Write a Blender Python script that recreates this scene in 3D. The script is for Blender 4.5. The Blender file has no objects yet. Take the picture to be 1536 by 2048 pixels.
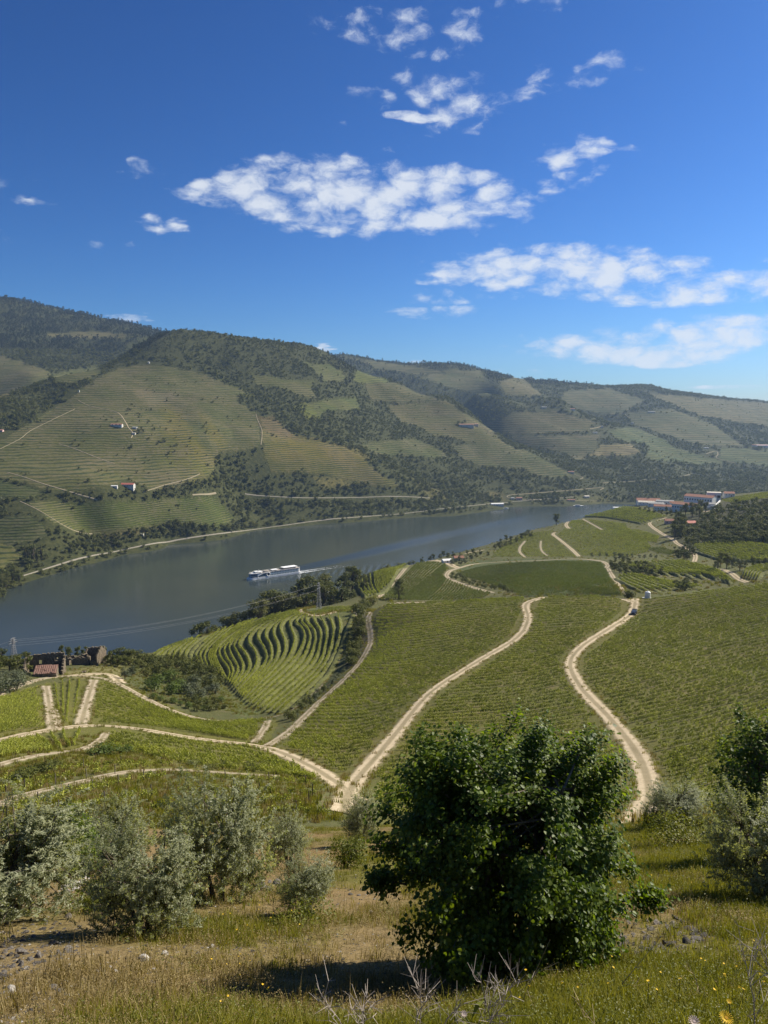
import bpy, bmesh, math, random
import numpy as np
from mathutils import Vector, Matrix

rng = np.random.default_rng(7)
random.seed(7)
SC = bpy.context.scene
COL = SC.collection

# ------------------------------------------------------------------ camera
H = 210.0                      # the viewpoint stands 210 m above the river
F = 1536.0                     # focal length in photo pixels (photo 1536 x 2048)
PITCH = math.atan((1024 - 830) / F)
cam_d = bpy.data.cameras.new('camera')
cam = bpy.data.objects.new('camera', cam_d)
COL.objects.link(cam)
cam.location = (0, 0, H)
cam.rotation_euler = (math.pi / 2 - PITCH, 0, 0)
cam_d.sensor_fit = 'HORIZONTAL'
cam_d.angle = 2 * math.atan(768 / F)
cam_d.clip_start = 0.1
cam_d.clip_end = 60000
SC.camera = cam

# ------------------------------------------------------------------ sun, sky, exposure
SUN_AZ, SUN_EL = math.radians(59), math.radians(39)      # azimuth to the right of the view
sv = Vector((math.sin(SUN_AZ) * math.cos(SUN_EL), math.cos(SUN_AZ) * math.cos(SUN_EL), math.sin(SUN_EL)))
sl = bpy.data.lights.new('sun', 'SUN')
sl.energy = 5.0
sl.angle = math.radians(0.53)
sl.color = (1.0, 0.92, 0.78)
sun = bpy.data.objects.new('sun', sl)
COL.objects.link(sun)
sun.rotation_euler = sv.to_track_quat('Z', 'Y').to_euler()
sun.location = (0, 0, 900)
SC.view_settings.view_transform = 'Standard'
SC.view_settings.look = 'None'
SC.view_settings.exposure = 0.0
SC.view_settings.gamma = 1.0
SC.cycles.use_denoising = True
SC.cycles.denoiser = 'OPENIMAGEDENOISE'
SC.cycles.denoising_input_passes = 'RGB_ALBEDO_NORMAL'
SC.cycles.denoising_prefilter = 'ACCURATE'
SC.cycles.max_bounces = 5
SC.cycles.diffuse_bounces = 2
SC.cycles.glossy_bounces = 2
SC.cycles.transmission_bounces = 2
SC.cycles.volume_bounces = 0
SC.cycles.transparent_max_bounces = 6


def px_dir(x, y):
    """pixel of the photo -> azimuth, elevation slope (dz / horizontal distance)"""
    cx = (np.asarray(x, float) - 768) / F
    cy = (1024 - np.asarray(y, float)) / F
    Y = math.cos(PITCH) + math.sin(PITCH) * cy
    Z = -math.sin(PITCH) + math.cos(PITCH) * cy
    h = np.hypot(cx, Y)
    return np.arctan2(cx, Y), Z / h


def project(X, Y, Z):
    X = np.asarray(X, float); Y = np.asarray(Y, float); Z = np.asarray(Z, float) - H
    d = math.cos(PITCH) * Y - math.sin(PITCH) * Z
    u = math.sin(PITCH) * Y + math.cos(PITCH) * Z
    d = np.where(np.abs(d) < 1e-6, 1e-6, d)
    return 768 + F * X / d, 1024 - F * u / d, d
# ------------------------------------------------------------------ node helpers and materials
def new_mat(name):
    m = bpy.data.materials.new(name)
    m.use_nodes = True
    nt = m.node_tree
    for n in list(nt.nodes):
        nt.nodes.remove(n)
    return m, nt


class NT:
    """small helper to write node graphs"""
    def __init__(s, nt):
        s.nt = nt

    def n(s, kind, **kw):
        nd = s.nt.nodes.new(kind)
        for k, v in kw.items():
            setattr(nd, k, v)
        return nd

    def put(s, sock, v):
        if hasattr(v, 'links'):
            s.nt.links.new(v, sock)
        elif v is not None:
            sock.default_value = v

    def math(s, op, a, b=None, c=None, clamp=False):
        nd = s.n('ShaderNodeMath', operation=op, use_clamp=clamp)
        s.put(nd.inputs[0], a)
        if b is not None: s.put(nd.inputs[1], b)
        if c is not None: s.put(nd.inputs[2], c)
        return nd.outputs[0]

    def vmath(s, op, a, b=None):
        nd = s.n('ShaderNodeVectorMath', operation=op)
        s.put(nd.inputs[0], a)
        if b is not None: s.put(nd.inputs[1], b)
        return nd.outputs['Value'] if op in ('LENGTH', 'DOT_PRODUCT', 'DISTANCE') else nd.outputs[0]

    def noise(s, vec, scale, detail=3.0, rough=0.55, lac=2.0):
        nd = s.n('ShaderNodeTexNoise')
        s.put(nd.inputs['Vector'], vec)
        nd.inputs['Scale'].default_value = scale
        nd.inputs['Detail'].default_value = detail
        nd.inputs['Roughness'].default_value = rough
        nd.inputs['Lacunarity'].default_value = lac
        return nd.outputs['Fac']

    def voro(s, vec, scale, out='Distance'):
        nd = s.n('ShaderNodeTexVoronoi')
        s.put(nd.inputs['Vector'], vec)
        nd.inputs['Scale'].default_value = scale
        return nd.outputs[out]

    def ramp(s, fac, stops, interp='LINEAR'):
        nd = s.n('ShaderNodeValToRGB')
        nd.color_ramp.interpolation = interp
        el = nd.color_ramp.elements
        while len(el) < len(stops):
            el.new(0.5)
        for e, (p, c) in zip(el, stops):
            e.position = p
            e.color = c if len(c) == 4 else (*c, 1)
        s.put(nd.inputs[0], fac)
        return nd.outputs[0]

    def sstep(s, v, lo, hi):
        nd = s.n('ShaderNodeMapRange', interpolation_type='SMOOTHSTEP')
        s.put(nd.inputs['Value'], v)
        s.put(nd.inputs['From Min'], lo)
        s.put(nd.inputs['From Max'], hi)
        return nd.outputs[0]

    def mix(s, f, a, b, mode='MIX'):
        nd = s.n('ShaderNodeMix', data_type='RGBA', blend_type=mode)
        s.put(nd.inputs['Factor'], f)
        for k, v in ((6, a), (7, b)):
            if isinstance(v, tuple) and len(v) == 3:
                v = (*v, 1)
            s.put(nd.inputs[k], v)
        return nd.outputs[2]

    def attr(s, name, out='Color'):
        nd = s.n('ShaderNodeAttribute', attribute_name=name)
        return nd.outputs[out]

    def bump(s, height, strength=0.5, dist=0.1, normal=None):
        nd = s.n('ShaderNodeBump')
        nd.inputs['Strength'].default_value = strength
        nd.inputs['Distance'].default_value = dist
        s.put(nd.inputs['Height'], height)
        if normal is not None: s.put(nd.inputs['Normal'], normal)
        return nd.outputs[0]

    def pos(s):
        return s.n('ShaderNodeNewGeometry').outputs['Position']

    def bsdf(s, color, rough=0.8, normal=None, spec=0.3, metal=0.0, **kw):
        nd = s.n('ShaderNodeBsdfPrincipled')
        if isinstance(color, tuple) and len(color) == 3:
            color = (*color, 1)
        s.put(nd.inputs['Base Color'], color)
        s.put(nd.inputs['Roughness'], rough)
        s.put(nd.inputs['Specular IOR Level'], spec)
        s.put(nd.inputs['Metallic'], metal)
        if normal is not None: s.put(nd.inputs['Normal'], normal)
        return nd

    def out(s, shader):
        o = s.n('ShaderNodeOutputMaterial')
        s.nt.links.new(shader, o.inputs['Surface'])
        return o


def plain(name, col, rough=0.7, var=0.15, scale=3.0, spec=0.3, metal=0.0, bump=0.0):
    """a solid colour broken up by noise in object space"""
    m, nt = new_mat(name)
    g = NT(nt)
    co = g.n('ShaderNodeTexCoord').outputs['Object']
    f = g.noise(co, scale, 4)
    c = g.mix(g.sstep(f, 0.3, 0.7), tuple(v * (1 - var) for v in col), tuple(min(1, v * (1 + var)) for v in col))
    nrm = g.bump(f, 0.6, bump) if bump else None
    b = g.bsdf(c, rough, nrm, spec, metal)
    g.out(b.outputs[0])
    return m


def leaf_mat(name, cols, rough=0.55, trans=0.35, spec=0.3, scale=0.5, flat=0.0):
    """foliage: per-plant and per-leaf variation, some light let through"""
    m, nt = new_mat(name)
    g = NT(nt)
    oi = g.n('ShaderNodeObjectInfo').outputs['Random']
    geo = g.n('ShaderNodeNewGeometry')
    isl = geo.outputs['Random Per Island']
    ns = g.noise(geo.outputs['Position'], scale, 2)
    f = g.math('ADD', g.math('MULTIPLY', isl, 0.45), g.math('ADD', g.math('MULTIPLY', oi, 0.2), g.math('MULTIPLY', ns, 0.45)))
    n = len(cols)
    c = g.ramp(f, [(0.15 + 0.7 * i / (n - 1), cols[i]) for i in range(n)])
    b = g.bsdf(c, rough, None, spec)
    tr = g.n('ShaderNodeBsdfTranslucent')
    c2 = g.mix(1.0, c, (1.5, 1.55, 0.6), 'MULTIPLY')
    g.put(tr.inputs['Color'], c2)
    mx = g.n('ShaderNodeMixShader')
    mx.inputs[0].default_value = trans
    nt.links.new(b.outputs[0], mx.inputs[1])
    nt.links.new(tr.outputs[0], mx.inputs[2])
    g.out(mx.outputs[0])
    return m


# ------------------------------------------------------------------ object helpers
def link(o, parent=None):
    COL.objects.link(o)
    if parent is not None:
        o.parent = parent
    return o


def tag(o, label=None, cat=None, group=None, kind=None):
    if label: o['label'] = label
    if cat: o['category'] = cat
    if group: o['group'] = group
    if kind: o['kind'] = kind
    return o


def empty(name, loc, rz=0.0, label=None, cat=None, group=None, scale=1.0):
    o = bpy.data.objects.new(name, None)
    o.location = loc
    o.rotation_euler = (0, 0, rz)
    o.scale = (scale,) * 3
    o.empty_display_size = 0.2
    link(o)
    return tag(o, label, cat, group)


def mesh_obj(name, verts, faces, mat, parent=None, smooth=False, kind=None):
    me = bpy.data.meshes.new(name)
    me.from_pydata([tuple(v) for v in verts], [], [tuple(f) for f in faces])
    me.update()
    return obj_of(name, me, mat, parent, smooth, kind)


def obj_of(name, me, mat, parent=None, smooth=False, kind=None):
    if mat is not None and len(me.materials) == 0:
        me.materials.append(mat)
    if smooth:
        me.shade_smooth()
    o = bpy.data.objects.new(name, me)
    link(o, parent)
    if kind: o['kind'] = kind
    return o


def np_mesh(name, V, Fc, nside):
    """fast mesh from numpy arrays, all faces with nside corners"""
    me = bpy.data.meshes.new(name)
    V = np.ascontiguousarray(V, np.float32); Fc = np.ascontiguousarray(Fc, np.int32)
    me.vertices.add(len(V)); me.vertices.foreach_set('co', V.ravel())
    nf = len(Fc)
    me.loops.add(nf * nside); me.loops.foreach_set('vertex_index', Fc.ravel())
    me.polygons.add(nf)
    me.polygons.foreach_set('loop_start', np.arange(0, nf * nside, nside, dtype=np.int32))
    me.update(calc_edges=True)
    return me


def set_attr(me, name, arr, typ):
    a = me.attributes.new(name, typ, 'POINT')
    arr = np.ascontiguousarray(arr, np.int32 if typ == 'INT' else np.float32)
    a.data.foreach_set({'FLOAT': 'value', 'INT': 'value', 'FLOAT_VECTOR': 'vector', 'FLOAT_COLOR': 'color'}[typ], arr.ravel())


class MB:
    """collects boxes, prisms and tubes into one mesh"""
    def __init__(s):
        s.v = []; s.f = []

    def add(s, v, f):
        b = len(s.v)
        s.v += [tuple(p) for p in v]
        s.f += [tuple(i + b for i in q) for q in f]
        return s

    def box(s, x0, x1, y0, y1, z0, z1):
        v = [(x0, y0, z0), (x1, y0, z0), (x1, y1, z0), (x0, y1, z0), (x0, y0, z1), (x1, y0, z1), (x1, y1, z1), (x0, y1, z1)]
        f = [(3, 2, 1, 0), (4, 5, 6, 7), (0, 1, 5, 4), (1, 2, 6, 5), (2, 3, 7, 6), (3, 0, 4, 7)]
        return s.add(v, f)

    def prism(s, prof, y0, y1, axis='y'):
        """extrude a closed (a, z) outline along y (or x)"""
        n = len(prof)
        if axis == 'y':
            v = [(a, y0, z) for a, z in prof] + [(a, y1, z) for a, z in prof]
        else:
            v = [(y0, a, z) for a, z in prof] + [(y1, a, z) for a, z in prof]
        f = [tuple(range(n))[::-1], tuple(range(n, 2 * n))]
        f += [(i, (i + 1) % n, n + (i + 1) % n, n + i) for i in range(n)]
        return s.add(v, f)

    def tube(s, pts, rad, n=6, cap=True):
        pts = [Vector(p) for p in pts]
        if not hasattr(rad, '__len__'):
            rad = [rad] * len(pts)
        rings = []
        for i, p in enumerate(pts):
            t = (pts[min(i + 1, len(pts) - 1)] - pts[max(i - 1, 0)]).normalized()
            u = t.cross(Vector((0, 0, 1)))
            if u.length < 1e-3: u = t.cross(Vector((1, 0, 0)))
            u.normalize(); w = t.cross(u)
            rings.append([p + (u * math.cos(2 * math.pi * k / n) + w * math.sin(2 * math.pi * k / n)) * rad[i] for k in range(n)])
        v = [q for r in rings for q in r]
        f = []
        for i in range(len(pts) - 1):
            for k in range(n):
                f.append((i * n + k, i * n + (k + 1) % n, (i + 1) * n + (k + 1) % n, (i + 1) * n + k))
        if cap:
            f.append(tuple(range(n))[::-1]); f.append(tuple((len(pts) - 1) * n + k for k in range(n)))
        return s.add(v, f)

    def lathe(s, prof, n=20, c=(0, 0)):
        v = []; f = []
        for r, z in prof:
            for k in range(n):
                a = 2 * math.pi * k / n
                v.append((c[0] + r * math.cos(a), c[1] + r * math.sin(a), z))
        for i in range(len(prof) - 1):
            for k in range(n):
                f.append((i * n + k, i * n + (k + 1) % n, (i + 1) * n + (k + 1) % n, (i + 1) * n + k))
        return s.add(v, f)

    def mesh(s, name):
        me = bpy.data.meshes.new(name)
        me.from_pydata(s.v, [], s.f)
        me.update()
        return me

    def build(s, name, mat, parent=None, smooth=False, kind=None):
        return obj_of(name, s.mesh(name), mat, parent, smooth, kind)


def copy_tree(o, parent=None):
    c = o.copy()
    COL.objects.link(c)
    c.parent = parent
    for ch in list(o.children):
        copy_tree(ch, c)
    return c
# ------------------------------------------------------------------ world: sky with thin broken clouds
EXPO = 0.72
SKY = 0.0705
W = bpy.data.worlds.new('World')
SC.world = W
W.use_nodes = True
W.cycles.sampling_method = 'MANUAL'
W.cycles.sample_map_resolution = 512
wt = W.node_tree
for n in list(wt.nodes):
    wt.nodes.remove(n)


def build_world():
    g = NT(wt)
    sky = g.n('ShaderNodeTexSky', sky_type='NISHITA')
    sky.sun_disc = False
    sky.sun_elevation = SUN_EL
    sky.sun_rotation = SUN_AZ
    sky.altitude = 300
    sky.air_density = 1.0
    sky.dust_density = 0.6
    sky.ozone_density = 3.0
    # the deep blue of the photo: contrast raised per colour, about this exposure
    k = SKY * 2 ** EXPO
    sp = g.n('ShaderNodeSeparateColor'); g.put(sp.inputs[0], sky.outputs[0])
    cc = g.n('ShaderNodeCombineColor')
    for i, (a, p) in enumerate(((.50, 1.85), (.70, 1.527), (1.04, 1.46))):
        v = g.math('MINIMUM', g.math('MULTIPLY', sp.outputs[i], k), 1.3)
        g.put(cc.inputs[i], g.math('MULTIPLY', g.math('POWER', v, p), a / k))
    skyc = cc.outputs[0]
    d = g.n('ShaderNodeTexCoord').outputs['Generated']
    xyz = g.n('ShaderNodeSeparateXYZ'); g.put(xyz.inputs[0], d)
    dz = g.math('MAXIMUM', xyz.outputs[2], 0.025)
    px = g.math('DIVIDE', xyz.outputs[0], dz)
    py = g.math('DIVIDE', xyz.outputs[1], dz)
    cb = g.n('ShaderNodeCombineXYZ'); g.put(cb.inputs[0], px); g.put(cb.inputs[1], py)
    p = cb.outputs[0]

    def plane(x, y):
        a, e = px_dir(x, y)
        e = max(float(e), 0.03)
        return math.sin(a) / e, math.cos(a) / e
    # cloud fields: centre px, half width px, half height px, tilt, strength
    fields = [(770, 395, 330, 85, 0, 1.0), (460, 392, 95, 40, 0, .95), (600, 375, 210, 80, 0, 1.0), (880, 380, 200, 75, 0, .95), (330, 446, 75, 24, 0, .8), (925, 190, 130, 80, 0, .82),
              (800, 226, 75, 26, 0, .95), (690, 188, 90, 40, 0, .65), (1035, 188, 70, 28, 0, .6), (830, 50, 160, 75, 0, .68), (940, 12, 130, 40, 0, .66),
              (1175, 140, 110, 65, 0, .74), (1145, 315, 85, 66, 0, .82), (1070, 535, 260, 52, 0, 1.0), (1200, 550, 220, 60, 0, 1.0), (1420, 570, 240, 48, 0, .95),
              (880, 625, 110, 18, 0, .8), (1280, 686, 270, 48, 0, 1.0), (1480, 655, 150, 48, 0, 1.0), (1330, 715, 130, 26, 0, 1.0), (880, 592, 130, 22, 0, .62), (280, 335, 50, 18, 0, .72), (5, 378, 55, 40, 0, .62), (5, 475, 70, 22, 0, .6),
              (645, 262, 60, 16, 0, .5), (225, 488, 60, 16, 0, .5), (650, 695, 22, 12, 0, .95), (255, 635, 60, 12, 0, .8), (840, 728, 60, 10, 0, .8), (1480, 790, 120, 22, 0, .8), (1000, 745, 200, 14, 0, .5)]
    wp = g.vmath('MULTIPLY_ADD' if False else 'ADD', p, g.vmath('SCALE', p) if False else (0, 0, 0))
    # ragged outlines: the place where the mask is read is pushed about by noise
    warp = g.n('ShaderNodeTexNoise'); warp.inputs['Scale'].default_value = 3.2; warp.inputs['Detail'].default_value = 3
    g.put(warp.inputs['Vector'], p)
    wv = g.vmath('SUBTRACT', warp.outputs['Color'], (0.5, 0.5, 0.5))
    wsc = g.n('ShaderNodeVectorMath', operation='SCALE'); g.put(wsc.inputs[0], wv); wsc.inputs['Scale'].default_value = 0.55
    q = g.vmath('ADD', p, wsc.outputs[0])
    # the layer goes on thinly all over the sky
    allover = g.math('MULTIPLY', g.sstep(g.noise(p, 0.23, 2), 0.55, 0.75), 0.45)
    inview = g.sstep(g.math('ABSOLUTE', g.math('SUBTRACT', g.math('DIVIDE', px, g.math('MAXIMUM', g.math('ABSOLUTE', py), 0.2)), 0.0)), 0.5, 0.75)
    back = g.math('LESS_THAN', py, 0.0)
    mask = g.math('MULTIPLY', allover, g.math('MAXIMUM', inview, back))
    for (x, y, wx, wy, t, s) in fields:
        cx, cy = plane(x, y)
        r0 = math.hypot(cx, cy)
        near_ = math.hypot(*plane(x, y - wy)); far_ = math.hypot(*plane(x, y + wy))
        rr = (far_ - near_) / 2 * 1.15
        cx, cy = cx * (near_ + far_) / 2 / r0, cy * (near_ + far_) / 2 / r0
        rx = wx / F * r0 * 1.15
        a = math.atan2(cx, cy)
        mp = g.n('ShaderNodeMapping', vector_type='TEXTURE')
        g.put(mp.inputs['Vector'], q)
        mp.inputs['Location'].default_value = (cx, cy, 0)
        mp.inputs['Rotation'].default_value = (0, 0, -a)
        mp.inputs['Scale'].default_value = (rx, rr, 1)
        ln = g.vmath('LENGTH', mp.outputs[0])
        m = g.math('MULTIPLY', g.math('SUBTRACT', 1.0, g.sstep(ln, 0.45, 1.25)), s)
        mask = g.math('MAXIMUM', mask, m)
    # cloudlets: their height makes them look rounder than flat patches, so the pattern is drawn out away from the viewer
    az = g.math('ARCTAN2', xyz.outputs[0], xyz.outputs[1])
    cq = g.n('ShaderNodeCombineXYZ'); g.put(cq.inputs[0], az); g.put(cq.inputs[1], g.math('MULTIPLY', xyz.outputs[2], 1.9))
    t_ = cq.outputs[0]
    wn = g.n('ShaderNodeTexNoise'); wn.inputs['Scale'].default_value = 26; wn.inputs['Detail'].default_value = 3; g.put(wn.inputs['Vector'], t_)
    ws = g.n('ShaderNodeVectorMath', operation='SCALE'); g.put(ws.inputs[0], g.vmath('SUBTRACT', wn.outputs['Color'], (.5, .5, .5))); ws.inputs['Scale'].default_value = 0.035
    t2 = g.vmath('ADD', t_, ws.outputs[0])
    v1 = g.n('ShaderNodeTexVoronoi', feature='SMOOTH_F1'); g.put(v1.inputs['Vector'], t2); v1.inputs['Scale'].default_value = 30; v1.inputs['Smoothness'].default_value = 0.3
    n1 = g.noise(t2, 13.0, 7, 0.6)
    n2 = g.noise(t2, 95.0, 6, 0.68)
    tex = g.math('ADD', g.math('MULTIPLY', g.math('SUBTRACT', n1, 0.5), 0.9), g.math('ADD', g.math('MULTIPLY', g.math('SUBTRACT', n2, 0.5), 0.75), g.math('MULTIPLY', g.math('SUBTRACT', 0.42, v1.outputs['Distance']), 0.85)))
    dens = g.sstep(g.math('ADD', g.math('MULTIPLY', mask, 1.15), g.math('MULTIPLY', tex, 0.95)), 0.62, 1.34)
    dens = g.math('MULTIPLY', dens, 0.9)
    lit = 1 / k
    tint = g.mix(dens, (.62 * lit, .72 * lit, .90 * lit), (.80 * lit, .84 * lit, .90 * lit))
    col = g.mix(dens, skyc, tint)
    bg = g.n('ShaderNodeBackground')
    g.put(bg.inputs['Color'], col)
    bg.inputs['Strength'].default_value = SKY
    o = g.n('ShaderNodeOutputWorld')
    wt.links.new(bg.outputs[0], o.inputs['Surface'])


build_world()
SC.view_settings.exposure = EXPO
# ------------------------------------------------------------------ terrain: two height fields in log-polar coordinates
def tps_fit(P, v, lam=1e-4):
    n = len(P)
    d2 = ((P[:, None] - P[None]) ** 2).sum(-1)
    K = np.where(d2 > 0, 0.5 * d2 * np.log(np.maximum(d2, 1e-12)), 0) + lam * np.eye(n)
    A = np.zeros((n + 3, n + 3))
    A[:n, :n] = K
    A[:n, n] = 1; A[:n, n + 1:] = P
    A[n:, :n] = A[:n, n:].T
    w = np.linalg.solve(A, np.concatenate([v, np.zeros(3)]))
    return P, w


def tps_eval(fit, Q):
    P, w = fit
    out = np.empty(len(Q))
    for i in range(0, len(Q), 40000):
        q = Q[i:i + 40000]
        d2 = (q[:, 0:1] - P[None, :, 0]) ** 2 + (q[:, 1:2] - P[None, :, 1]) ** 2
        np.maximum(d2, 1e-12, out=d2)
        out[i:i + 40000] = (0.5 * d2 * np.log(d2)) @ w[:-3] + w[-3] + q @ w[-2:]
    return out


def value_noise(X, Y, seed=0):
    """smooth 2-D noise in -1..1"""
    r = np.random.default_rng(seed)
    T = r.uniform(-1, 1, (256, 256))
    xi = np.floor(X).astype(int); yi = np.floor(Y).astype(int)
    fx = X - xi; fy = Y - yi
    fx = fx * fx * (3 - 2 * fx); fy = fy * fy * (3 - 2 * fy)
    a = T[xi % 256, yi % 256]; b = T[(xi + 1) % 256, yi % 256]
    c = T[xi % 256, (yi + 1) % 256]; d = T[(xi + 1) % 256, (yi + 1) % 256]
    return (a * (1 - fx) + b * fx) * (1 - fy) + (c * (1 - fx) + d * fx) * fy


# near hillside.  (x px, y px, metres away) of ground that the photo shows
NEAR = [
 # bank under the camera
 (0, 2048, 4.6), (400, 2048, 4.4), (768, 2048, 4.3), (1150, 2048, 4.3), (1536, 2048, 4.4),
 (0, 1950, 6.6), (450, 1950, 6.4), (900, 1950, 6.3), (1250, 1950, 6.3), (1536, 1950, 6.4),
 (0, 1860, 9.5), (400, 1850, 9.5), (800, 1850, 9.3), (1250, 1850, 9.2), (1536, 1850, 9.2),
 (0, 1780, 14), (350, 1780, 14.2), (720, 1780, 13.8), (1300, 1770, 13.5), (1536, 1770, 13.5),
 (0, 1715, 24), (350, 1715, 24), (680, 1710, 23), (1000, 1705, 22), (1300, 1700, 21), (1536, 1695, 21),
 (0, 1675, 42), (350, 1668, 42), (680, 1658, 40), (1000, 1656, 38), (1300, 1652, 35), (1536, 1640, 33),
 # rows of the near vineyard, left
 (0, 1625, 82), (200, 1605, 86), (400, 1590, 88), (640, 1600, 84), (-250, 1640, 85),
 (0, 1545, 122), (200, 1530, 128), (400, 1528, 130), (560, 1530, 132), (660, 1558, 118), (-250, 1560, 118),
 (0, 1480, 165), (100, 1460, 180), (200, 1452, 188), (320, 1460, 184), (430, 1476, 174), (530, 1492, 162), (-250, 1510, 150),
 # the track round the gully head and the fields above it
 (0, 1390, 250), (80, 1370, 262), (200, 1356, 272), (245, 1368, 264), (330, 1412, 240), (400, 1436, 228), (480, 1440, 224), (560, 1430, 224), (-250, 1420, 225),
 # middle track and its two fields
 (715, 1560, 114), (790, 1470, 151), (860, 1388, 190), (960, 1322, 232), (1035, 1274, 262), (1055, 1225, 298), (1080, 1197, 322),
 (555, 1490, 165), (640, 1402, 214), (700, 1345, 249), (735, 1300, 281), (740, 1240, 322), (772, 1211, 345),
 (900, 1203, 335), (880, 1260, 282), (780, 1340, 238), (680, 1460, 170),
 # right track and the fields beside it
 (1275, 1632, 85), (1300, 1585, 104), (1275, 1515, 132), (1222, 1440, 161), (1165, 1380, 188), (1140, 1330, 217), (1165, 1295, 242), (1215, 1262, 272), (1262, 1228, 312), (1270, 1198, 342),
 (1170, 1194, 332), (1150, 1240, 282), (1000, 1400, 180), (1000, 1500, 138), (950, 1600, 100), (1150, 1560, 112), (1100, 1640, 78),
 (1536, 1167, 350), (1420, 1180, 345), (1536, 1240, 280), (1400, 1270, 262), (1536, 1330, 220), (1380, 1360, 196), (1536, 1430, 168), (1400, 1460, 152),
 (1536, 1540, 118), (1420, 1600, 96), (1800, 1145, 360), (1800, 1300, 230), (1800, 1500, 125),
 # bowl of the curved terraces
 (450, 1425, 236), (540, 1418, 238), (620, 1380, 252), (660, 1350, 270), (690, 1300, 305), (708, 1250, 350), (712, 1222, 388),
 (600, 1340, 285), (520, 1370, 268), (450, 1370, 282), (470, 1320, 320), (560, 1290, 330), (640, 1260, 345), (600, 1222, 398), (560, 1238, 385),
 (500, 1250, 392), (430, 1268, 398), (360, 1288, 396), (300, 1308, 390), (380, 1320, 350), (330, 1345, 318), (280, 1352, 300), (390, 1370, 290), (350, 1390, 264), (420, 1410, 245),
 (680, 1218, 410), (640, 1224, 398),
 # spur with the ruins
 (210, 1338, 300), (110, 1340, 318), (0, 1345, 312), (60, 1322, 345), (160, 1312, 350), (230, 1318, 338), (0, 1318, 352), (-250, 1370, 300),
 # fields beyond the first crest
 (790, 1194, 470), (740, 1192, 500), (720, 1160, 590), (800, 1150, 560), (880, 1122, 690), (850, 1160, 545), (960, 1180, 498),
 (980, 1150, 575), (1040, 1122, 690), (940, 1125, 690), (1190, 1122, 650), (1100, 1150, 540), (1225, 1175, 450), (1100, 1192, 425),
 (1000, 1104, 765), (1000, 1085, 860), (1060, 1062, 960), (1110, 1050, 1010), (1140, 1092, 800), (1160, 1112, 715), (1200, 1060, 900), (1200, 1030, 1030), (1270, 1012, 1120),
 (1290, 1095, 745), (1290, 1060, 860), (1330, 1040, 930), (1330, 1012, 1080), (1400, 1010, 1080), (1440, 995, 1110),
 (1340, 1110, 670), (1450, 1090, 690), (1536, 1085, 690), (1450, 1045, 830), (1536, 1030, 860), (1490, 1003, 1010), (1536, 990, 1050), (1800, 970, 1000), (1800, 1060, 700),
 (1250, 1165, 485), (1300, 1150, 530), (1400, 1160, 505), (1536, 1150, 510), (1400, 1125, 600), (1536, 1115, 610), (1330, 1130, 590),
]
# ground the photo hides: (x px, metres away, height above the river)
NEAR_H = [
 (0, 2.0, 207.9), (768, 2.0, 208.0), (1536, 2.0, 207.9), (-500, 2.0, 208), (2000, 2, 208), (0, 1.0, 208.4), (768, 1.0, 208.4), (1536, 1, 208.4),
 (-500, 10, 203.8), (2000, 10, 204), (-500, 40, 189), (2000, 40, 190), (-500, 100, 162), (2000, 100, 162),
 (768, 60, 175.5), (400, 60, 175), (1150, 55, 178.5), (900, 75, 166), (0, 60, 175), (1300, 60, 176),
 (1270, 400, 108), (1420, 415, 110), (1100, 375, 114), (900, 395, 107), (760, 410, 103), (1700, 420, 116), (1536, 420, 112),
 (0, 400, 78), (150, 410, 78), (250, 420, 70), (350, 450, 72), (450, 470, 73), (550, 480, 78), (650, 480, 86), (720, 470, 98), (-250, 380, 72),
 (0, 470, 30), (150, 490, 26), (300, 530, 22), (450, 560, 34), (560, 600, 40), (640, 640, 48), (700, 700, 50),
 (0, 560, -3), (150, 590, -4), (300, 640, -4), (430, 690, -4), (540, 760, -4), (640, 850, -4), (740, 930, -3), (-250, 480, 10), (-250, 560, -4),
 (640, 740, 22), (740, 800, 34), (820, 880, 30), (900, 1000, 14),
 (820, 1040, -4), (900, 1120, -4), (1000, 1180, 4), (1100, 1260, 22), (1000, 1320, -5), (1100, 1450, -5), (1200, 1350, 30), (1200, 1560, -5), (1300, 1350, 40), (1300, 1620, -5), (1450, 1350, 60), (1450, 1700, -5), (1600, 1350, 70), (1600, 1750, -5), (2000, 1300, 90), (2000, 1800, -5),
 (0, 900, -20), (400, 1000, -20), (700, 1300, -22), (900, 1500, -22), (1200, 2000, -25), (1536, 2200, -25), (2000, 2300, -25),
 (-600, 300, 70), (-600, 500, -5), (-600, 700, -20), (2200, 400, 120), (2200, 700, 112),
]
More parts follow.
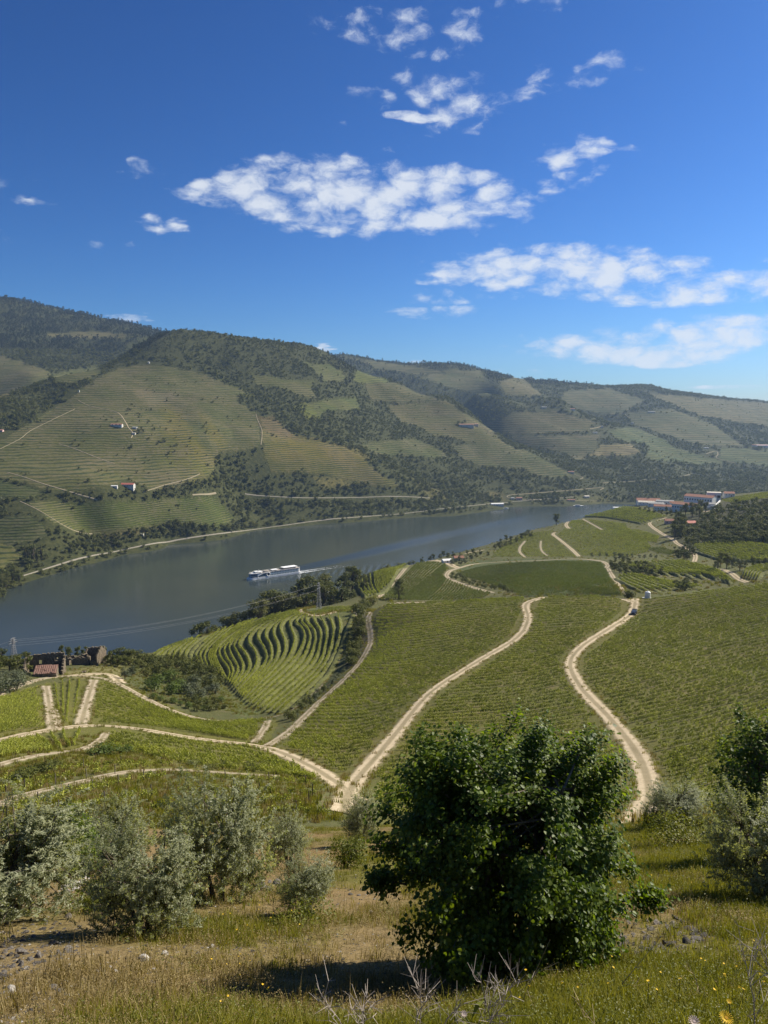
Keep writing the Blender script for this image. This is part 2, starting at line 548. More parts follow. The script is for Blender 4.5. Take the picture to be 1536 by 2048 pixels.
# far bank: shore, slopes, spurs and skylines
FAR = [
 # bank path
 (210, 1100, 1180), (460, 1060, 1385), (660, 1037, 1535), (880, 1019, 1665), (1000, 1003, 1790), (1100, 998, 1830), (1200, 995, 1870), (60, 1135, 1030), (0, 1150, 985), (330, 1078, 1285),
 # left hill
 (0, 1075, 1075), (100, 1040, 1120), (180, 1060, 1180), (0, 1000, 1160), (100, 985, 1200), (200, 1000, 1215), (300, 990, 1290), (400, 985, 1375), (450, 1030, 1395),
 (0, 930, 1310), (100, 930, 1330), (255, 955, 1330), (350, 930, 1440), (430, 960, 1440), (0, 870, 1450), (120, 860, 1500), (240, 850, 1530), (350, 850, 1620), (420, 890, 1540),
 (0, 810, 1640), (100, 805, 1690), (200, 790, 1740), (300, 790, 1770), (420, 790, 1830), (500, 850, 1740), (530, 900, 1620),
 (30, 785, 1760), (120, 752, 1880), (200, 735, 1950), (280, 728, 1960), (370, 735, 1980), (440, 765, 1950), (260, 700, 2080), (340, 668, 2230), (420, 668, 2260), (500, 674, 2290), (560, 682, 2320), (640, 698, 2400),
 (430, 715, 2080), (500, 740, 2040), (560, 720, 2150), (560, 800, 1920), (600, 860, 1780), (640, 760, 2120), (620, 920, 1660), (540, 940, 1580), (480, 1000, 1480), (560, 1000, 1520), (620, 990, 1570), (700, 900, 1760), (680, 860, 1860),
 (720, 950, 1690), (780, 970, 1690), (700, 1000, 1610), (800, 1005, 1660), (850, 1000, 1700),
 # gullies and second spur
 (690, 790, 2150), (720, 850, 1990), (760, 900, 1880), (820, 950, 1790), (700, 730, 2420), (740, 750, 2480), (790, 762, 2500), (760, 820, 2230), (800, 870, 2060), (850, 920, 1930), (850, 960, 1850), (900, 985, 1800), (960, 1000, 1770),
 (850, 790, 2470), (870, 830, 2300), (935, 852, 2240), (900, 880, 2120), (960, 850, 2280), (1000, 880, 2200), (1050, 912, 2110), (950, 920, 2040), (1000, 950, 1960), (1100, 945, 2030), (1150, 972, 1950), (1050, 970, 1910), (1200, 988, 1900),
 (890, 790, 2500), (930, 815, 2420),
 # knob and the slopes right of it
 (960, 790, 2960), (1010, 800, 2920), (1060, 812, 2880), (1100, 800, 2950), (1140, 815, 2890), (990, 840, 2760), (1060, 850, 2700), (1130, 850, 2720), (1200, 850, 2760), (1100, 890, 2530), (1050, 880, 2600), (1180, 870, 2620), (1200, 910, 2430), (1260, 895, 2520), (1180, 930, 2280), (1280, 930, 2330), (1240, 960, 2120), (1330, 950, 2250), (1390, 948, 2330), (1300, 975, 2060), (1400, 970, 2190),
 # far right spurs
 (1250, 820, 3350), (1300, 815, 3400), (1340, 822, 3350), (1290, 850, 3100), (1380, 850, 3150), (1420, 880, 2950), (1340, 885, 2850), (1430, 910, 2720), (1350, 915, 2620), (1460, 930, 2620), (1536, 950, 2520), (1536, 970, 2360), (1450, 965, 2330), (1500, 892, 2900), (1536, 890, 2950), (1480, 850, 3350), (1536, 850, 3400), (1600, 950, 2450), (1900, 950, 2500),
 (1250, 795, 3600), (1350, 790, 3850), (1450, 820, 3700), (1536, 825, 3900), (1180, 800, 3500), (1120, 790, 3500),
 # skylines
 (880, 790, 3250), (900, 752, 3500), (950, 770, 3350), (1000, 785, 3250), (1060, 790, 3350), (1000, 750, 3700), (1060, 770, 3600),
 (680, 712, 3900), (760, 724, 3800), (830, 732, 3700), (895, 729, 3650), (960, 741, 3850), (1050, 758, 4000), (1130, 768, 4100), (1210, 774, 4200), (1270, 770, 4200), (1330, 782, 4300), (1400, 790, 4450), (1460, 800, 4600), (1536, 806, 4750), (1900, 825, 5000),
 # hills behind the left hill
 (0, 770, 2350), (60, 755, 2380), (0, 715, 2600), (110, 745, 2480), (60, 720, 2600), (170, 720, 2660), (0, 680, 2800), (110, 680, 2900), (200, 700, 2760), (250, 690, 2800), (0, 640, 3100), (100, 650, 3150), (220, 668, 3080), (300, 680, 2900), (0, 600, 3450), (70, 607, 3450), (150, 628, 3450), (230, 642, 3400), (300, 660, 3350), (350, 672, 3300), (-300, 560, 3450), (-300, 700, 2650), (-300, 850, 1500), (-300, 1000, 1150), (-300, 1150, 960),
]
FAR_H = [
 
 (0, 600, -30), (460, 900, -30), (880, 1100, -30), (1330, 1300, -30), (1900, 1300, -30), (-300, 450, -30), (300, 600, -30), (1000, 800, -30),
 # backs of ridges
 (420, 2600, 200), (540, 2650, 190), (340, 2500, 215), (640, 2800, 220), (500, 3000, 150), (250, 2380, 190), (120, 2150, 150), (30, 2050, 120), (-300, 2000, 110),
 (740, 2950, 140), (850, 2850, 90), (930, 2700, 70), (1000, 2500, 60),
 (1040, 3180, 160), (1120, 3200, 130), (960, 3120, 120),
 (0, 4200, 420), (200, 4200, 420), (400, 4000, 330), (600, 4500, 330), (760, 4600, 380), (900, 4400, 340), (1050, 4900, 320), (1210, 5100, 280), (1400, 5400, 220), (1536, 5600, 180), (-300, 4200, 480), (1900, 6000, 150),
 (0, 6500, 300), (500, 6500, 250), (1000, 6800, 200), (1536, 7000, 120),
]


SHORE = [(-300, 1296), (-150, 1244), (0, 1200), (50, 1168), (120, 1146), (165, 1132), (235, 1115), (330, 1095), (460, 1074), (560, 1058), (660, 1047), (770, 1039), (880, 1031), (1000, 1019), (1100, 1013), (1230, 1009), (1330, 1014), (1450, 1020), (1600, 1026), (1900, 1032)]
def wide(x):
    return math.sqrt(1 + ((min(max(x, -300), 1900) - 768) / F) ** 2)


def dry(x, y, r):
    e = float(px_dir(x, y)[1])
    return min(r, (H - (8 if x < 1250 else 26)) / -e) if e < -0.02 else r


FAR = [(x_, y_, dry(x_, y_, r_ * wide(x_))) for x_, y_, r_ in FAR]
FAR_H = [(x_, r_ * wide(x_), z_) for x_, r_, z_ in FAR_H]
for x_, y_ in SHORE:
    r_ = -H / float(px_dir(x_, y_)[1])
    FAR.append((x_, y_, r_)); FAR_H.append((x_, r_ * .955, -7))


def pack(vis, hid):
    P = []; v = []
    for x, y, r in vis:
        a, e = px_dir(x, y)
        P.append((float(a), math.log(r))); v.append(float(e))
    for x, r, z in hid:
        a, _ = px_dir(x, 830)
        P.append((float(a), math.log(r))); v.append((z - H) / r)
    return np.array(P), np.array(v)


class Terrain:
    def __init__(s, vis, hid, az, lr, lam, noise):
        fit = tps_fit(*pack(vis, hid), lam)
        s.az = az; s.lr = lr
        A, L = np.meshgrid(az, lr, indexing='ij')
        ac = np.clip(A, -0.72, 0.72)                 # beyond the sides the slope just goes on
        E = tps_eval(fit, np.stack([ac.ravel(), L.ravel()], 1)).reshape(A.shape)
        s.R = np.exp(L); s.X = s.R * np.sin(A); s.Y = s.R * np.cos(A)
        s.Z = np.minimum(H + E * s.R + noise(s.X, s.Y, s.R), 728)
        s.E = (s.Z - H) / s.R

    def height(s, X, Y):
        X = np.asarray(X, float); Y = np.asarray(Y, float)
        a = np.arctan2(X, Y); l = np.log(np.maximum(np.hypot(X, Y), 1e-3))
        i = np.clip(np.searchsorted(s.az, a) - 1, 0, len(s.az) - 2)
        u = np.clip((a - s.az[i]) / (s.az[i + 1] - s.az[i]), 0, 1)
        j = np.clip(np.searchsorted(s.lr, l) - 1, 0, len(s.lr) - 2)
        w = np.clip((l - s.lr[j]) / (s.lr[j + 1] - s.lr[j]), 0, 1)
        Z = s.Z
        return (Z[i, j] * (1 - u) + Z[i + 1, j] * u) * (1 - w) + (Z[i, j + 1] * (1 - u) + Z[i + 1, j + 1] * u) * w

    def hit(s, x, y, rmin=3.0, rmax=9000.0):
        """the ground point that pixel (x, y) of the photo shows"""
        a, e = px_dir(x, y)
        a = float(a); e = float(e)
        i = int(np.clip(np.searchsorted(s.az, a) - 1, 0, len(s.az) - 2))
        u = (a - s.az[i]) / (s.az[i + 1] - s.az[i])
        col = s.E[i] * (1 - u) + s.E[i + 1] * u
        r = np.exp(s.lr)
        k0 = int(np.searchsorted(r, rmin)); k1 = int(np.searchsorted(r, rmax))
        seg = col[k0:k1]
        up = np.nonzero(seg >= e)[0]
        if len(up) == 0:
            rr = r[k0 + int(np.argmax(seg))]
        else:
            k = k0 + up[0]
            if k == k0:
                rr = r[k0]
            else:
                t = (e - col[k - 1]) / (col[k] - col[k - 1] + 1e-12)
                rr = math.exp(s.lr[k - 1] * (1 - t) + s.lr[k] * t)
        X, Y = rr * math.sin(a), rr * math.cos(a)
        return np.array([X, Y, float(s.height(X, Y))])

    def line(s, pts, step=None, rmin=3.0, rmax=9000.0, smooth=True):
        """pixel polyline -> smooth polyline on the ground"""
        pts = np.array(pts, float)
        if smooth and len(pts) > 2:
            pts = catmull(pts, 8)
        W = np.array([s.hit(x, y, rmin, rmax) for x, y in pts])
        if step:
            W = resample(W, step)
            W[:, 2] = s.height(W[:, 0], W[:, 1])
        return W

    def mesh(s, name):
        na, nl = s.X.shape
        V = np.stack([s.X.ravel(), s.Y.ravel(), s.Z.ravel()], 1)
        I = np.arange(na * nl).reshape(na, nl)
        Q = np.stack([I[:-1, :-1], I[:-1, 1:], I[1:, 1:], I[1:, :-1]], -1).reshape(-1, 4)[:, ::-1]
        return V, Q


def catmull(P, n):
    P = np.asarray(P, float)
    Q = np.vstack([2 * P[0] - P[1], P, 2 * P[-1] - P[-2]])
    out = []
    for i in range(1, len(Q) - 2):
        p0, p1, p2, p3 = Q[i - 1:i + 3]
        for t in np.arange(n) / n:
            out.append(0.5 * ((2 * p1) + (p2 - p0) * t + (2 * p0 - 5 * p1 + 4 * p2 - p3) * t * t + (3 * p1 - p0 - 3 * p2 + p3) * t ** 3))
    out.append(P[-1])
    return np.array(out)


def resample(W, step=None, n=None):
    d = np.concatenate([[0], np.cumsum(np.linalg.norm(np.diff(W[:, :2], axis=0), axis=1))])
    if n is None:
        n = max(2, int(round(d[-1] / step)) + 1)
    t = np.linspace(0, d[-1], n)
    return np.stack([np.interp(t, d, W[:, k]) for k in range(W.shape[1])], 1)


def in_poly(px, py, poly):
    poly = np.asarray(poly, float)
    inside = np.zeros(np.shape(px), bool)
    j = len(poly) - 1
    for i in range(len(poly)):
        xi, yi = poly[i]; xj, yj = poly[j]
        c = ((yi > py) != (yj > py)) & (px < (xj - xi) * (py - yi) / ((yj - yi) if yj != yi else 1e-9) + xi)
        inside ^= c
        j = i
    return inside


def near_noise(X, Y, R):
    a = np.clip((R - 8) / 60, 0, 1)
    return a * (0.35 * value_noise(X / 23, Y / 23, 3) + 0.12 * value_noise(X / 7, Y / 7, 4)) + 0.05 * value_noise(X / 1.3, Y / 1.3, 5) * np.clip(1 - R / 40, 0, 1)


def far_noise(X, Y, R):
    a = np.clip((R - 1150) / 900, 0.0, 1) * 0.9 + 0.1
    n = 9 * np.abs(value_noise(X / 210 + 0.35 * value_noise(X / 90, Y / 90, 13), Y / 330, 11)) + 4 * value_noise(X / 95, Y / 95, 12) + 1.5 * value_noise(X / 35, Y / 35, 14)
    return a * (n - 4)


def spaced(lo, hi, f0, f1, fine, coarse):
    """fine spacing between f0 and f1, coarse outside"""
    a = np.arange(lo, f0, coarse); b = np.arange(f0, f1, fine); c = np.linspace(f1, hi, max(2, int((hi - f1) / coarse) + 1))
    return np.unique(np.concatenate([a, b, c]))


AZ_N = spaced(-math.pi, math.pi, -0.60, 0.60, 0.0026, 0.045)
LR_N = np.concatenate([np.arange(math.log(1.0), math.log(60), 0.012), np.arange(math.log(60), math.log(1150), 0.0085), np.arange(math.log(1150), math.log(2300), 0.05)])
near = Terrain(NEAR, NEAR_H, AZ_N, LR_N, 2e-5, near_noise)
AZ_F = spaced(-0.95, 0.95, -0.58, 0.58, 0.0017, 0.02)
LR_F = np.concatenate([np.arange(math.log(450), math.log(880), 0.02), np.arange(math.log(880), math.log(5200), 0.0042), np.arange(math.log(5200), math.log(7200), 0.03)])
far = Terrain(FAR, FAR_H, AZ_F, LR_F, 2e-5, far_noise)
# ------------------------------------------------------------------ land cover on the far bank (painted per ground point, by its own colour only)
FIELDS_FAR = [  # outline in photo pixels, terrace height (m), vine tint, share of bare soil
 ([(-300, 900), (0, 880), (60, 845), (100, 820), (150, 790), (185, 760), (235, 735), (300, 728), (370, 738), (430, 757), (495, 786), (470, 800), (515, 828), (520, 850), (522, 890), (515, 900), (440, 905), (430, 918), (428, 945), (400, 962), (310, 985), (260, 960), (220, 970), (150, 985), (100, 980), (0, 955), (-300, 960)], 4.4, (0.095, 0.095, 0.034), .65),
 ([(-300, 965), (0, 960), (60, 975), (105, 985), (60, 1000), (0, 992), (-300, 1000)], 3.0, (0.059, 0.076, 0.024), .3),
 ([(50, 1003), (105, 1000), (200, 1005), (280, 1000), (430, 990), (472, 1038), (440, 1055), (380, 1050), (350, 1046), (200, 1070), (160, 1065), (100, 1040)], 3.2, (0.081, 0.095, 0.025), .55),
 ([(-300, 1050), (0, 1035), (60, 1030), (85, 1050), (95, 1072), (60, 1085), (0, 1090), (-300, 1110)], 3.4, (0.059, 0.074, 0.024), .45),
 ([(-300, 700), (0, 712), (60, 728), (105, 747), (60, 770), (0, 800), (-300, 850)], 5.0, (0.108, 0.101, 0.038), .7),
 ([(105, 752), (145, 738), (200, 734), (205, 745), (165, 760), (120, 768)], 5.0, (0.097, 0.101, 0.034), .6),
 ([(520, 838), (545, 836), (580, 862), (600, 873), (650, 885), (690, 895), (725, 910), (745, 935), (770, 955), (800, 972), (770, 974), (700, 962), (660, 950), (600, 945), (545, 945), (530, 920), (525, 880)], 4.0, (0.113, 0.103, 0.027), .6),
 ([(500, 745), (540, 753), (570, 760), (630, 762), (625, 775), (632, 797), (600, 790), (560, 775), (515, 772)], 5.0, (0.086, 0.092, 0.025), .55),
 ([(605, 725), (660, 730), (690, 745), (690, 765), (650, 762), (640, 750)], 5.0, (0.081, 0.095, 0.030), .5),
 ([(612, 808), (660, 797), (710, 795), (722, 815), (700, 822), (650, 822), (640, 838), (610, 825)], 4.5, (0.086, 0.101, 0.025), .45),
 ([(715, 740), (735, 745), (780, 760), (770, 768), (720, 768), (700, 760)], 6.0, (0.097, 0.112, 0.030), .3),
 ([(718, 890), (760, 882), (830, 877), (870, 895), (905, 917), (860, 915), (800, 912), (750, 910)], 4.5, (0.076, 0.084, 0.027), .6),
 ([(775, 812), (850, 803), (890, 800), (920, 820), (960, 845), (1000, 880), (1032, 902), (980, 890), (920, 880), (870, 872), (830, 850), (800, 840)], 5.0, (0.092, 0.087, 0.029), .65),
 ([(900, 890), (1000, 885), (1060, 905), (1120, 938), (1145, 952), (1100, 957), (1040, 937), (960, 932), (920, 915)], 5.0, (0.070, 0.078, 0.027), .6),
 ([(730, 768), (790, 764), (850, 788), (880, 800), (800, 808), (740, 800)], 6.0, (0.081, 0.078, 0.030), .55),
 ([(840, 757), (890, 737), (960, 742), (1000, 790), (960, 792), (890, 772)], 7.0, (0.092, 0.095, 0.034), .5),
 ([(1000, 762), (1040, 752), (1085, 790), (1060, 796), (1010, 790)], 7.0, (0.108, 0.095, 0.038), .65),
 ([(960, 850), (1030, 825), (1110, 822), (1190, 845), (1180, 862), (1060, 868), (980, 868)], 6.0, (0.092, 0.084, 0.034), .6),
 ([(1020, 872), (1200, 869), (1190, 900), (1160, 925), (1120, 902), (1050, 892)], 5.5, (0.076, 0.076, 0.030), .65),
 ([(1180, 911), (1202, 890), (1262, 888), (1282, 906), (1230, 913)], 5.0, (0.162, 0.134, 0.055), .8),
 ([(1215, 862), (1260, 852), (1320, 875), (1350, 895), (1450, 925), (1400, 931), (1290, 917), (1300, 890), (1240, 880)], 6.0, (0.070, 0.090, 0.030), .4),
 ([(1250, 825), (1340, 818), (1420, 845), (1470, 880), (1490, 893), (1400, 890), (1330, 870), (1270, 850)], 7.0, (0.086, 0.090, 0.038), .5),
 ([(1130, 782), (1220, 776), (1290, 800), (1240, 830), (1150, 820), (1120, 800)], 8.0, (0.081, 0.084, 0.038), .5),
 ([(1290, 787), (1340, 790), (1400, 795), (1700, 820), (1700, 870), (1536, 855), (1400, 832)], 8.0, (0.103, 0.095, 0.043), .45),
 ([(1440, 895), (1536, 900), (1700, 905), (1700, 935), (1536, 932), (1440, 922)], 6.0, (0.076, 0.095, 0.034), .35),
 ([(700, 716), (790, 728), (860, 736), (890, 745), (840, 750), (760, 740)], 9.0, (0.097, 0.095, 0.043), .4),
 ([(90, 668), (190, 662), (252, 668), (250, 678), (100, 676)], 7.0, (0.119, 0.106, 0.043), .5),
 ([(-20, 1160), (-20, 1080), (20, 1090), (45, 1110), (10, 1135)], 5.0, (0.108, 0.112, 0.038), .4),
]
TINTS_FAR = [  # grassy, yellow or bare patches on the slopes: outline, colour, strength
 ([(330, 815), (365, 830), (385, 870), (425, 915), (400, 940), (350, 905), (330, 870)], (.15, .13, .025), .75),
 ([(400, 830), (420, 840), (450, 880), (440, 895), (415, 870)], (.14, .12, .025), .7),
 ([(300, 870), (345, 880), (400, 930), (420, 950), (380, 960), (330, 930)], (.12, .12, .028), .7),
 ([(270, 780), (350, 785), (360, 800), (300, 810)], (.20, .165, .12), .5),
 ([(560, 870), (600, 875), (690, 895), (725, 912), (700, 930), (620, 920), (560, 915)], (.16, .125, .025), .55),
 ([(520, 838), (548, 838), (580, 865), (600, 880), (560, 872), (530, 860)], (.17, .12, .075), .7),
 ([(590, 815), (615, 808), (640, 838), (620, 840)], (.13, .14, .03), .8),
 ([(630, 955), (690, 955), (700, 972), (650, 975)], (.14, .125, .05), .7),
 ([(830, 960), (880, 975), (900, 1000), (850, 1000)], (.12, .11, .045), .5),
 ([(960, 985), (1000, 985), (1010, 1000), (960, 1003)], (.13, .11, .06), .5),
 ([(1120, 1000), (1200, 985), (1250, 1000), (1200, 1008)], (.11, .11, .05), .6),
 ([(430, 750), (500, 785), (480, 795), (430, 775)], (.11, .12, .04), .6),
 ([(200, 1060), (340, 1050), (360, 1056), (210, 1078)], (.13, .11, .06), .5),
]


def far_cover():
    X, Y, Z = far.X.ravel(), far.Y.ravel(), far.Z.ravel()
    px, py, d = project(X, Y, Z)
    j = 3.0
    qx = px + j * value_noise(X / 17, Y / 17, 21) + 2 * value_noise(X / 6, Y / 6, 22)
    qy = py + 0.6 * j * value_noise(X / 17, Y / 17, 23)
    n = len(X)
    vine = np.zeros(n); step = np.full(n, 5.0); soil = np.full(n, .4)
    col = np.tile(np.array([.056, .062, .028]), (n, 1))
    for poly, st, c, so in FIELDS_FAR:
        m = in_poly(qx, qy, poly)
        vine[m] = 1; step[m] = st; soil[m] = so
        col[m] = c
    for poly, c, s in TINTS_FAR:
        P = np.array(poly, float); cen = P.mean(0)
        for k in (0.8, 1.0, 1.25):
            m = in_poly(qx, qy, (P - cen) * k + cen)
            col[m] += (np.array(c) - col[m]) * s * 0.6
    return vine, step, soil, col, px, py


vine_f, step_f, soil_f, col_f, fpx, fpy = far_cover()


def far_material():
    m, nt = new_mat('terraced_hillside')
    g = NT(nt)
    P = g.pos()
    z = g.n('ShaderNodeSeparateXYZ'); g.put(z.inputs[0], P)
    base = g.attr('tone'); vine = g.attr('vine', 'Fac'); st = g.attr('step', 'Fac'); soil = g.attr('soil', 'Fac')
    wob = g.math('MULTIPLY', g.math('SUBTRACT', g.noise(P, 0.014, 4), 0.5), 4.2)
    ph = g.math('DIVIDE', g.math('ADD', z.outputs[2], g.math('MULTIPLY', wob, 2.2)), st)
    fr = g.math('FRACT', ph)
    line = g.math('MULTIPLY', g.sstep(fr, 0.5, 0.62), g.math('SUBTRACT', 1.0, g.sstep(fr, 0.88, 0.98)))
    br = g.sstep(g.noise(P, 0.045, 4), 0.34, 0.6)                # rows break and fade
    n1 = g.noise(P, 0.012, 5, 0.6); n2 = g.noise(P, 0.16, 4, 0.65); n3 = g.noise(P, 0.9, 2)
    base = g.mix(1.0, base, (.82, .85, .68), 'MULTIPLY')
    field = g.mix(g.sstep(n1, 0.35, 0.65), base, g.mix(1.0, base, (1.25, 1.12, 0.95), 'MULTIPLY'))
    field = g.mix(g.math('MULTIPLY', g.sstep(g.math('ADD', g.math('MULTIPLY', n2, .6), g.math('MULTIPLY', n1, .4)), 0.42, 0.62), soil), field, (.145, .122, .078))
    rowc = g.mix(g.sstep(n3, 0.35, 0.7), (.022, .034, .012), (.04, .055, .018))
    field = g.mix(g.math('MULTIPLY', line, g.math('ADD', 0.35, g.math('MULTIPLY', br, 0.6))), field, rowc)
    wild = g.mix(g.sstep(n2, 0.3, 0.7), g.mix(1.0, base, (.62, .66, .6), 'MULTIPLY'), g.mix(1.0, base, (1.4, 1.25, 1.2), 'MULTIPLY'))
    col = g.mix(vine, wild, field)
    h = g.math('MULTIPLY', line, g.math('MULTIPLY', vine, 1.2))
    nrm = g.bump(g.math('ADD', h, g.math('MULTIPLY', n2, 1.5)), 0.7, 1.0)
    g.out(g.bsdf(col, 0.95, nrm, 0.1).outputs[0])
    return m


def build_far():
    V, Q = far.mesh('far_hills')
    zz = V[:, 2][Q].max(1)
    me = np_mesh('far_hills', V, Q[zz > -25], 4)
    set_attr(me, 'vine', vine_f, 'FLOAT'); set_attr(me, 'step', step_f, 'FLOAT'); set_attr(me, 'soil', soil_f, 'FLOAT')
    set_attr(me, 'tone', np.concatenate([col_f, np.ones((len(col_f), 1))], 1), 'FLOAT_COLOR')
    return obj_of('far_hills', me, far_material(), smooth=True, kind='structure')


build_far()

# ------------------------------------------------------------------ cover of the near hillside
COVER_NEAR = [  # outline px, (rmin, rmax), colour
 # vineyard ground: fields between the tracks, right field, left fields
 ([(770, 1208), (1090, 1192), (1250, 1190), (1275, 1200), (1300, 1640), (1250, 1650), (740, 1650), (660, 1560), (550, 1500), (640, 1402), (735, 1300), (740, 1240)], (70, 400), (.094, .098, .022)),
 ([(1275, 1195), (1800, 1130), (1800, 1640), (1300, 1650)], (60, 420), (.090, .095, .022)),
 ([(-200, 1420), (0, 1390), (80, 1368), (210, 1356), (260, 1372), (400, 1440), (560, 1440), (530, 1500), (660, 1560), (400, 1540), (-200, 1560)], (100, 300), (.105, .112, .022)),
 ([(-200, 1560), (660, 1560), (700, 1610), (-200, 1700)], (60, 140), (.10, .11, .035)),
 ([(300, 1310), (610, 1215), (715, 1220), (690, 1310), (640, 1390), (480, 1440), (440, 1410), (430, 1370), (380, 1330)], (225, 420), (.085, .105, .03)),
 ([(720, 1150), (830, 1110), (900, 1120), (1030, 1190), (740, 1200)], (420, 720), (.10, .105, .038)),
 ([(910, 1135), (960, 1120), (1200, 1115), (1240, 1190), (1060, 1195)], (400, 720), (.055, .078, .024)),
 ([(950, 1115), (1060, 1060), (1110, 1040), (1250, 1010), (1340, 1040), (1370, 1110), (1210, 1120)], (600, 1150), (.09, .10, .032)),
 ([(1210, 1110), (1370, 1110), (1390, 1080), (1800, 1080), (1800, 1150), (1290, 1195)], (400, 720), (.085, .098, .032)),
 ([(1420, 1000), (1800, 960), (1800, 1000), (1480, 1010)], (900, 1200), (.10, .11, .04)),
 # wooded slope on the right
 ([(1340, 1045), (1440, 1005), (1500, 1000), (1800, 985), (1800, 1082), (1400, 1082), (1360, 1100)], (640, 1150), (.035, .042, .016)),
 # gully scrub and the bank below the ruins
 ([(240, 1345), (330, 1330), (430, 1360), (450, 1410), (400, 1425), (300, 1395)], (230, 330), (.06, .075, .02)),
 ([(120, 1345), (250, 1320), (240, 1355), (150, 1358)], (260, 340), (.13, .13, .045)),
 ([(690, 1330), (715, 1220), (745, 1215), (735, 1300), (700, 1345)], (240, 400), (.07, .07, .035)),
]


def near_cover():
    X, Y, Z = near.X.ravel(), near.Y.ravel(), near.Z.ravel(); R = near.R.ravel()
    px, py, d = project(X, Y, Z)
    front = d > 0.5
    col = np.tile(np.array([.075, .085, .028]), (len(X), 1))
    # dry and grassy ground of the bank close by
    fg = R < 62
    dry = np.clip(0.5 + 0.9 * value_noise(X / 3.1, Y / 3.1, 31) + 0.5 * value_noise(X / 1.1, Y / 1.1, 32) - 0.09 * np.clip(X, -6, 8) - 0.02 * (R - 10) + .3 * np.clip(.8 - X, 0, 1), 0, 1)[:, None]
    col[fg] = ((1 - dry) * np.array([.105, .105, .020]) + dry * np.array([.19, .14, .062]))[fg]
    col[Z < 16] = (.05, .055, .022)
    for poly, (r0, r1), c in COVER_NEAR:
        m = front & (R >= r0) & (R <= r1) & in_poly(px, py, poly)
        col[m] = c
    return col


def near_material():
    m, nt = new_mat('hillside_soil')
    g = NT(nt)
    P = g.pos()
    base = g.attr('tone')
    n0 = g.noise(P, 0.03, 4, 0.6); n1 = g.noise(P, 0.35, 5, 0.62); n2 = g.noise(P, 3.0, 5, 0.65); n3 = g.noise(P, 26.0, 4, 0.65)
    c = g.mix(g.sstep(n0, 0.35, 0.68), base, g.mix(1.0, base, (1.18, 1.06, 1.0), 'MULTIPLY'))
    c = g.mix(g.math('MULTIPLY', g.sstep(n1, 0.50, 0.72), 0.55), c, (.17, .135, .075))
    c = g.mix(g.math('MULTIPLY', g.sstep(n2, 0.48, 0.7), 0.5), c, g.mix(1.0, base, (.55, .62, .5), 'MULTIPLY'))
    c = g.mix(g.math('MULTIPLY', g.sstep(n3, 0.52, 0.68), 0.55), c, (.25, .20, .13))
    c = g.mix(g.math('MULTIPLY', g.math('SUBTRACT', 1.0, g.sstep(n3, 0.36, 0.48)), 0.6), c, (.055, .045, .025))
    h = g.math('ADD', g.math('MULTIPLY', n1, 0.5), g.math('ADD', g.math('MULTIPLY', n2, 0.12), g.math('MULTIPLY', n3, 0.025)))
    g.out(g.bsdf(c, 0.95, g.bump(h, 0.8, 1.0), 0.1).outputs[0])
    return m


def build_near():
    V, Q = near.mesh('ground')
    me = np_mesh('ground', V, Q[V[:, 2][Q].max(1) > -30], 4)
    col = near_cover()
    set_attr(me, 'tone', np.concatenate([col, np.ones((len(col), 1))], 1), 'FLOAT_COLOR')
    return obj_of('ground', me, near_material(), smooth=True, kind='structure')


build_near()

# ------------------------------------------------------------------ river, with the waves of the ship's wake in its surface
def on_water(x, y):
    a, e = px_dir(x, y)
    r = -H / float(e)
    return np.array([r * math.sin(float(a)), r * math.cos(float(a)), 0.0])


BOW = on_water(494, 1160)
STERN = on_water(597, 1145)
SDIR = (BOW - STERN); SLEN = float(np.linalg.norm(SDIR)); SDIR /= SLEN
SSIDE = np.array([-SDIR[1], SDIR[0], 0])          # port side


def river_material():
    m, nt = new_mat('river_water')
    g = NT(nt)
    P = g.pos()
    n1 = g.noise(P, 0.012, 3); n2 = g.noise(P, 0.25, 3, 0.6)
    mp = g.n('ShaderNodeMapping'); g.put(mp.inputs['Vector'], P); mp.inputs['Scale'].default_value = (0.5, 0.9, 1)
    n3 = g.noise(mp.outputs[0], 0.9, 3, 0.6)
    c = g.mix(g.sstep(n1, 0.3, 0.7), (.030, .040, .036), (.036, .046, .040))
    h = g.math('ADD', g.math('MULTIPLY', n2, 0.25), g.math('MULTIPLY', n3, 0.22))
    b = g.bsdf(c, 0.12, g.bump(h, 0.28, 1.0), 0.5)
    b.inputs['IOR'].default_value = 1.33
    g.out(b.outputs[0])
    return m


def wake_height(u, v):
    """u metres behind the bow along the course, v metres to the side"""
    z = np.zeros_like(u)
    for s in (1, -1):
        a = math.radians(15.5)
        c = u * math.sin(a) - s * v * math.cos(a)          # distance across the arm of the V
        along = u * math.cos(a) + s * v * math.sin(a)
        w = np.exp(-((c - 4) / (8 + 0.045 * np.maximum(along, 0))) ** 2) * (along > 12) * np.clip(along / 60, 0, 1)
        amp = 0.75 * np.exp(-np.maximum(along, 0) / 320)
        k = 2 * math.pi / 9.5
        ph = (u * math.cos(math.radians(38)) - s * v * math.sin(math.radians(38)) * -1) * k
        z += amp * w * np.sin(ph)
    wl = 2 * math.pi / 17
    z += 0.03 * np.sin(u * wl + 0.6 * np.sin(v / 9)) * np.exp(-(v / (7 + 0.06 * np.maximum(u - 70, 0))) ** 2) * (u > 85) * np.exp(-np.maximum(u - 85, 0) / 180)
    return z


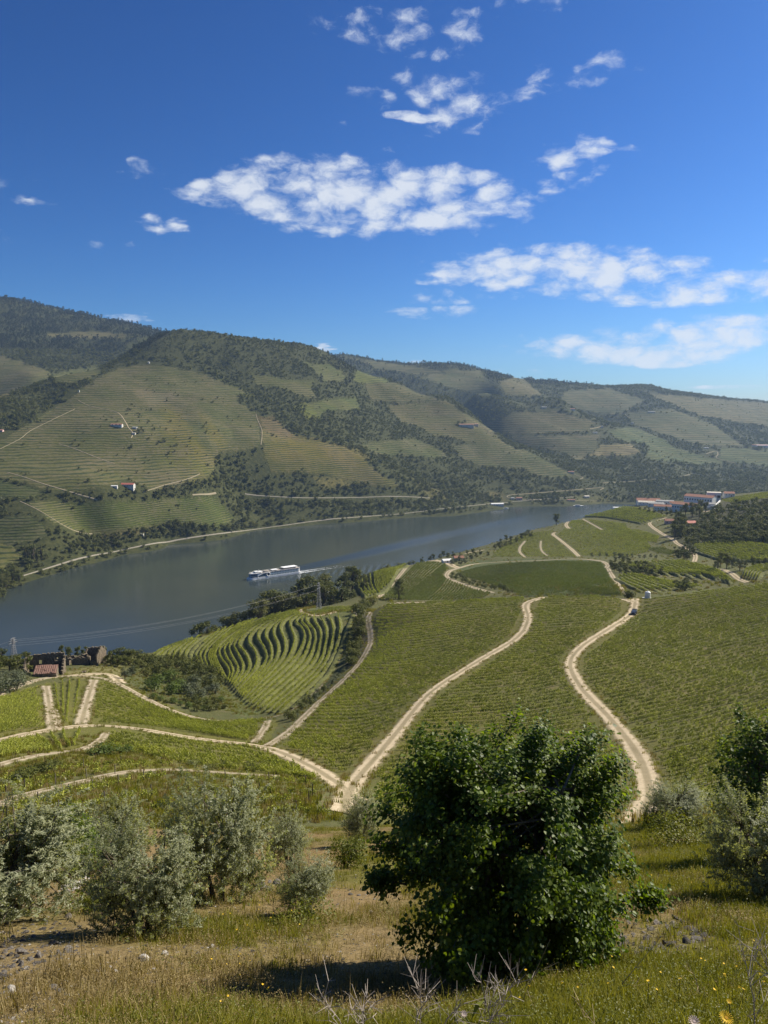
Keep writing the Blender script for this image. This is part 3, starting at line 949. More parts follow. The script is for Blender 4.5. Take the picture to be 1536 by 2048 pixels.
def build_river():
    us = np.unique(np.concatenate([np.arange(-1500, -60, 60), np.arange(-60, 720, 1.7), np.arange(720, 3600, 60)]))
    vs = np.unique(np.concatenate([np.arange(-2400, -190, 60), np.arange(-190, 190, 1.7), np.arange(190, 2400, 60)]))
    U, Vv = np.meshgrid(us, vs, indexing='ij')
    Z = wake_height(U, Vv)
    B = BOW
    X = B[0] - SDIR[0] * U + SSIDE[0] * Vv
    Y = B[1] - SDIR[1] * U + SSIDE[1] * Vv
    V = np.stack([X.ravel(), Y.ravel(), Z.ravel()], 1)
    I = np.arange(U.size).reshape(U.shape)
    Q = np.stack([I[:-1, :-1], I[:-1, 1:], I[1:, 1:], I[1:, :-1]], -1).reshape(-1, 4)
    me = np_mesh('river', V, Q, 4)
    return obj_of('river', me, river_material(), smooth=True, kind='structure')


build_river()

# ------------------------------------------------------------------ haze in the valley air
def build_haze():
    mb = MB()
    mb.box(-7600, 7600, -2500, 7400, -45, 745)
    m, nt = new_mat('haze_air')
    g = NT(nt)
    v = g.n('ShaderNodeVolumePrincipled')
    v.inputs['Color'].default_value = (.48, .70, 1.0, 1)
    v.inputs['Density'].default_value = 5.0e-5
    v.inputs['Anisotropy'].default_value = 0.25
    o = g.n('ShaderNodeOutputMaterial')
    nt.links.new(v.outputs[0], o.inputs['Volume'])
    mb.build('haze', m, kind='stuff')


build_haze()
# ------------------------------------------------------------------ dirt tracks
def track_material(name, c1, c2, grass, rut=1.0):
    m, nt = new_mat(name)
    g = NT(nt)
    P = g.pos()
    a = g.attr('across', 'Fac')
    n1 = g.noise(P, 0.5, 5, 0.65); n2 = g.noise(P, 5.0, 4, 0.65); n0 = g.noise(P, 0.07, 3)
    c = g.mix(g.sstep(g.math('ADD', g.math('MULTIPLY', n1, 0.6), g.math('MULTIPLY', n2, 0.4)), 0.38, 0.62), c1, c2)
    aa = g.math('ABSOLUTE', a)
    ruts = g.math('SUBTRACT', 1.0, g.sstep(g.math('ABSOLUTE', g.math('SUBTRACT', aa, 0.45)), 0.10, 0.3))
    c = g.mix(g.math('MULTIPLY', g.math('SUBTRACT', 1.0, ruts), 0.72 * rut), c, (.20, .165, .09))
    edge = g.sstep(g.math('ADD', aa, g.math('ADD', g.math('MULTIPLY', g.math('SUBTRACT', n1, 0.5), 1.1), g.math('MULTIPLY', g.math('SUBTRACT', n2, 0.5), 0.5))), 0.66, 0.92)
    mid = g.math('MULTIPLY', g.math('SUBTRACT', 1.0, g.sstep(aa, 0.05, 0.2)), g.math('MULTIPLY', g.sstep(n0, 0.5, 0.65), g.sstep(n2, 0.4, 0.6)))
    c = g.mix(g.math('MAXIMUM', edge, g.math('MULTIPLY', mid, 0.7)), c, grass)
    g.out(g.bsdf(c, 0.95, g.bump(g.math('ADD', n2, g.math('MULTIPLY', n1, 2.0)), 0.6, 0.12), 0.1).outputs[0])
    return m


M_TRACK = track_material('pale_dirt', (.40, .325, .21), (.52, .43, .29), (.13, .12, .05))
M_TRACK2 = track_material('worn_dirt', (.30, .25, .17), (.44, .37, .26), (.11, .11, .045))
M_TRACK_FAR = track_material('far_dirt', (.25, .21, .14), (.34, .285, .195), (.10, .10, .045), 0.4)
M_ROAD = track_material('bank_road', (.24, .22, .18), (.31, .28, .23), (.09, .09, .04), 0.3)

TRACKS = [  # terrain, photo pixels, width m, material, (rmin, rmax), label-free structure
 (near, [(1256, 1672), (1268, 1650), (1283, 1625), (1300, 1590), (1278, 1515), (1222, 1440), (1165, 1380), (1140, 1330), (1162, 1295), (1212, 1262), (1258, 1232), (1269, 1212), (1271, 1194)], 4.5, M_TRACK, (60, 380)),
 (near, [(690, 1660), (690, 1610), (712, 1562), (748, 1520), (790, 1470), (860, 1387), (960, 1321), (1035, 1275), (1056, 1238), (1050, 1210), (1072, 1199), (1090, 1194)], 4.5, M_TRACK, (80, 400)),
 (near, [(535, 1492), (580, 1462), (640, 1402), (700, 1347), (735, 1300), (741, 1270), (736, 1240), (748, 1218), (775, 1208), (850, 1205)], 3.4, M_TRACK2, (120, 420)),
 (near, [(-260, 1530), (-100, 1502), (0, 1481), (100, 1460), (200, 1451), (300, 1462), (400, 1479), (520, 1493), (600, 1523), (665, 1560), (696, 1586), (715, 1625)], 4.6, M_TRACK, (90, 250)),
 (near, [(240, 1369), (290, 1396), (340, 1420), (400, 1438), (460, 1443), (520, 1438), (570, 1428), (600, 1410), (630, 1385), (655, 1352), (672, 1325), (686, 1290), (700, 1250), (714, 1222)], 3.2, M_TRACK2, (200, 420)),
 (near, [(-260, 1440), (-60, 1408), (0, 1388), (60, 1364), (130, 1352), (200, 1356), (238, 1368)], 3.6, M_TRACK2, (200, 360)),
 (near, [(150, 1352), (190, 1348), (225, 1350), (240, 1366)], 6.0, M_TRACK, (200, 360)),
 (near, [(92, 1372), (97, 1400), (101, 1430), (106, 1458)], 3.4, M_TRACK2, (150, 300)),
 (near, [(112, 1420), (115, 1440), (117, 1456)], 2.0, M_TRACK2, (150, 300)),
 (near, [(188, 1360), (178, 1390), (170, 1420), (162, 1450)], 4.0, M_TRACK2, (150, 300)),
 (near, [(-260, 1590), (-60, 1545), (0, 1530), (60, 1514), (110, 1506), (160, 1500), (195, 1485), (212, 1466)], 2.4, M_TRACK2, (90, 200)),
 (near, [(-260, 1680), (-60, 1630), (0, 1608), (70, 1585), (160, 1565), (230, 1548), (280, 1541), (380, 1541), (470, 1548), (560, 1553)], 3.0, M_TRACK2, (80, 200)),
 (near, [(508, 1486), (520, 1470), (530, 1455), (535, 1442)], 2.6, M_TRACK2, (120, 260)),
 (near, [(720, 1222), (680, 1222), (640, 1232), (612, 1228), (600, 1221), (625, 1214)], 4.2, M_TRACK, (330, 480)),
 (near, [(372, 1325), (395, 1295), (420, 1268), (462, 1248)], 4.0, M_TRACK2, (290, 480)),
 (near, [(1205, 1193), (1225, 1195), (1245, 1198), (1268, 1204)], 6.0, M_TRACK, (280, 420)),
 # beyond the first crest
 (near, [(985, 1186), (940, 1173), (905, 1160), (893, 1152), (900, 1142), (918, 1136), (950, 1128), (1000, 1124), (1080, 1121), (1150, 1118), (1200, 1122), (1215, 1130), (1212, 1136)], 4.4, M_TRACK2, (450, 800)),
 (near, [(757, 1196), (785, 1168), (812, 1136), (830, 1124), (868, 1121)], 4.0, M_TRACK2, (450, 800)),
 (near, [(868, 1121), (890, 1124), (908, 1133), (918, 1136)], 9.0, M_TRACK, (500, 800)),
 (near, [(928, 1108), (945, 1104), (968, 1100)], 7.0, M_TRACK, (550, 950)),
 (near, [(1158, 1113), (1140, 1096), (1120, 1080), (1106, 1069), (1110, 1065)], 4.4, M_TRACK, (600, 1150)),
 (near, [(1138, 1058), (1132, 1050), (1136, 1043)], 5.0, M_TRACK, (700, 1200)),
 (near, [(1050, 1115), (1040, 1105), (1040, 1095), (1050, 1082)], 3.0, M_TRACK2, (600, 1100)),
 (near, [(1096, 1113), (1085, 1104), (1081, 1094), (1082, 1082)], 2.4, M_TRACK2, (600, 1100)),
 (near, [(1205, 1060), (1185, 1049), (1165, 1038)], 3.0, M_TRACK2, (700, 1200)),
 (near, [(1215, 1136), (1230, 1160), (1248, 1183), (1256, 1192)], 3.8, M_TRACK2, (380, 700)),
 (near, [(1388, 1124), (1391, 1114), (1386, 1103), (1370, 1095), (1354, 1087), (1345, 1078), (1325, 1068), (1302, 1052), (1300, 1045), (1312, 1041), (1335, 1035)], 4.6, M_TRACK, (560, 1100)),
 (near, [(1440, 1138), (1458, 1144), (1472, 1154), (1480, 1160), (1495, 1165)], 4.4, M_TRACK, (380, 700)),
 (near, [(1320, 1152), (1350, 1153), (1400, 1156), (1440, 1162)], 2.6, M_TRACK2, (420, 650)),
 (near, [(1430, 1015), (1420, 1020), (1408, 1024)], 9.0, M_TRACK, (900, 1200)),
 # far bank
 (far, [(45, 1152), (110, 1132), (160, 1117), (230, 1103), (300, 1089), (380, 1076), (460, 1065), (560, 1052), (640, 1041), (720, 1034), (800, 1028), (900, 1016), (1000, 1006), (1080, 999), (1150, 994)], 5.5, M_ROAD, (850, 2600)),
 (far, [(490, 988), (540, 993), (620, 996), (720, 995), (790, 993), (860, 996)], 4.0, M_ROAD, (1200, 2300)),
 (far, [(1195, 1002), (1100, 1000), (1030, 998), (1012, 994), (1020, 990), (1050, 988), (1100, 984), (1160, 979), (1207, 975), (1200, 980)], 5.5, M_TRACK2, (1400, 2600)),
 (far, [(1205, 966), (1260, 963), (1300, 959), (1350, 955), (1385, 948)], 5.5, M_TRACK2, (1800, 2700)),
 (far, [(15, 945), (50, 955), (80, 966), (120, 978), (160, 990), (195, 1000)], 4.0, M_TRACK2, (1000, 1500)),
 (far, [(40, 1003), (60, 1012), (90, 1028), (120, 1048), (150, 1062), (185, 1068)], 3.4, M_TRACK2, (950, 1500)),
 (far, [(118, 888), (150, 898), (200, 918), (230, 928)], 3.4, M_TRACK2, (1200, 1800)),
 (far, [(262, 876), (268, 866), (258, 858), (252, 846), (243, 832), (236, 826)], 4.0, M_TRACK, (1300, 1900)),
 (far, [(155, 800), (165, 806), (185, 814), (225, 822), (240, 828)], 3.4, M_TRACK2, (1400, 2000)),
 (far, [(285, 985), (330, 970), (370, 960), (400, 948)], 3.2, M_TRACK2, (1200, 1700)),
 (far, [(385, 990), (410, 989), (432, 986)], 4.5, M_TRACK2, (1200, 1700)),
 (far, [(0, 898), (40, 878), (60, 862), (100, 842), (150, 818)], 3.0, M_TRACK2, (1200, 1900)),
 (far, [(522, 890), (524, 862), (515, 840), (512, 828)], 3.0, M_TRACK2, (1400, 2100)),
 (far, [(1412, 908), (1432, 902), (1436, 910), (1432, 916), (1470, 926)], 5.5, M_TRACK2, (2200, 3200)),
 (far, [(1360, 880), (1420, 883), (1480, 884), (1500, 888)], 5.0, M_ROAD, (2400, 3600)),
 (far, [(1180, 858), (1190, 856), (1204, 853)], 6.0, M_TRACK, (2400, 3200)),
 (far, [(1140, 943), (1150, 950), (1168, 955), (1160, 958)], 4.5, M_TRACK2, (1700, 2400)),
 (far, [(1250, 828), (1256, 834), (1262, 838)], 5.0, M_TRACK2, (2600, 3600)),
]
TRACK_PTS = []
TRACK_EDGES = []


def build_tracks():
    for T, pts, w, mat, (r0, r1) in TRACKS:
        step = 1.6 if T is near else 7.0
        L = T.line(pts, step, r0, r1)
        if T is far:
            w *= .6
            mat = M_TRACK_FAR if mat is M_TRACK2 else mat
        k = 3                                                      # even out small kinks
        if len(L) > 8:
            for _ in range(6 if T is near else 3):
                L[1:-1, :2] = 0.25 * L[:-2, :2] + 0.5 * L[1:-1, :2] + 0.25 * L[2:, :2]
        t = np.gradient(L[:, :2], axis=0); t /= np.linalg.norm(t, axis=1)[:, None] + 1e-9
        nrm = np.stack([-t[:, 1], t[:, 0]], 1)
        rg = np.random.default_rng(len(L) + int(w * 10))
        s = np.linspace(-1, 1, 9)
        wl = w / 2 * (1 + 0.10 * value_noise(np.arange(len(L)) / 3.0, np.full(len(L), w), 41))
        wr = w / 2 * (1 + 0.10 * value_noise(np.arange(len(L)) / 3.0, np.full(len(L), w + 7), 42))
        ww = np.where(s[None] < 0, wl[:, None], wr[:, None])
        X = L[:, 0:1] + nrm[:, 0:1] * s * ww; Y = L[:, 1:2] + nrm[:, 1:2] * s * ww
        up = 0.10 if T is near else 0.5
        Z = T.height(X, Y) + up * (1 - np.abs(s[None]) ** 6 * 1.5) + 0.03
        V = np.stack([X, Y, Z], -1).reshape(-1, 3)
        I = np.arange(X.size).reshape(X.shape)
        Q = np.stack([I[:-1, :-1], I[1:, :-1], I[1:, 1:], I[:-1, 1:]], -1).reshape(-1, 4)[:, ::-1]
        me = np_mesh('dirt_track', V, Q, 4)
        set_attr(me, 'across', np.tile(s, (len(L), 1)).ravel(), 'FLOAT')
        o = obj_of('dirt_track' if mat is not M_ROAD else 'road', me, mat, smooth=True, kind='structure')
        if T is near:
            TRACK_PTS.append(np.stack([X.ravel(), Y.ravel()], 1))
            for c_ in (0, -1, 1, -2):
                TRACK_EDGES.append(np.stack([X[:, c_], Y[:, c_]], 1))


build_tracks()
_tp = np.concatenate(TRACK_PTS)
TRACK_CELLS = np.unique(np.round(_tp[:, 0] / 1.7).astype(np.int64) * 100003 + np.round(_tp[:, 1] / 1.7).astype(np.int64))


def off_track(X, Y):
    c = np.round(np.asarray(X) / 1.7).astype(np.int64) * 100003 + np.round(np.asarray(Y) / 1.7).astype(np.int64)
    return ~np.isin(c, TRACK_CELLS)


# ------------------------------------------------------------------ foliage meshes
def unit(v):
    return v / (np.linalg.norm(v, axis=-1, keepdims=True) + 1e-9)


def leaf_quads(C, Nn, T, ln, wd, fold=0.25, droop=0.0):
    """one diamond-shaped leaf per centre: normal Nn, long axis T, length ln, width wd (arrays or numbers)"""
    T = unit(T - Nn * (T * Nn).sum(-1, keepdims=True))
    B = np.cross(Nn, T)
    ln = np.broadcast_to(np.asarray(ln, float), (len(C),))[:, None]; wd = np.broadcast_to(np.asarray(wd, float), (len(C),))[:, None]
    a = C - T * ln * 0.5
    b = C - B * wd * 0.5 + Nn * wd * fold - T * ln * 0.06
    c = C + T * ln * 0.5 - Nn * ln * droop
    d = C + B * wd * 0.5 + Nn * wd * fold - T * ln * 0.06
    V = np.stack([a, b, c, d], 1).reshape(-1, 3)
    Q = np.arange(len(V)).reshape(-1, 4)
    # two triangles that share the midrib
    Tn = np.concatenate([Q[:, [0, 2, 1]], Q[:, [0, 3, 2]]])
    return V, Tn


def rand_unit(n, rg):
    v = rg.normal(size=(n, 3))
    return unit(v)


def join_tris(parts):
    V = []; Fc = []; b = 0
    for v, f in parts:
        V.append(v); Fc.append(np.asarray(f) + b); b += len(v)
    return np.concatenate(V), np.concatenate(Fc)


def tri_of(mb):
    """an MB as triangles"""
    f = []
    for q in mb.f:
        for k in range(1, len(q) - 1):
            f.append((q[0], q[k], q[k + 1]))
    return np.array(mb.v, float), np.array(f, int)


def two_part_mesh(name, leaf, wood, m_leaf, m_wood):
    """leaves and wood in one mesh with two materials (plants too small in the photo to show parts)"""
    V, Fc = join_tris([leaf, wood]) if wood is not None else leaf
    me = np_mesh(name, V, Fc, 3)
    me.materials.append(m_leaf)
    if wood is not None:
        me.materials.append(m_wood)
        mi = np.zeros(len(Fc), np.int32); mi[len(leaf[1]):] = 1
        me.polygons.foreach_set('material_index', mi)
    return me


M_VINE = leaf_mat('vine_leaves', [(.06, .080, .008), (.18, .205, .018), (.32, .34, .036), (.50, .50, .10)], 0.5, 0.22, 0.3, 0.12)
M_VINE_D = leaf_mat('dark_vine_leaves', [(.06, .085, .012), (.11, .135, .02), (.18, .195, .035)], 0.5, 0.28, 0.25, 0.1)
M_STEM = plain('vine_wood', (.07, .05, .035), 0.9, 0.3, 8)
M_BARK = plain('grey_bark', (.12, .095, .07), 0.95, 0.35, 6, bump=0.02)
M_SCRUB = leaf_mat('scrub_leaves', [(.060, .073, .021), (.088, .10, .030), (.120, .125, .040), (.16, .15, .052)], 0.7, 0.22, 0.1, 0.03)
M_SCRUB_N = leaf_mat('bank_leaves', [(.040, .052, .012), (.068, .080, .016), (.10, .108, .022), (.14, .135, .032)], 0.6, 0.2, 0.15, 0.08)
M_PALE = leaf_mat('grey_green_leaves', [(.07, .085, .045), (.105, .12, .065), (.14, .15, .085)], 0.6, 0.2, 0.2, 0.1)
M_BRIGHT = leaf_mat('bright_leaves', [(.055, .085, .014), (.085, .12, .02), (.12, .15, .03)], 0.55, 0.3, 0.2, 0.1)
M_CONIFER = leaf_mat('conifer_needles', [(.012, .022, .010), (.02, .034, .013), (.032, .046, .017)], 0.7, 0.1, 0.1, 0.1)


def vine_mesh(seed, m_leaf, length=1.1, height=1.05, n=110, size=0.16):
    rg = np.random.default_rng(seed)
    u = rg.uniform(-0.5, 0.5, n); h = rg.beta(1.6, 1.5, n)
    shoots = 0.16 * np.sin(u * 17 + seed) + 0.08 * np.sin(u * 41 + seed * 3)
    C = np.stack([u * length, rg.normal(0, 0.085, n) * (1.2 - 0.5 * h), 0.28 + h * (height - 0.28 + shoots)], 1)
    Nn = unit(np.stack([rg.normal(0, .6, n), rg.normal(0, 1.0, n), rg.uniform(-.1, 1.0, n)], 1))
    V, T = leaf_quads(C, Nn, rand_unit(n, rg), size * rg.uniform(.7, 1.3, n), size * 0.95 * rg.uniform(.7, 1.3, n), 0.12)
    mb = MB()
    mb.tube([(0, 0, -0.15), (0.03, 0.02, 0.3), (0, 0, 0.62)], [0.045, 0.035, 0.03], 4)
    mb.tube([(-length * .45, 0, 0.6), (0, 0, 0.62), (length * .45, 0, 0.6)], 0.016, 3)
    return two_part_mesh('grape_vine', (V, T), tri_of(mb), m_leaf, M_STEM)


def bush_mesh(name, seed, m_leaf, rx, rz, n, size, lobes=7, wood=True, m_wood=None, shell=0.75, up=0.35):
    """leafy mass of several uneven lobes on short stems, radius rx, height rz, standing on z = 0"""
    rg = np.random.default_rng(seed)
    C = []; Nn = []
    cen = np.stack([rg.uniform(-.5, .5, lobes) * rx, rg.uniform(-.5, .5, lobes) * rx, rz * rg.uniform(.35, .72, lobes)], 1)
    rad = rg.uniform(.42, .62, lobes)
    per = rg.multinomial(n, rad / rad.sum())
    for c, r, k in zip(cen, rad, per):
        d = rand_unit(k, rg); d[:, 2] = np.where(d[:, 2] < -0.55, -d[:, 2], d[:, 2])
        q = rg.uniform(shell, 1.08, k) ** 0.7
        lump = 1 + 0.16 * np.sin(d[:, 0] * 9 + seed) * np.cos(d[:, 1] * 8 - seed) + 0.1 * np.sin(d[:, 2] * 13)
        C.append(c + d * (q * lump)[:, None] * np.array([rx * r, rx * r, rz * r * 0.85]))
        Nn.append(unit(d + 0.75 * rand_unit(k, rg) + np.array([0, 0, up])))
    C = np.concatenate(C); Nn = np.concatenate(Nn)
    C[:, 2] = np.maximum(C[:, 2], 0.02 * rz)
    V, T = leaf_quads(C, Nn, rand_unit(len(C), rg), size * rg.uniform(.6, 1.4, len(C)), size * .8 * rg.uniform(.6, 1.3, len(C)), 0.15)
    mb = MB()
    for c, r in zip(cen, rad):
        mb.tube([(0, 0, -0.25), (c[0] * .4, c[1] * .4, c[2] * .5), tuple(c)], [rz * .03, rz * .022, rz * .01], 4)
    return two_part_mesh(name, (V, T), tri_of(mb) if wood else None, m_leaf, m_wood or M_BARK)


def tree_mesh(name, seed, m_leaf, height, spread, n, size, trunk=0.3, lobes=9, low=0.3, narrow=0.0):
    """tapered trunk with limbs, crown of leaf clumps with gaps"""
    rg = np.random.default_rng(seed)
    mb = MB()
    top = np.array([rg.normal(0, .05) * height, rg.normal(0, .05) * height, height * 0.72])
    mid = top * 0.5 + rg.normal(0, .02, 3) * height
    mb.tube([(0, 0, -0.4), tuple(mid), tuple(top)], [height * .035, height * .022, height * .008], 6)
    C = []; Nn = []
    hh = rg.uniform(low, 0.92, lobes); hh[0] = 0.9
    per = rg.multinomial(n, np.ones(lobes) / lobes)
    for i in range(lobes):
        a = 2.4 * i + rg.uniform(-.4, .4)
        prof = (1 - abs((hh[i] - 0.5) / 0.62) ** 2.0) ** 0.5 if narrow == 0 else (1.05 - hh[i]) ** narrow
        d = spread * 0.62 * prof * rg.uniform(.55, 1.0)
        c = np.array([math.cos(a) * d, math.sin(a) * d, hh[i] * height])
        mb.tube([tuple(mid * (hh[i] / .9)), tuple((c + mid) / 2 + rg.normal(0, .03, 3) * height), tuple(c)], [height * .014, height * .009, height * .004], 4)
        k = per[i]
        dd = rand_unit(k, rg)
        rr = spread * (0.36 if narrow == 0 else 0.30 * (1.15 - hh[i])) * rg.uniform(.75, 1.2)
        q = rg.uniform(.45, 1.1, k)
        C.append(c + dd * q[:, None] * np.array([rr, rr, rr * (.75 if narrow == 0 else 1.5)]))
        Nn.append(unit(dd + .8 * rand_unit(k, rg) + np.array([0, 0, .4])))
    C = np.concatenate(C); Nn = np.concatenate(Nn)
    V, T = leaf_quads(C, Nn, rand_unit(len(C), rg), size * rg.uniform(.6, 1.4, len(C)), size * .75 * rg.uniform(.6, 1.3, len(C)), 0.15)
    return (V, T), tri_of(mb)


# ------------------------------------------------------------------ scattering on points
PROTO = bpy.data.collections.new('plant_kinds')       # source meshes for the masses; not part of the scene itself


def proto_collection(name, meshes):
    c = bpy.data.collections.new(name)
    for i, me in enumerate(meshes):
        o = bpy.data.objects.new('%s_%02d' % (name, i), me)
        c.objects.link(o)
    return c


def scatter(name, P, rz, sc, idx, coll, tilt=None):
    """ONE object: copies of the plants in coll on the points P"""
    me = bpy.data.meshes.new(name)
    n = len(P)
    me.vertices.add(n)
    me.vertices.foreach_set('co', np.ascontiguousarray(P, np.float32).ravel())
    rot = np.zeros((n, 3)); rot[:, 2] = rz
    if tilt is not None: rot[:, :2] = tilt
    set_attr(me, 'rot', rot, 'FLOAT_VECTOR')
    sc = np.asarray(sc, float)
    if sc.ndim == 1: sc = np.repeat(sc[:, None], 3, 1)
    set_attr(me, 'scl', sc, 'FLOAT_VECTOR')
    set_attr(me, 'pick', idx, 'INT')
    o = bpy.data.objects.new(name, me)
    link(o)
    o['kind'] = 'stuff'
    ng = bpy.data.node_groups.new(name, 'GeometryNodeTree')
    ng.interface.new_socket('Geometry', in_out='INPUT', socket_type='NodeSocketGeometry')
    ng.interface.new_socket('Geometry', in_out='OUTPUT', socket_type='NodeSocketGeometry')
    N = ng.nodes; Lk = ng.links
    gi = N.new('NodeGroupInput'); go = N.new('NodeGroupOutput')
    ci = N.new('GeometryNodeCollectionInfo')
    ci.inputs['Collection'].default_value = coll
    ci.inputs['Separate Children'].default_value = True
    ci.inputs['Reset Children'].default_value = True
    ip = N.new('GeometryNodeInstanceOnPoints')
    ip.inputs['Pick Instance'].default_value = True

    def named(nm, typ):
        a = N.new('GeometryNodeInputNamedAttribute'); a.data_type = typ
        a.inputs['Name'].default_value = nm
        return a.outputs['Attribute']
    Lk.new(gi.outputs[0], ip.inputs['Points'])
    Lk.new(ci.outputs[0], ip.inputs['Instance'])
    Lk.new(named('pick', 'INT'), ip.inputs['Instance Index'])
    er = N.new('FunctionNodeEulerToRotation')
    Lk.new(named('rot', 'FLOAT_VECTOR'), er.inputs[0])
    Lk.new(er.outputs[0], ip.inputs['Rotation'])
    Lk.new(named('scl', 'FLOAT_VECTOR'), ip.inputs['Scale'])
    Lk.new(ip.outputs[0], go.inputs[0])
    md = o.modifiers.new('scatter', 'NODES')
    md.node_group = ng
    return o


# ------------------------------------------------------------------ vineyards: rows follow guide lines read off the photo, then real spacing
def rows_between(T, guides, spacing, r0, r1, n_along=None):
    G = [T.line(g, None, r0, r1) for g in guides]
    ln = max(np.linalg.norm(np.diff(g[:, :2], axis=0), axis=1).sum() for g in G)
    M = max(6, int(ln / 4))
    G = [resample(g[:, :2], n=M) for g in G]
    rows = []
    for a, b in zip(G[:-1], G[1:]):
        gap = np.linalg.norm(a - b, axis=1).mean()
        k = max(1, int(round(gap / spacing)))
        for i in range(k):
            rows.append(a + (b - a) * (i / k))
    rows.append(G[-1])
    return rows


def plants_on(rows, pitch, rg, miss=0.06):
    P = []; A = []
    for r in rows:
        q = resample(r, step=pitch)
        if len(q) < 3: continue
        t = np.gradient(q, axis=0)
        a = np.arctan2(t[:, 1], t[:, 0])
        P.append(q + rg.normal(0, 0.07, q.shape)); A.append(a)
    P = np.concatenate(P); A = np.concatenate(A)
    keep = (rg.random(len(P)) > miss) & off_track(P[:, 0], P[:, 1])
    return P[keep], A[keep]


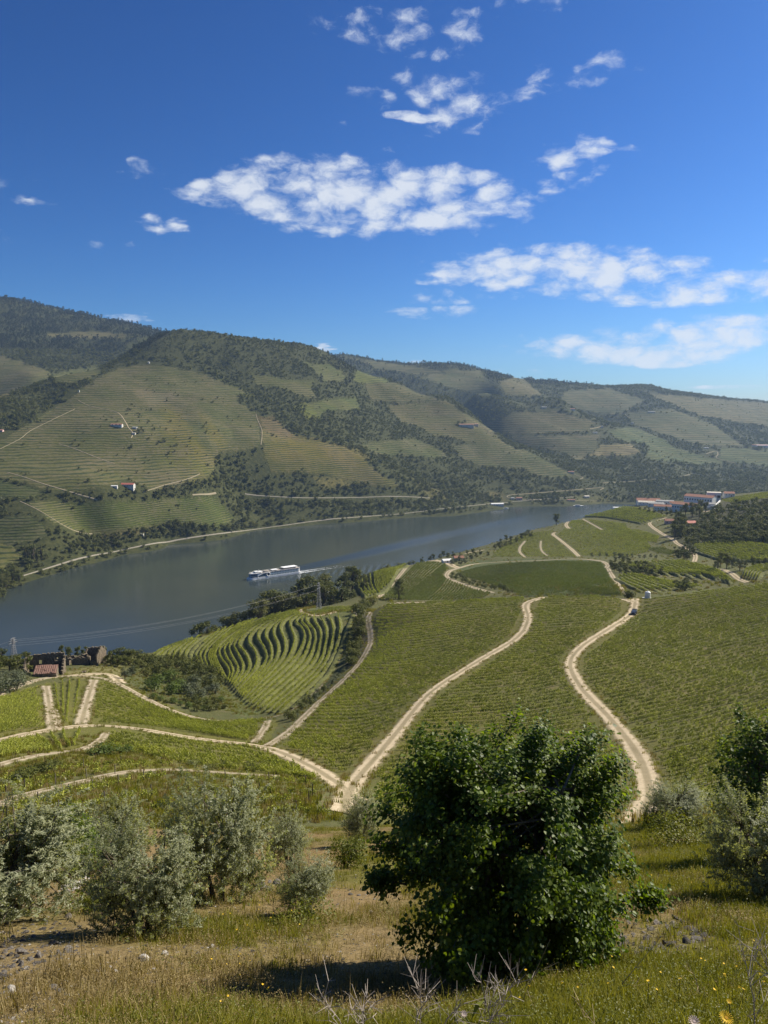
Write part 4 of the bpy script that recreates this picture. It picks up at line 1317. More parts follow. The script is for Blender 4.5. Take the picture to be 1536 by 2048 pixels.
VINE_FIELDS = [  # guides, row spacing, plant pitch, (rmin, rmax), kind, size
 ([[(775, 1210), (900, 1204), (1045, 1197)], [(744, 1260), (880, 1246), (1040, 1224)], [(737, 1310), (860, 1300), (1020, 1268)], [(694, 1360), (800, 1352), (935, 1322)], [(644, 1415), (740, 1410), (845, 1388)], [(594, 1465), (690, 1465), (788, 1445)], [(560, 1500), (650, 1512), (745, 1500)], [(640, 1545), (675, 1550), (705, 1548)]], 3.3, .95, (100, 400), 0, 1.0),
 ([[(1090, 1196), (1170, 1194), (1240, 1194)], [(1070, 1225), (1150, 1223), (1240, 1222)], [(1064, 1255), (1130, 1252), (1215, 1246)], [(1034, 1292), (1100, 1288), (1160, 1280)], [(965, 1340), (1050, 1332), (1125, 1320)], [(885, 1395), (1000, 1385), (1125, 1362)], [(845, 1440), (1000, 1430), (1160, 1405)], [(805, 1490), (1000, 1480), (1195, 1450)], [(765, 1545), (1000, 1535), (1218, 1510)], [(740, 1590), (1000, 1590), (1228, 1570)], [(760, 1630), (1000, 1640), (1238, 1625)]], 3.3, .95, (70, 400), 0, 1.0),
 ([[(1290, 1202), (1420, 1184), (1560, 1166), (1680, 1152)], [(1228, 1275), (1400, 1235), (1560, 1198), (1680, 1178)], [(1170, 1318), (1350, 1282), (1560, 1235), (1680, 1212)], [(1170, 1360), (1350, 1325), (1560, 1275), (1680, 1248)], [(1200, 1410), (1370, 1375), (1560, 1325), (1680, 1298)], [(1240, 1460), (1390, 1425), (1560, 1380), (1680, 1350)], [(1280, 1520), (1410, 1490), (1560, 1440), (1680, 1410)], [(1310, 1580), (1420, 1555), (1560, 1510), (1680, 1480)], [(1315, 1635), (1420, 1620), (1560, 1580), (1680, 1550)]], 3.6, .95, (60, 420), 0, 1.0),
 ([[(-80, 1418), (0, 1398), (88, 1374)], [(-80, 1450), (0, 1430), (94, 1415)], [(-80, 1492), (0, 1466), (102, 1452)]], 2.5, 1.1, (140, 300), 0, 1.0),
 ([[(110, 1368), (118, 1420), (124, 1450)], [(140, 1362), (136, 1410), (132, 1448)], [(178, 1362), (166, 1410), (158, 1447)]], 2.2, 1.15, (150, 300), 0, .95),
 ([[(194, 1366), (250, 1380), (330, 1420), (400, 1444), (500, 1444), (530, 1442)], [(184, 1405), (280, 1425), (400, 1458), (470, 1466), (515, 1466)], [(172, 1445), (300, 1453), (400, 1467), (470, 1477), (508, 1482)]], 2.5, 1.1, (140, 300), 0, 1.0),
 ([[(216, 1468), (320, 1476), (430, 1492), (520, 1503), (640, 1556)], [(210, 1482), (330, 1498), (430, 1518), (530, 1530), (630, 1560)], [(200, 1494), (330, 1518), (420, 1536), (530, 1546), (600, 1556)]], 2.5, 1.1, (90, 200), 0, 1.0),
 ([[(-80, 1496), (0, 1488), (66, 1478)], [(-80, 1535), (0, 1515), (100, 1502)]], 2.2, 1.2, (90, 220), 0, 1.0),
 ([[(74, 1475), (92, 1490), (104, 1503)], [(126, 1466), (132, 1484), (140, 1498)], [(160, 1464), (150, 1484), (146, 1498)], [(205, 1464), (190, 1480), (170, 1496)]], 4.2, 1.2, (90, 220), 0, 1.05),
 ([[(650, 1217), (680, 1215), (712, 1214)], [(622, 1227), (660, 1226), (700, 1224)]], 2.6, 1.3, (340, 500), 0, 1.0),
 ([[(716, 1168), (722, 1184), (735, 1197)], [(748, 1150), (750, 1172), (758, 1190)], [(785, 1136), (786, 1152), (784, 1165)], [(815, 1128), (814, 1132), (812, 1136)]], 5.0, 1.5, (430, 800), 2, 1.5),
 ([[(760, 1196), (802, 1160), (838, 1124)], [(800, 1200), (850, 1160), (890, 1128)], [(850, 1202), (878, 1178), (894, 1156)], [(910, 1200), (930, 1184), (936, 1175)], [(965, 1196), (975, 1190), (983, 1186)]], 3.4, 1.8, (430, 800), 1, 1.25),
 ([[(916, 1147), (980, 1132), (1100, 1124), (1200, 1126)], [(955, 1160), (1100, 1150), (1220, 1155)], [(1000, 1174), (1110, 1170), (1232, 1178)], [(1040, 1192), (1150, 1191), (1245, 1190)]], 2.6, 1.6, (380, 800), 1, 1.0),
 ([[(985, 1114), (1060, 1114), (1150, 1114)], [(1000, 1098), (1060, 1096), (1128, 1096)], [(1020, 1083), (1070, 1077), (1108, 1076)], [(1050, 1070), (1080, 1064), (1105, 1062)]], 3.2, 2.0, (600, 1150), 0, 1.15),
 ([[(1164, 1112), (1250, 1112), (1290, 1106)], [(1140, 1092), (1220, 1091), (1300, 1094)], [(1116, 1070), (1200, 1073), (1290, 1080)], [(1138, 1052), (1180, 1054), (1260, 1060)], [(1145, 1042), (1200, 1042), (1250, 1048)]], 3.2, 2.0, (600, 1200), 0, 1.15),
 ([[(1225, 1066), (1270, 1060), (1318, 1073)], [(1250, 1080), (1285, 1082), (1312, 1085)]], 3.2, 2.0, (600, 1200), 0, 1.15),
 ([[(1170, 1034), (1215, 1036), (1285, 1048)], [(1205, 1027), (1260, 1034), (1305, 1044)], [(1240, 1015), (1280, 1020), (1330, 1035)]], 5.0, 2.0, (700, 1300), 2, 1.5),
 ([[(1230, 1157), (1258, 1174), (1290, 1186)], [(1262, 1152), (1310, 1170), (1350, 1181)], [(1290, 1160), (1340, 1168), (1400, 1178)]], 5.0, 1.5, (380, 700), 2, 1.5),
 ([[(1245, 1132), (1275, 1140), (1320, 1150)], [(1290, 1127), (1335, 1143), (1410, 1152), (1440, 1163)], [(1330, 1127), (1380, 1145), (1440, 1155), (1465, 1168)], [(1360, 1125), (1410, 1138), (1440, 1148)]], 5.0, 1.5, (380, 720), 2, 1.5),
 ([[(1488, 1156), (1494, 1143), (1530, 1134), (1620, 1130)], [(1516, 1160), (1524, 1148), (1560, 1142), (1620, 1140)]], 3.8, 1.4, (380, 720), 2, 1.3),
 ([[(1382, 1100), (1420, 1114), (1460, 1122), (1640, 1130)], [(1392, 1093), (1450, 1108), (1540, 1120), (1640, 1124)], [(1420, 1087), (1480, 1098), (1540, 1106), (1640, 1110)], [(1470, 1086), (1540, 1094), (1640, 1098)]], 5.5, 1.6, (480, 800), 2, 1.6),
 ([[(1290, 1096), (1310, 1104), (1340, 1110)], [(1320, 1096), (1335, 1100), (1350, 1106)]], 3.4, 1.8, (560, 900), 1, 1.2),
 ([[(1445, 1000), (1500, 990), (1640, 972)], [(1470, 1006), (1520, 998), (1640, 990)]], 4.5, 2.0, (850, 1250), 0, 1.4),
]


def swirl_rows():
    """the curved terraces: each guide runs from the top of the slope to its foot"""
    G = [
     [(308, 1312), (330, 1300), (362, 1287)],
     [(345, 1322), (355, 1300), (385, 1280)],
     [(398, 1330), (392, 1310), (412, 1285), (450, 1255)],
     [(424, 1340), (418, 1315), (432, 1290), (480, 1250)],
     [(452, 1362), (436, 1330), (432, 1308), (450, 1280), (515, 1240)],
     [(456, 1366), (459, 1345), (440, 1315), (445, 1295), (490, 1258), (548, 1232)],
     [(463, 1372), (476, 1342), (462, 1312), (462, 1290), (500, 1258), (572, 1228)],
     [(470, 1380), (498, 1340), (490, 1310), (478, 1290), (510, 1255), (590, 1224)],
     [(478, 1390), (530, 1330), (528, 1300), (515, 1275), (535, 1250), (600, 1222)],
     [(488, 1400), (560, 1325), (570, 1290), (560, 1260), (572, 1240), (605, 1226)],
     [(500, 1408), (585, 1325), (608, 1285), (605, 1262), (592, 1245), (606, 1230)],
     [(515, 1416), (605, 1335), (628, 1295), (628, 1265), (612, 1245), (616, 1233)],
     [(535, 1424), (630, 1340), (650, 1295), (652, 1262), (640, 1236)],
     [(560, 1426), (645, 1348), (672, 1300), (680, 1262), (676, 1232)],
     [(590, 1416), (655, 1352), (684, 1295), (698, 1255), (708, 1226)]]
    L = []
    for g in G:
        w = near.line(g, None, 225, 440)[:, :2]
        L.append(resample(w, n=70))
    rows = []
    for a, b in zip(L[:-1], L[1:]):
        gap = np.linalg.norm(a - b, axis=1).mean()
        k = max(1, int(round(gap / 3.7)))
        for i in range(k):
            rows.append(a + (b - a) * (i / k))
    rows.append(L[-1])
    return rows


def terrace(T, row, h=1.1, w=1.5, name='terrace_bank', mat=None):
    """an earth bank along a row: flat on top, steep on the downhill side"""
    q = resample(row, step=2.0)
    if len(q) < 4: return None
    t = np.gradient(q, axis=0); t /= np.linalg.norm(t, axis=1)[:, None] + 1e-9
    nrm = np.stack([-t[:, 1], t[:, 0]], 1)
    dz = (T.height(*(q + nrm * 3).T) - T.height(*(q - nrm * 3).T)).mean()
    if dz > 0: nrm = -nrm                                         # nrm points downhill
    prof = [(-1.5 * w, -0.15), (-0.55 * w, h * 0.9), (0.45 * w, h), (1.3 * w, 0.1 * h), (1.5 * w, -0.4)]
    z0 = T.height(q[:, 0], q[:, 1])
    fade = np.clip(np.minimum(np.arange(len(q)), np.arange(len(q))[::-1]) / 4, 0.05, 1)
    V = []
    for d, z in prof:
        p = q + nrm * d
        zz = np.where(z > 0, z0 + z * fade, T.height(p[:, 0], p[:, 1]) + z)
        V.append(np.column_stack([p, zz]))
    V = np.stack(V, 1)
    n, k = V.shape[:2]
    V[:, :, :2] += np.random.default_rng(n).normal(0, .12, (n, k, 2)); V[:, 1:4, 2] += np.random.default_rng(n + 1).normal(0, .1, (n, 3))
    I = np.arange(n * k).reshape(n, k)
    Q = np.stack([I[:-1, :-1], I[1:, :-1], I[1:, 1:], I[:-1, 1:]], -1).reshape(-1, 4)
    me = np_mesh(name, V.reshape(-1, 3), Q, 4)
    o = obj_of(name, me, mat, smooth=False, kind='structure')
    return q, h * fade


M_BANK = plain('grassy_bank', (.10, .105, .026), 0.95, 0.4, 0.6, bump=0.1)


def build_vines():
    rg = np.random.default_rng(3)
    kinds = [vine_mesh(s, M_VINE) for s in range(5)] + [vine_mesh(s + 10, M_VINE_D, 1.9, 1.2, 70, .24) for s in range(4)] + [vine_mesh(s + 20, M_VINE, 1.5, 1.1, 90, .2) for s in range(4)]
    span = {0: (0, 5), 1: (5, 9), 2: (9, 13)}
    coll = proto_collection('vine_kind', kinds)
    P = []; A = []; K = []; S = []; Zx = []
    for guides, sp, pitch, (r0, r1), kind, size in VINE_FIELDS:
        rows = rows_between(near, guides, sp, r0, r1)
        if kind == 2:
            for r in rows:
                terrace(near, r, 1.3, 1.5, mat=M_BANK)
        p, a = plants_on(rows, pitch, rg, 0.05)
        P.append(p); A.append(a); K.append(rg.integers(*span[kind], len(p)))
        S.append(size * rg.uniform(.78, 1.2, len(p)))
        Zx.append(np.full(len(p), 1.2 if kind == 2 else 0.0))
    rows = swirl_rows()
    for r in rows:
        terrace(near, r, 0.8, 1.1, mat=M_BANK)
        p, a = plants_on([r], 1.0, rg, 0.03)
        P.append(p); A.append(a); K.append(rg.integers(9, 13, len(p))); S.append(rg.uniform(.85, 1.2, len(p))); Zx.append(np.full(len(p), .68))
    P = np.concatenate(P); A = np.concatenate(A); K = np.concatenate(K); S = np.concatenate(S); Zx = np.concatenate(Zx)
    S = S * np.where(rg.random(len(S)) < .1, .6, 1.0)
    A = A + np.where(rg.random(len(A)) < .5, math.pi, 0) + rg.normal(0, .06, len(A))
    z = near.height(P[:, 0], P[:, 1]) + Zx - 0.04
    scatter('vineyard', np.column_stack([P, z]), A, S, K, coll)
    print('vines', len(P))
    return kinds


VINE_KINDS = build_vines()
# ------------------------------------------------------------------ buildings
M_WHITE = plain('whitewash', (.74, .73, .69), 0.8, 0.08, 0.4)
M_OFFWHITE = plain('weathered_whitewash', (.56, .54, .48), 0.85, 0.12, 0.4)
M_CREAM = plain('cream_plaster', (.62, .56, .45), 0.85, 0.1, 0.4)
M_PINK = plain('pink_plaster', (.62, .42, .38), 0.85, 0.1, 0.4)
M_TILE = plain('clay_tiles', (.33, .165, .11), 0.9, 0.3, 1.2)
M_OLDTILE = plain('old_tiles', (.20, .115, .085), 0.95, 0.4, 2.0)
M_TILE2 = plain('brown_tiles', (.30, .15, .095), 0.9, 0.3, 1.0)
M_RED = plain('red_roof', (.42, .13, .085), 0.7, 0.15, 0.8)
M_DARK = plain('dark_opening', (.035, .035, .04), 0.3, 0.2, 2)
M_GREY = plain('grey_concrete', (.36, .35, .32), 0.9, 0.15, 0.8)
M_STONE = None


def stone_material():
    m, nt = new_mat('rubble_stone')
    g = NT(nt)
    co = g.n('ShaderNodeTexCoord').outputs['Object']
    v = g.n('ShaderNodeTexVoronoi'); g.put(v.inputs['Vector'], co); v.inputs['Scale'].default_value = 2.4
    e = g.n('ShaderNodeTexVoronoi', feature='DISTANCE_TO_EDGE'); g.put(e.inputs['Vector'], co); e.inputs['Scale'].default_value = 2.4
    c = g.ramp(g.noise(v.outputs['Position'], 3.0, 1), [(.3, (.13, .10, .07)), (.5, (.22, .175, .12)), (.7, (.30, .25, .18))])
    n = g.noise(co, 1.1, 4)
    c = g.mix(g.math('MULTIPLY', g.sstep(n, .45, .7), .6), c, (.10, .095, .06))
    c = g.mix(g.sstep(e.outputs[0], 0.0, 0.06), (.06, .05, .035), c)
    g.out(g.bsdf(c, 0.95, g.bump(g.sstep(e.outputs[0], 0.0, 0.12), 0.8, 0.08), 0.1).outputs[0])
    return m


M_STONE = stone_material()


def window_mesh(w, h, d=0.12):
    return MB().box(-w / 2, w / 2, -d / 2, d / 2, 0, h).mesh('window')


def house(name, T, px, L, D, hw, hr, yaw, label, cat='house', wall=None, roof=None, nwin=4, rows=1, doors=1, win=(0.9, 1.3), flat=False, group=None, sink=1.0, rng_=(3, 9000), back=False, chim=0, dz=0.0, end_win=0):
    """gabled building; local x runs along the front, the front faces -y"""
    p = T.hit(px[0], px[1], *rng_)
    root = empty(name, (p[0], p[1], p[2] + dz), yaw, label, cat, group)
    wall = wall or M_WHITE; roof = roof or M_TILE
    mb = MB()
    if flat:
        mb.box(-L / 2, L / 2, -D / 2, D / 2, -sink - 6, hw)
    else:
        mb.prism([(-D / 2, -sink - 6), (D / 2, -sink - 6), (D / 2, hw), (0, hw + hr * .985), (-D / 2, hw)], -L / 2, L / 2, 'x')
    mb.build('wall', wall, root)
    o = 0.35; t = 0.22
    rb = MB()
    if flat:
        rb.box(-L / 2 - .2, L / 2 + .2, -D / 2 - .2, D / 2 + .2, hw + .004, hw + .3)
    else:
        s = hr / (D / 2)
        rb.prism([(-D / 2 - o, hw - o * s + .03), (0, hw + hr + .03), (D / 2 + o, hw - o * s + .03), (D / 2 + o, hw - o * s + t), (0, hw + hr + t + .05), (-D / 2 - o, hw - o * s + t)], -L / 2 - o, L / 2 + o, 'x')
    rf = rb.build('roof', roof, root)
    for k in range(chim):
        cx = -L / 2 + L * (k + 1) / (chim + 1)
        MB().box(cx - .4, cx + .4, .4, 1.2, hw + hr * .5, hw + hr + 1.0).build('chimney', wall, rf)
    wm = window_mesh(*win)
    wm.materials.append(M_DARK)
    for r in range(rows):
        z = (0.9 if rows == 1 else 0.7) + r * (hw - 0.3) / rows
        if rows == 1: z = max(0.8, hw * 0.42)
        for k in range(nwin):
            x = -L / 2 + L * (k + 0.5) / nwin
            w = bpy.data.objects.new('window', wm); link(w, root); w.location = (x, -D / 2 - .05, z)
    for k in range(end_win):
        w = bpy.data.objects.new('window', wm); link(w, root); w.location = (-L / 2 - .05, -D / 2 + D * (k + .5) / end_win, max(0.8, hw * .42)); w.rotation_euler = (0, 0, math.pi / 2)
    for k in range(doors):
        x = -L / 2 + L * (k + 1) / (doors + 1) + L / (2 * max(nwin, 1)) * (1 if nwin % 2 == 1 else 0)
        MB().box(x - .55, x + .55, -D / 2 - .09, -D / 2 + .03, 0, 2.1).build('door', plain('door_wood', (.12, .08, .05), .7), root)
    return root


R = math.radians
# winery on its hilltop
house('winery_building', near, (1372, 1021), 30, 14, 7.5, 2.4, R(-52), 'long white winery building in front with a row of small dark windows', 'winery', roof=M_TILE2, nwin=9, win=(1.5, 2.0), rng_=(900, 1400), end_win=0)
house('winery_building', near, (1400, 1010), 38, 14, 8, 2.6, R(-48), 'longer white winery building behind with red tiled roof and dark windows', 'winery', roof=M_TILE, nwin=11, win=(1.5, 2.1), rng_=(900, 1400), dz=3)
house('loggia_building', near, (1427, 1003), 17, 12, 11, 0, R(-20), 'square white block with a flat roof at the right end of the winery', 'building', flat=True, nwin=3, rows=1, win=(3.6, 3.2), roof=M_CREAM, rng_=(900, 1400), dz=1)
house('estate_house', near, (1296, 1003), 31, 13, 5.5, 3.0, R(-12), 'white house with a pink tiled roof at the left end of the winery', 'house', roof=M_TILE, nwin=6, rng_=(900, 1400))
house('estate_house', near, (1295, 1010), 24, 9, 4.0, 1.6, R(-20), 'low white house in front of the pink roofed estate house', 'house', roof=M_CREAM, nwin=5, rng_=(900, 1400))
house('estate_house', near, (1312, 1013), 20, 9, 4.2, 1.4, R(-25), 'low pale roofed white house in the middle of the estate group', 'house', roof=M_GREY, nwin=4, rng_=(900, 1400))
house('estate_house', near, (1330, 1008), 22, 8, 4.2, 1.2, R(-25), 'low white house between the estate houses and the long winery front', 'house', roof=M_GREY, nwin=5, rng_=(900, 1400))
house('estate_house', near, (1326, 1021), 22, 10, 5.5, 2.0, R(-22), 'white house with brown roof lowest in the estate group', 'house', roof=M_TILE2, nwin=4, rng_=(900, 1400))
house('estate_house', near, (1341, 1047), 12, 7, 3.2, 1.8, R(-12), 'small pink house beside the bend of the pale estate road', 'house', wall=M_PINK, roof=M_TILE, nwin=3, rng_=(700, 1200))
house('forest_house', near, (1379, 1053), 11, 8, 3.0, 1.8, R(8), 'small house with a bright red roof among the trees below the winery', 'house', roof=M_RED, nwin=2, rng_=(700, 1200), dz=1)
house('ridge_house', near, (1457, 994), 13, 8, 4, 2.0, R(-5), 'small red roofed house alone on the ridge right of the winery', 'house', roof=M_TILE, nwin=3, rng_=(900, 1400), dz=1)
house('river_shed', near, (1236, 1015), 13, 7, 2.5, 0, R(-15), 'low pale flat roofed shed at the river end of the vineyard', 'shed', flat=True, roof=M_WHITE, nwin=0, doors=1, rng_=(900, 1400))
house('farm_shed', near, (893, 1126), 8, 5, 2.6, 1.0, R(20), 'small white shed on the sandy yard by the striped vineyard', 'shed', roof=M_WHITE, nwin=1, rng_=(450, 900))
house('farm_house', near, (917, 1121), 9, 6, 2.8, 1.6, R(10), 'small farm house with brown roof half hidden by trees on the yard', 'house', wall=M_CREAM, roof=M_TILE2, nwin=2, rng_=(450, 900))
house('river_cabin', near, (660, 1188), 9, 6, 3.0, 0.6, R(25), 'pale flat roofed cabin among the trees by the river', 'cabin', roof=M_WHITE, nwin=2, rng_=(400, 900), dz=1.5)


def yard_wall(px0, px1, h, label, T=near, rr=(900, 1400)):
    a = T.hit(*px0, *rr); b = T.hit(*px1, *rr)
    n = 10; mb = MB()
    for i in range(n):
        p = a + (b - a) * i / n; q = a + (b - a) * (i + 1) / n
        d = unit((q - p)[None, :2])[0]; nn = np.array([-d[1], d[0]]) * .4
        zb = min(p[2], q[2]) - 2; zt = (p[2] + q[2]) / 2 + h
        mb.add([(p[0] + nn[0], p[1] + nn[1], zb), (q[0] + nn[0], q[1] + nn[1], zb), (q[0] - nn[0], q[1] - nn[1], zb), (p[0] - nn[0], p[1] - nn[1], zb),
                (p[0] + nn[0], p[1] + nn[1], zt), (q[0] + nn[0], q[1] + nn[1], zt), (q[0] - nn[0], q[1] - nn[1], zt), (p[0] - nn[0], p[1] - nn[1], zt)],
               [(3, 2, 1, 0), (4, 5, 6, 7), (0, 1, 5, 4), (1, 2, 6, 5), (2, 3, 7, 6), (3, 0, 4, 7)])
    o = mb.build('garden_wall', M_WHITE)
    tag(o, label, 'wall')


house('estate_house', near, (1352, 1013), 15, 9, 5, 1.6, R(-30), 'white house against the left end of the front winery building', 'house', roof=M_TILE2, nwin=3, rng_=(900, 1400))
house('estate_house', near, (1420, 1016), 12, 8, 5, 1.4, R(-25), 'small white house on the slope below the flat roofed block', 'house', roof=M_GREY, nwin=3, rng_=(900, 1400))


yard_wall((1412, 1022), (1428, 1019), 5, 'white wall along the drive at the right foot of the winery')
yard_wall((1428, 1019), (1440, 1006), 4, 'white wall climbing beside the drive to the flat roofed block')
yard_wall((1281, 1006), (1335, 1016), 3, 'long low white wall in front of the estate houses')

# far bank
house('hillside_house', far, (234, 852), 22.9, 7.6, 3.2, 1.8, R(-6), 'white hillside house with long orange roof above a dry terrace', 'house', wall=M_OFFWHITE, roof=M_TILE, nwin=3, win=(2.2, 2.6), rng_=(1300, 1900), dz=-0.4)
house('hillside_house', far, (270, 857), 8.8, 6.0, 2.6, 1.2, R(-10), 'small pale roofed house just right of the long orange roofed house', 'house', wall=M_OFFWHITE, roof=M_GREY, nwin=2, rng_=(1300, 1900), dz=-0.4)
house('hillside_shed', far, (268, 868), 6.2, 5.1, 2.2, 0.9, R(-10), 'small shed at the lower bend of the drive under the hillside houses', 'shed', wall=M_OFFWHITE, roof=M_GREY, nwin=1, rng_=(1300, 1900), dz=-0.4)
house('hillside_house', far, (256, 973), 22.0, 9.3, 4.0, 2.2, R(-4), 'white house with red roof and many windows above the lower olive grove', 'house', wall=M_OFFWHITE, roof=M_RED, nwin=8, rng_=(1100, 1600), dz=-0.4)
house('hillside_shed', far, (229, 974), 9.7, 5.1, 2.2, 0.8, R(4), 'low white outbuilding left of the red roofed house', 'shed', wall=M_OFFWHITE, roof=M_WHITE, nwin=2, rng_=(1100, 1600), dz=-0.4)
house('hillside_house', far, (2, 863), 8.8, 6.0, 2.9, 1.5, R(0), 'small pink house at the left edge on the terraced slope', 'house', wall=M_PINK, roof=M_TILE, nwin=2, rng_=(1200, 1900), dz=-0.4)
house('quinta', far, (933, 853), 42.2, 11.0, 5.8, 2.2, R(-8), 'large estate with brown roof and cream walls high on the second spur', 'house', wall=M_CREAM, roof=M_TILE, nwin=9, rows=2, rng_=(1900, 2700), dz=-0.4)
house('quinta_wing', far, (953, 852), 10.6, 8.5, 5.8, 1.5, R(-8), 'white wing at the right end of the high estate', 'house', wall=M_OFFWHITE, roof=M_TILE, nwin=3, rows=2, rng_=(1900, 2700), dz=-0.4)
house('riverside_warehouse', far, (994, 1011), 29.0, 9.3, 4.3, 1.7, R(8), 'long white warehouse beside the river at the far bank', 'warehouse', wall=M_OFFWHITE, roof=M_WHITE, nwin=6, rng_=(1500, 2200), dz=-0.4)
house('riverside_house', far, (1038, 999), 14.1, 7.6, 4.3, 1.5, R(5), 'pinkish house inside the hairpin of the river road', 'house', wall=M_PINK, roof=M_TILE2, nwin=4, rows=2, rng_=(1500, 2300), dz=-0.4)
house('riverside_house', far, (1025, 998), 7.9, 6.0, 2.9, 1.1, R(5), 'small white house left of the pinkish house in the hairpin', 'house', wall=M_OFFWHITE, roof=M_GREY, nwin=2, rng_=(1500, 2300), dz=-0.4)
house('riverside_house', far, (1142, 1002), 17.6, 7.6, 3.2, 1.5, R(-6), 'riverside house with brown roof behind the landing stage', 'house', wall=M_CREAM, roof=M_TILE2, nwin=4, rng_=(1500, 2300), dz=-0.4)
house('riverside_house', far, (1173, 995), 12.3, 7.6, 3.6, 1.5, R(10), 'cream house on the bank right of the landing stage', 'house', wall=M_CREAM, roof=M_CREAM, nwin=3, rng_=(1500, 2400), dz=-0.4)
house('slope_house', far, (1142, 946), 15.8, 8.5, 3.6, 1.8, R(-10), 'brown roofed house on the slope above the river road', 'house', wall=M_CREAM, roof=M_TILE2, nwin=3, rng_=(1700, 2500), dz=-0.4)
house('knob_house', far, (1145, 820), 17.6, 9.3, 4.3, 1.9, R(-10), 'white house with red roof on the shoulder of the wooded knob', 'house', wall=M_OFFWHITE, roof=M_TILE, nwin=4, rng_=(2400, 3300), dz=-0.4)
house('knob_house', far, (1088, 816), 19.4, 8.5, 3.6, 1.5, R(0), 'pale long house among trees on top of the wooded knob', 'house', wall=M_CREAM, roof=M_GREY, nwin=4, rng_=(2400, 3300), dz=-0.4)
house('saddle_house', far, (1204, 855), 7.0, 6.8, 5.0, 1.1, R(0), 'small white house at the end of the short pale drive', 'house', wall=M_OFFWHITE, roof=M_GREY, nwin=1, rng_=(2300, 3200), dz=-0.4)
house('saddle_house', far, (1190, 866), 15.8, 6.8, 2.9, 1.1, R(0), 'long white house below the short pale drive', 'house', wall=M_OFFWHITE, roof=M_GREY, nwin=4, rng_=(2300, 3200), dz=-0.4)
house('village_house', far, (1524, 894), 42.2, 13.6, 6.5, 3.0, R(-6), 'large pink roofed manor at the right edge of the far slope', 'house', wall=M_OFFWHITE, roof=M_PINK, nwin=8, rows=2, rng_=(2300, 3500), dz=-0.4)
house('village_house', far, (1508, 893), 15.8, 8.5, 5.8, 1.9, R(-6), 'white house left of the pink roofed manor', 'house', wall=M_OFFWHITE, roof=M_TILE, nwin=3, rows=2, rng_=(2300, 3500), dz=-0.4)
house('slope_shed', far, (1412, 897), 17.6, 7.6, 3.6, 1.5, R(0), 'small pale shed above the bright bend of the far road', 'shed', wall=M_CREAM, roof=M_GREY, nwin=3, rng_=(2300, 3400), dz=-0.4)
house('upland_house', far, (1303, 825), 29.9, 8.5, 3.6, 1.1, R(0), 'long pale shed under the rounded vineyard hill', 'shed', wall=M_OFFWHITE, roof=M_GREY, nwin=5, rng_=(2600, 3800), dz=-0.4)
house('upland_house', far, (1265, 847), 7.0, 6.8, 5.0, 1.1, R(0), 'tiny white house on the edge of the far vineyard shoulder', 'house', wall=M_OFFWHITE, roof=M_GREY, nwin=1, rng_=(2400, 3600), dz=-0.4)
house('water_tower', far, (158, 784), 2.8, 2.7, 4.3, 0.0, R(0), 'small white tower on the wooded left ridge', 'tower', flat=True, wall=M_OFFWHITE, roof=M_WHITE, nwin=1, doors=0, rng_=(1400, 2200), dz=-0.4)
house('hilltop_cabin', far, (298, 727), 3.5, 3.4, 3.6, 0.8, R(0), 'tiny white cabin on top of the rounded terraced hill', 'cabin', wall=M_OFFWHITE, roof=M_WHITE, nwin=1, doors=0, rng_=(1500, 2300), dz=-0.4)
house('bank_shed', far, (284, 1070), 5.3, 3.4, 1.8, 0.6, R(0), 'small white shed among the trees above the bank road', 'shed', wall=M_OFFWHITE, roof=M_WHITE, nwin=0, rng_=(1000, 1500), dz=-0.4)

# ------------------------------------------------------------------ ruined farm on the spur above the river


def wall_panels(mb, a, b, h0, h1, th=0.6, jag=0.35, seed=0, holes=(), gable=None, base=-1.0, n=None):
    """stone wall from a to b (x, y); ragged top between h0 and h1; holes (t0, t1, z0, z1); gable peak height"""
    rg = np.random.default_rng(seed)
    a = np.array(a, float); b = np.array(b, float)
    ln = np.linalg.norm(b - a); d = (b - a) / ln; nn = np.array([-d[1], d[0]]) * th / 2
    n = n or max(4, int(ln / 0.55))
    cuts = sorted(set([round(i / n, 4) for i in range(n + 1)] + [h[0] for h in holes] + [h[1] for h in holes]))
    for t0, t1 in zip(cuts[:-1], cuts[1:]):
        if t1 - t0 < 1e-4: continue
        tm = (t0 + t1) / 2
        top = h0 + (h1 - h0) * tm
        if gable: top += gable * (1 - abs(2 * tm - 1))
        top += rg.uniform(-jag, jag * .4)
        spans = [(base, top)]
        for h in holes:
            if h[0] <= tm <= h[1]:
                spans = [(base, h[2]), (h[3], max(top, h[3] + .3))]
        p = a + d * ln * t0; q = a + d * ln * t1
        for z0, z1 in spans:
            if z1 - z0 < .05: continue
            k = rg.uniform(.9, 1.1)
            mb.add([(*(p - nn * k), z0), (*(q - nn * k), z0), (*(q + nn * k), z0), (*(p + nn * k), z0), (*(p - nn * k), z1), (*(q - nn * k), z1), (*(q + nn * k), z1), (*(p + nn * k), z1)],
                   [(3, 2, 1, 0), (4, 5, 6, 7), (0, 1, 5, 4), (1, 2, 6, 5), (2, 3, 7, 6), (3, 0, 4, 7)])


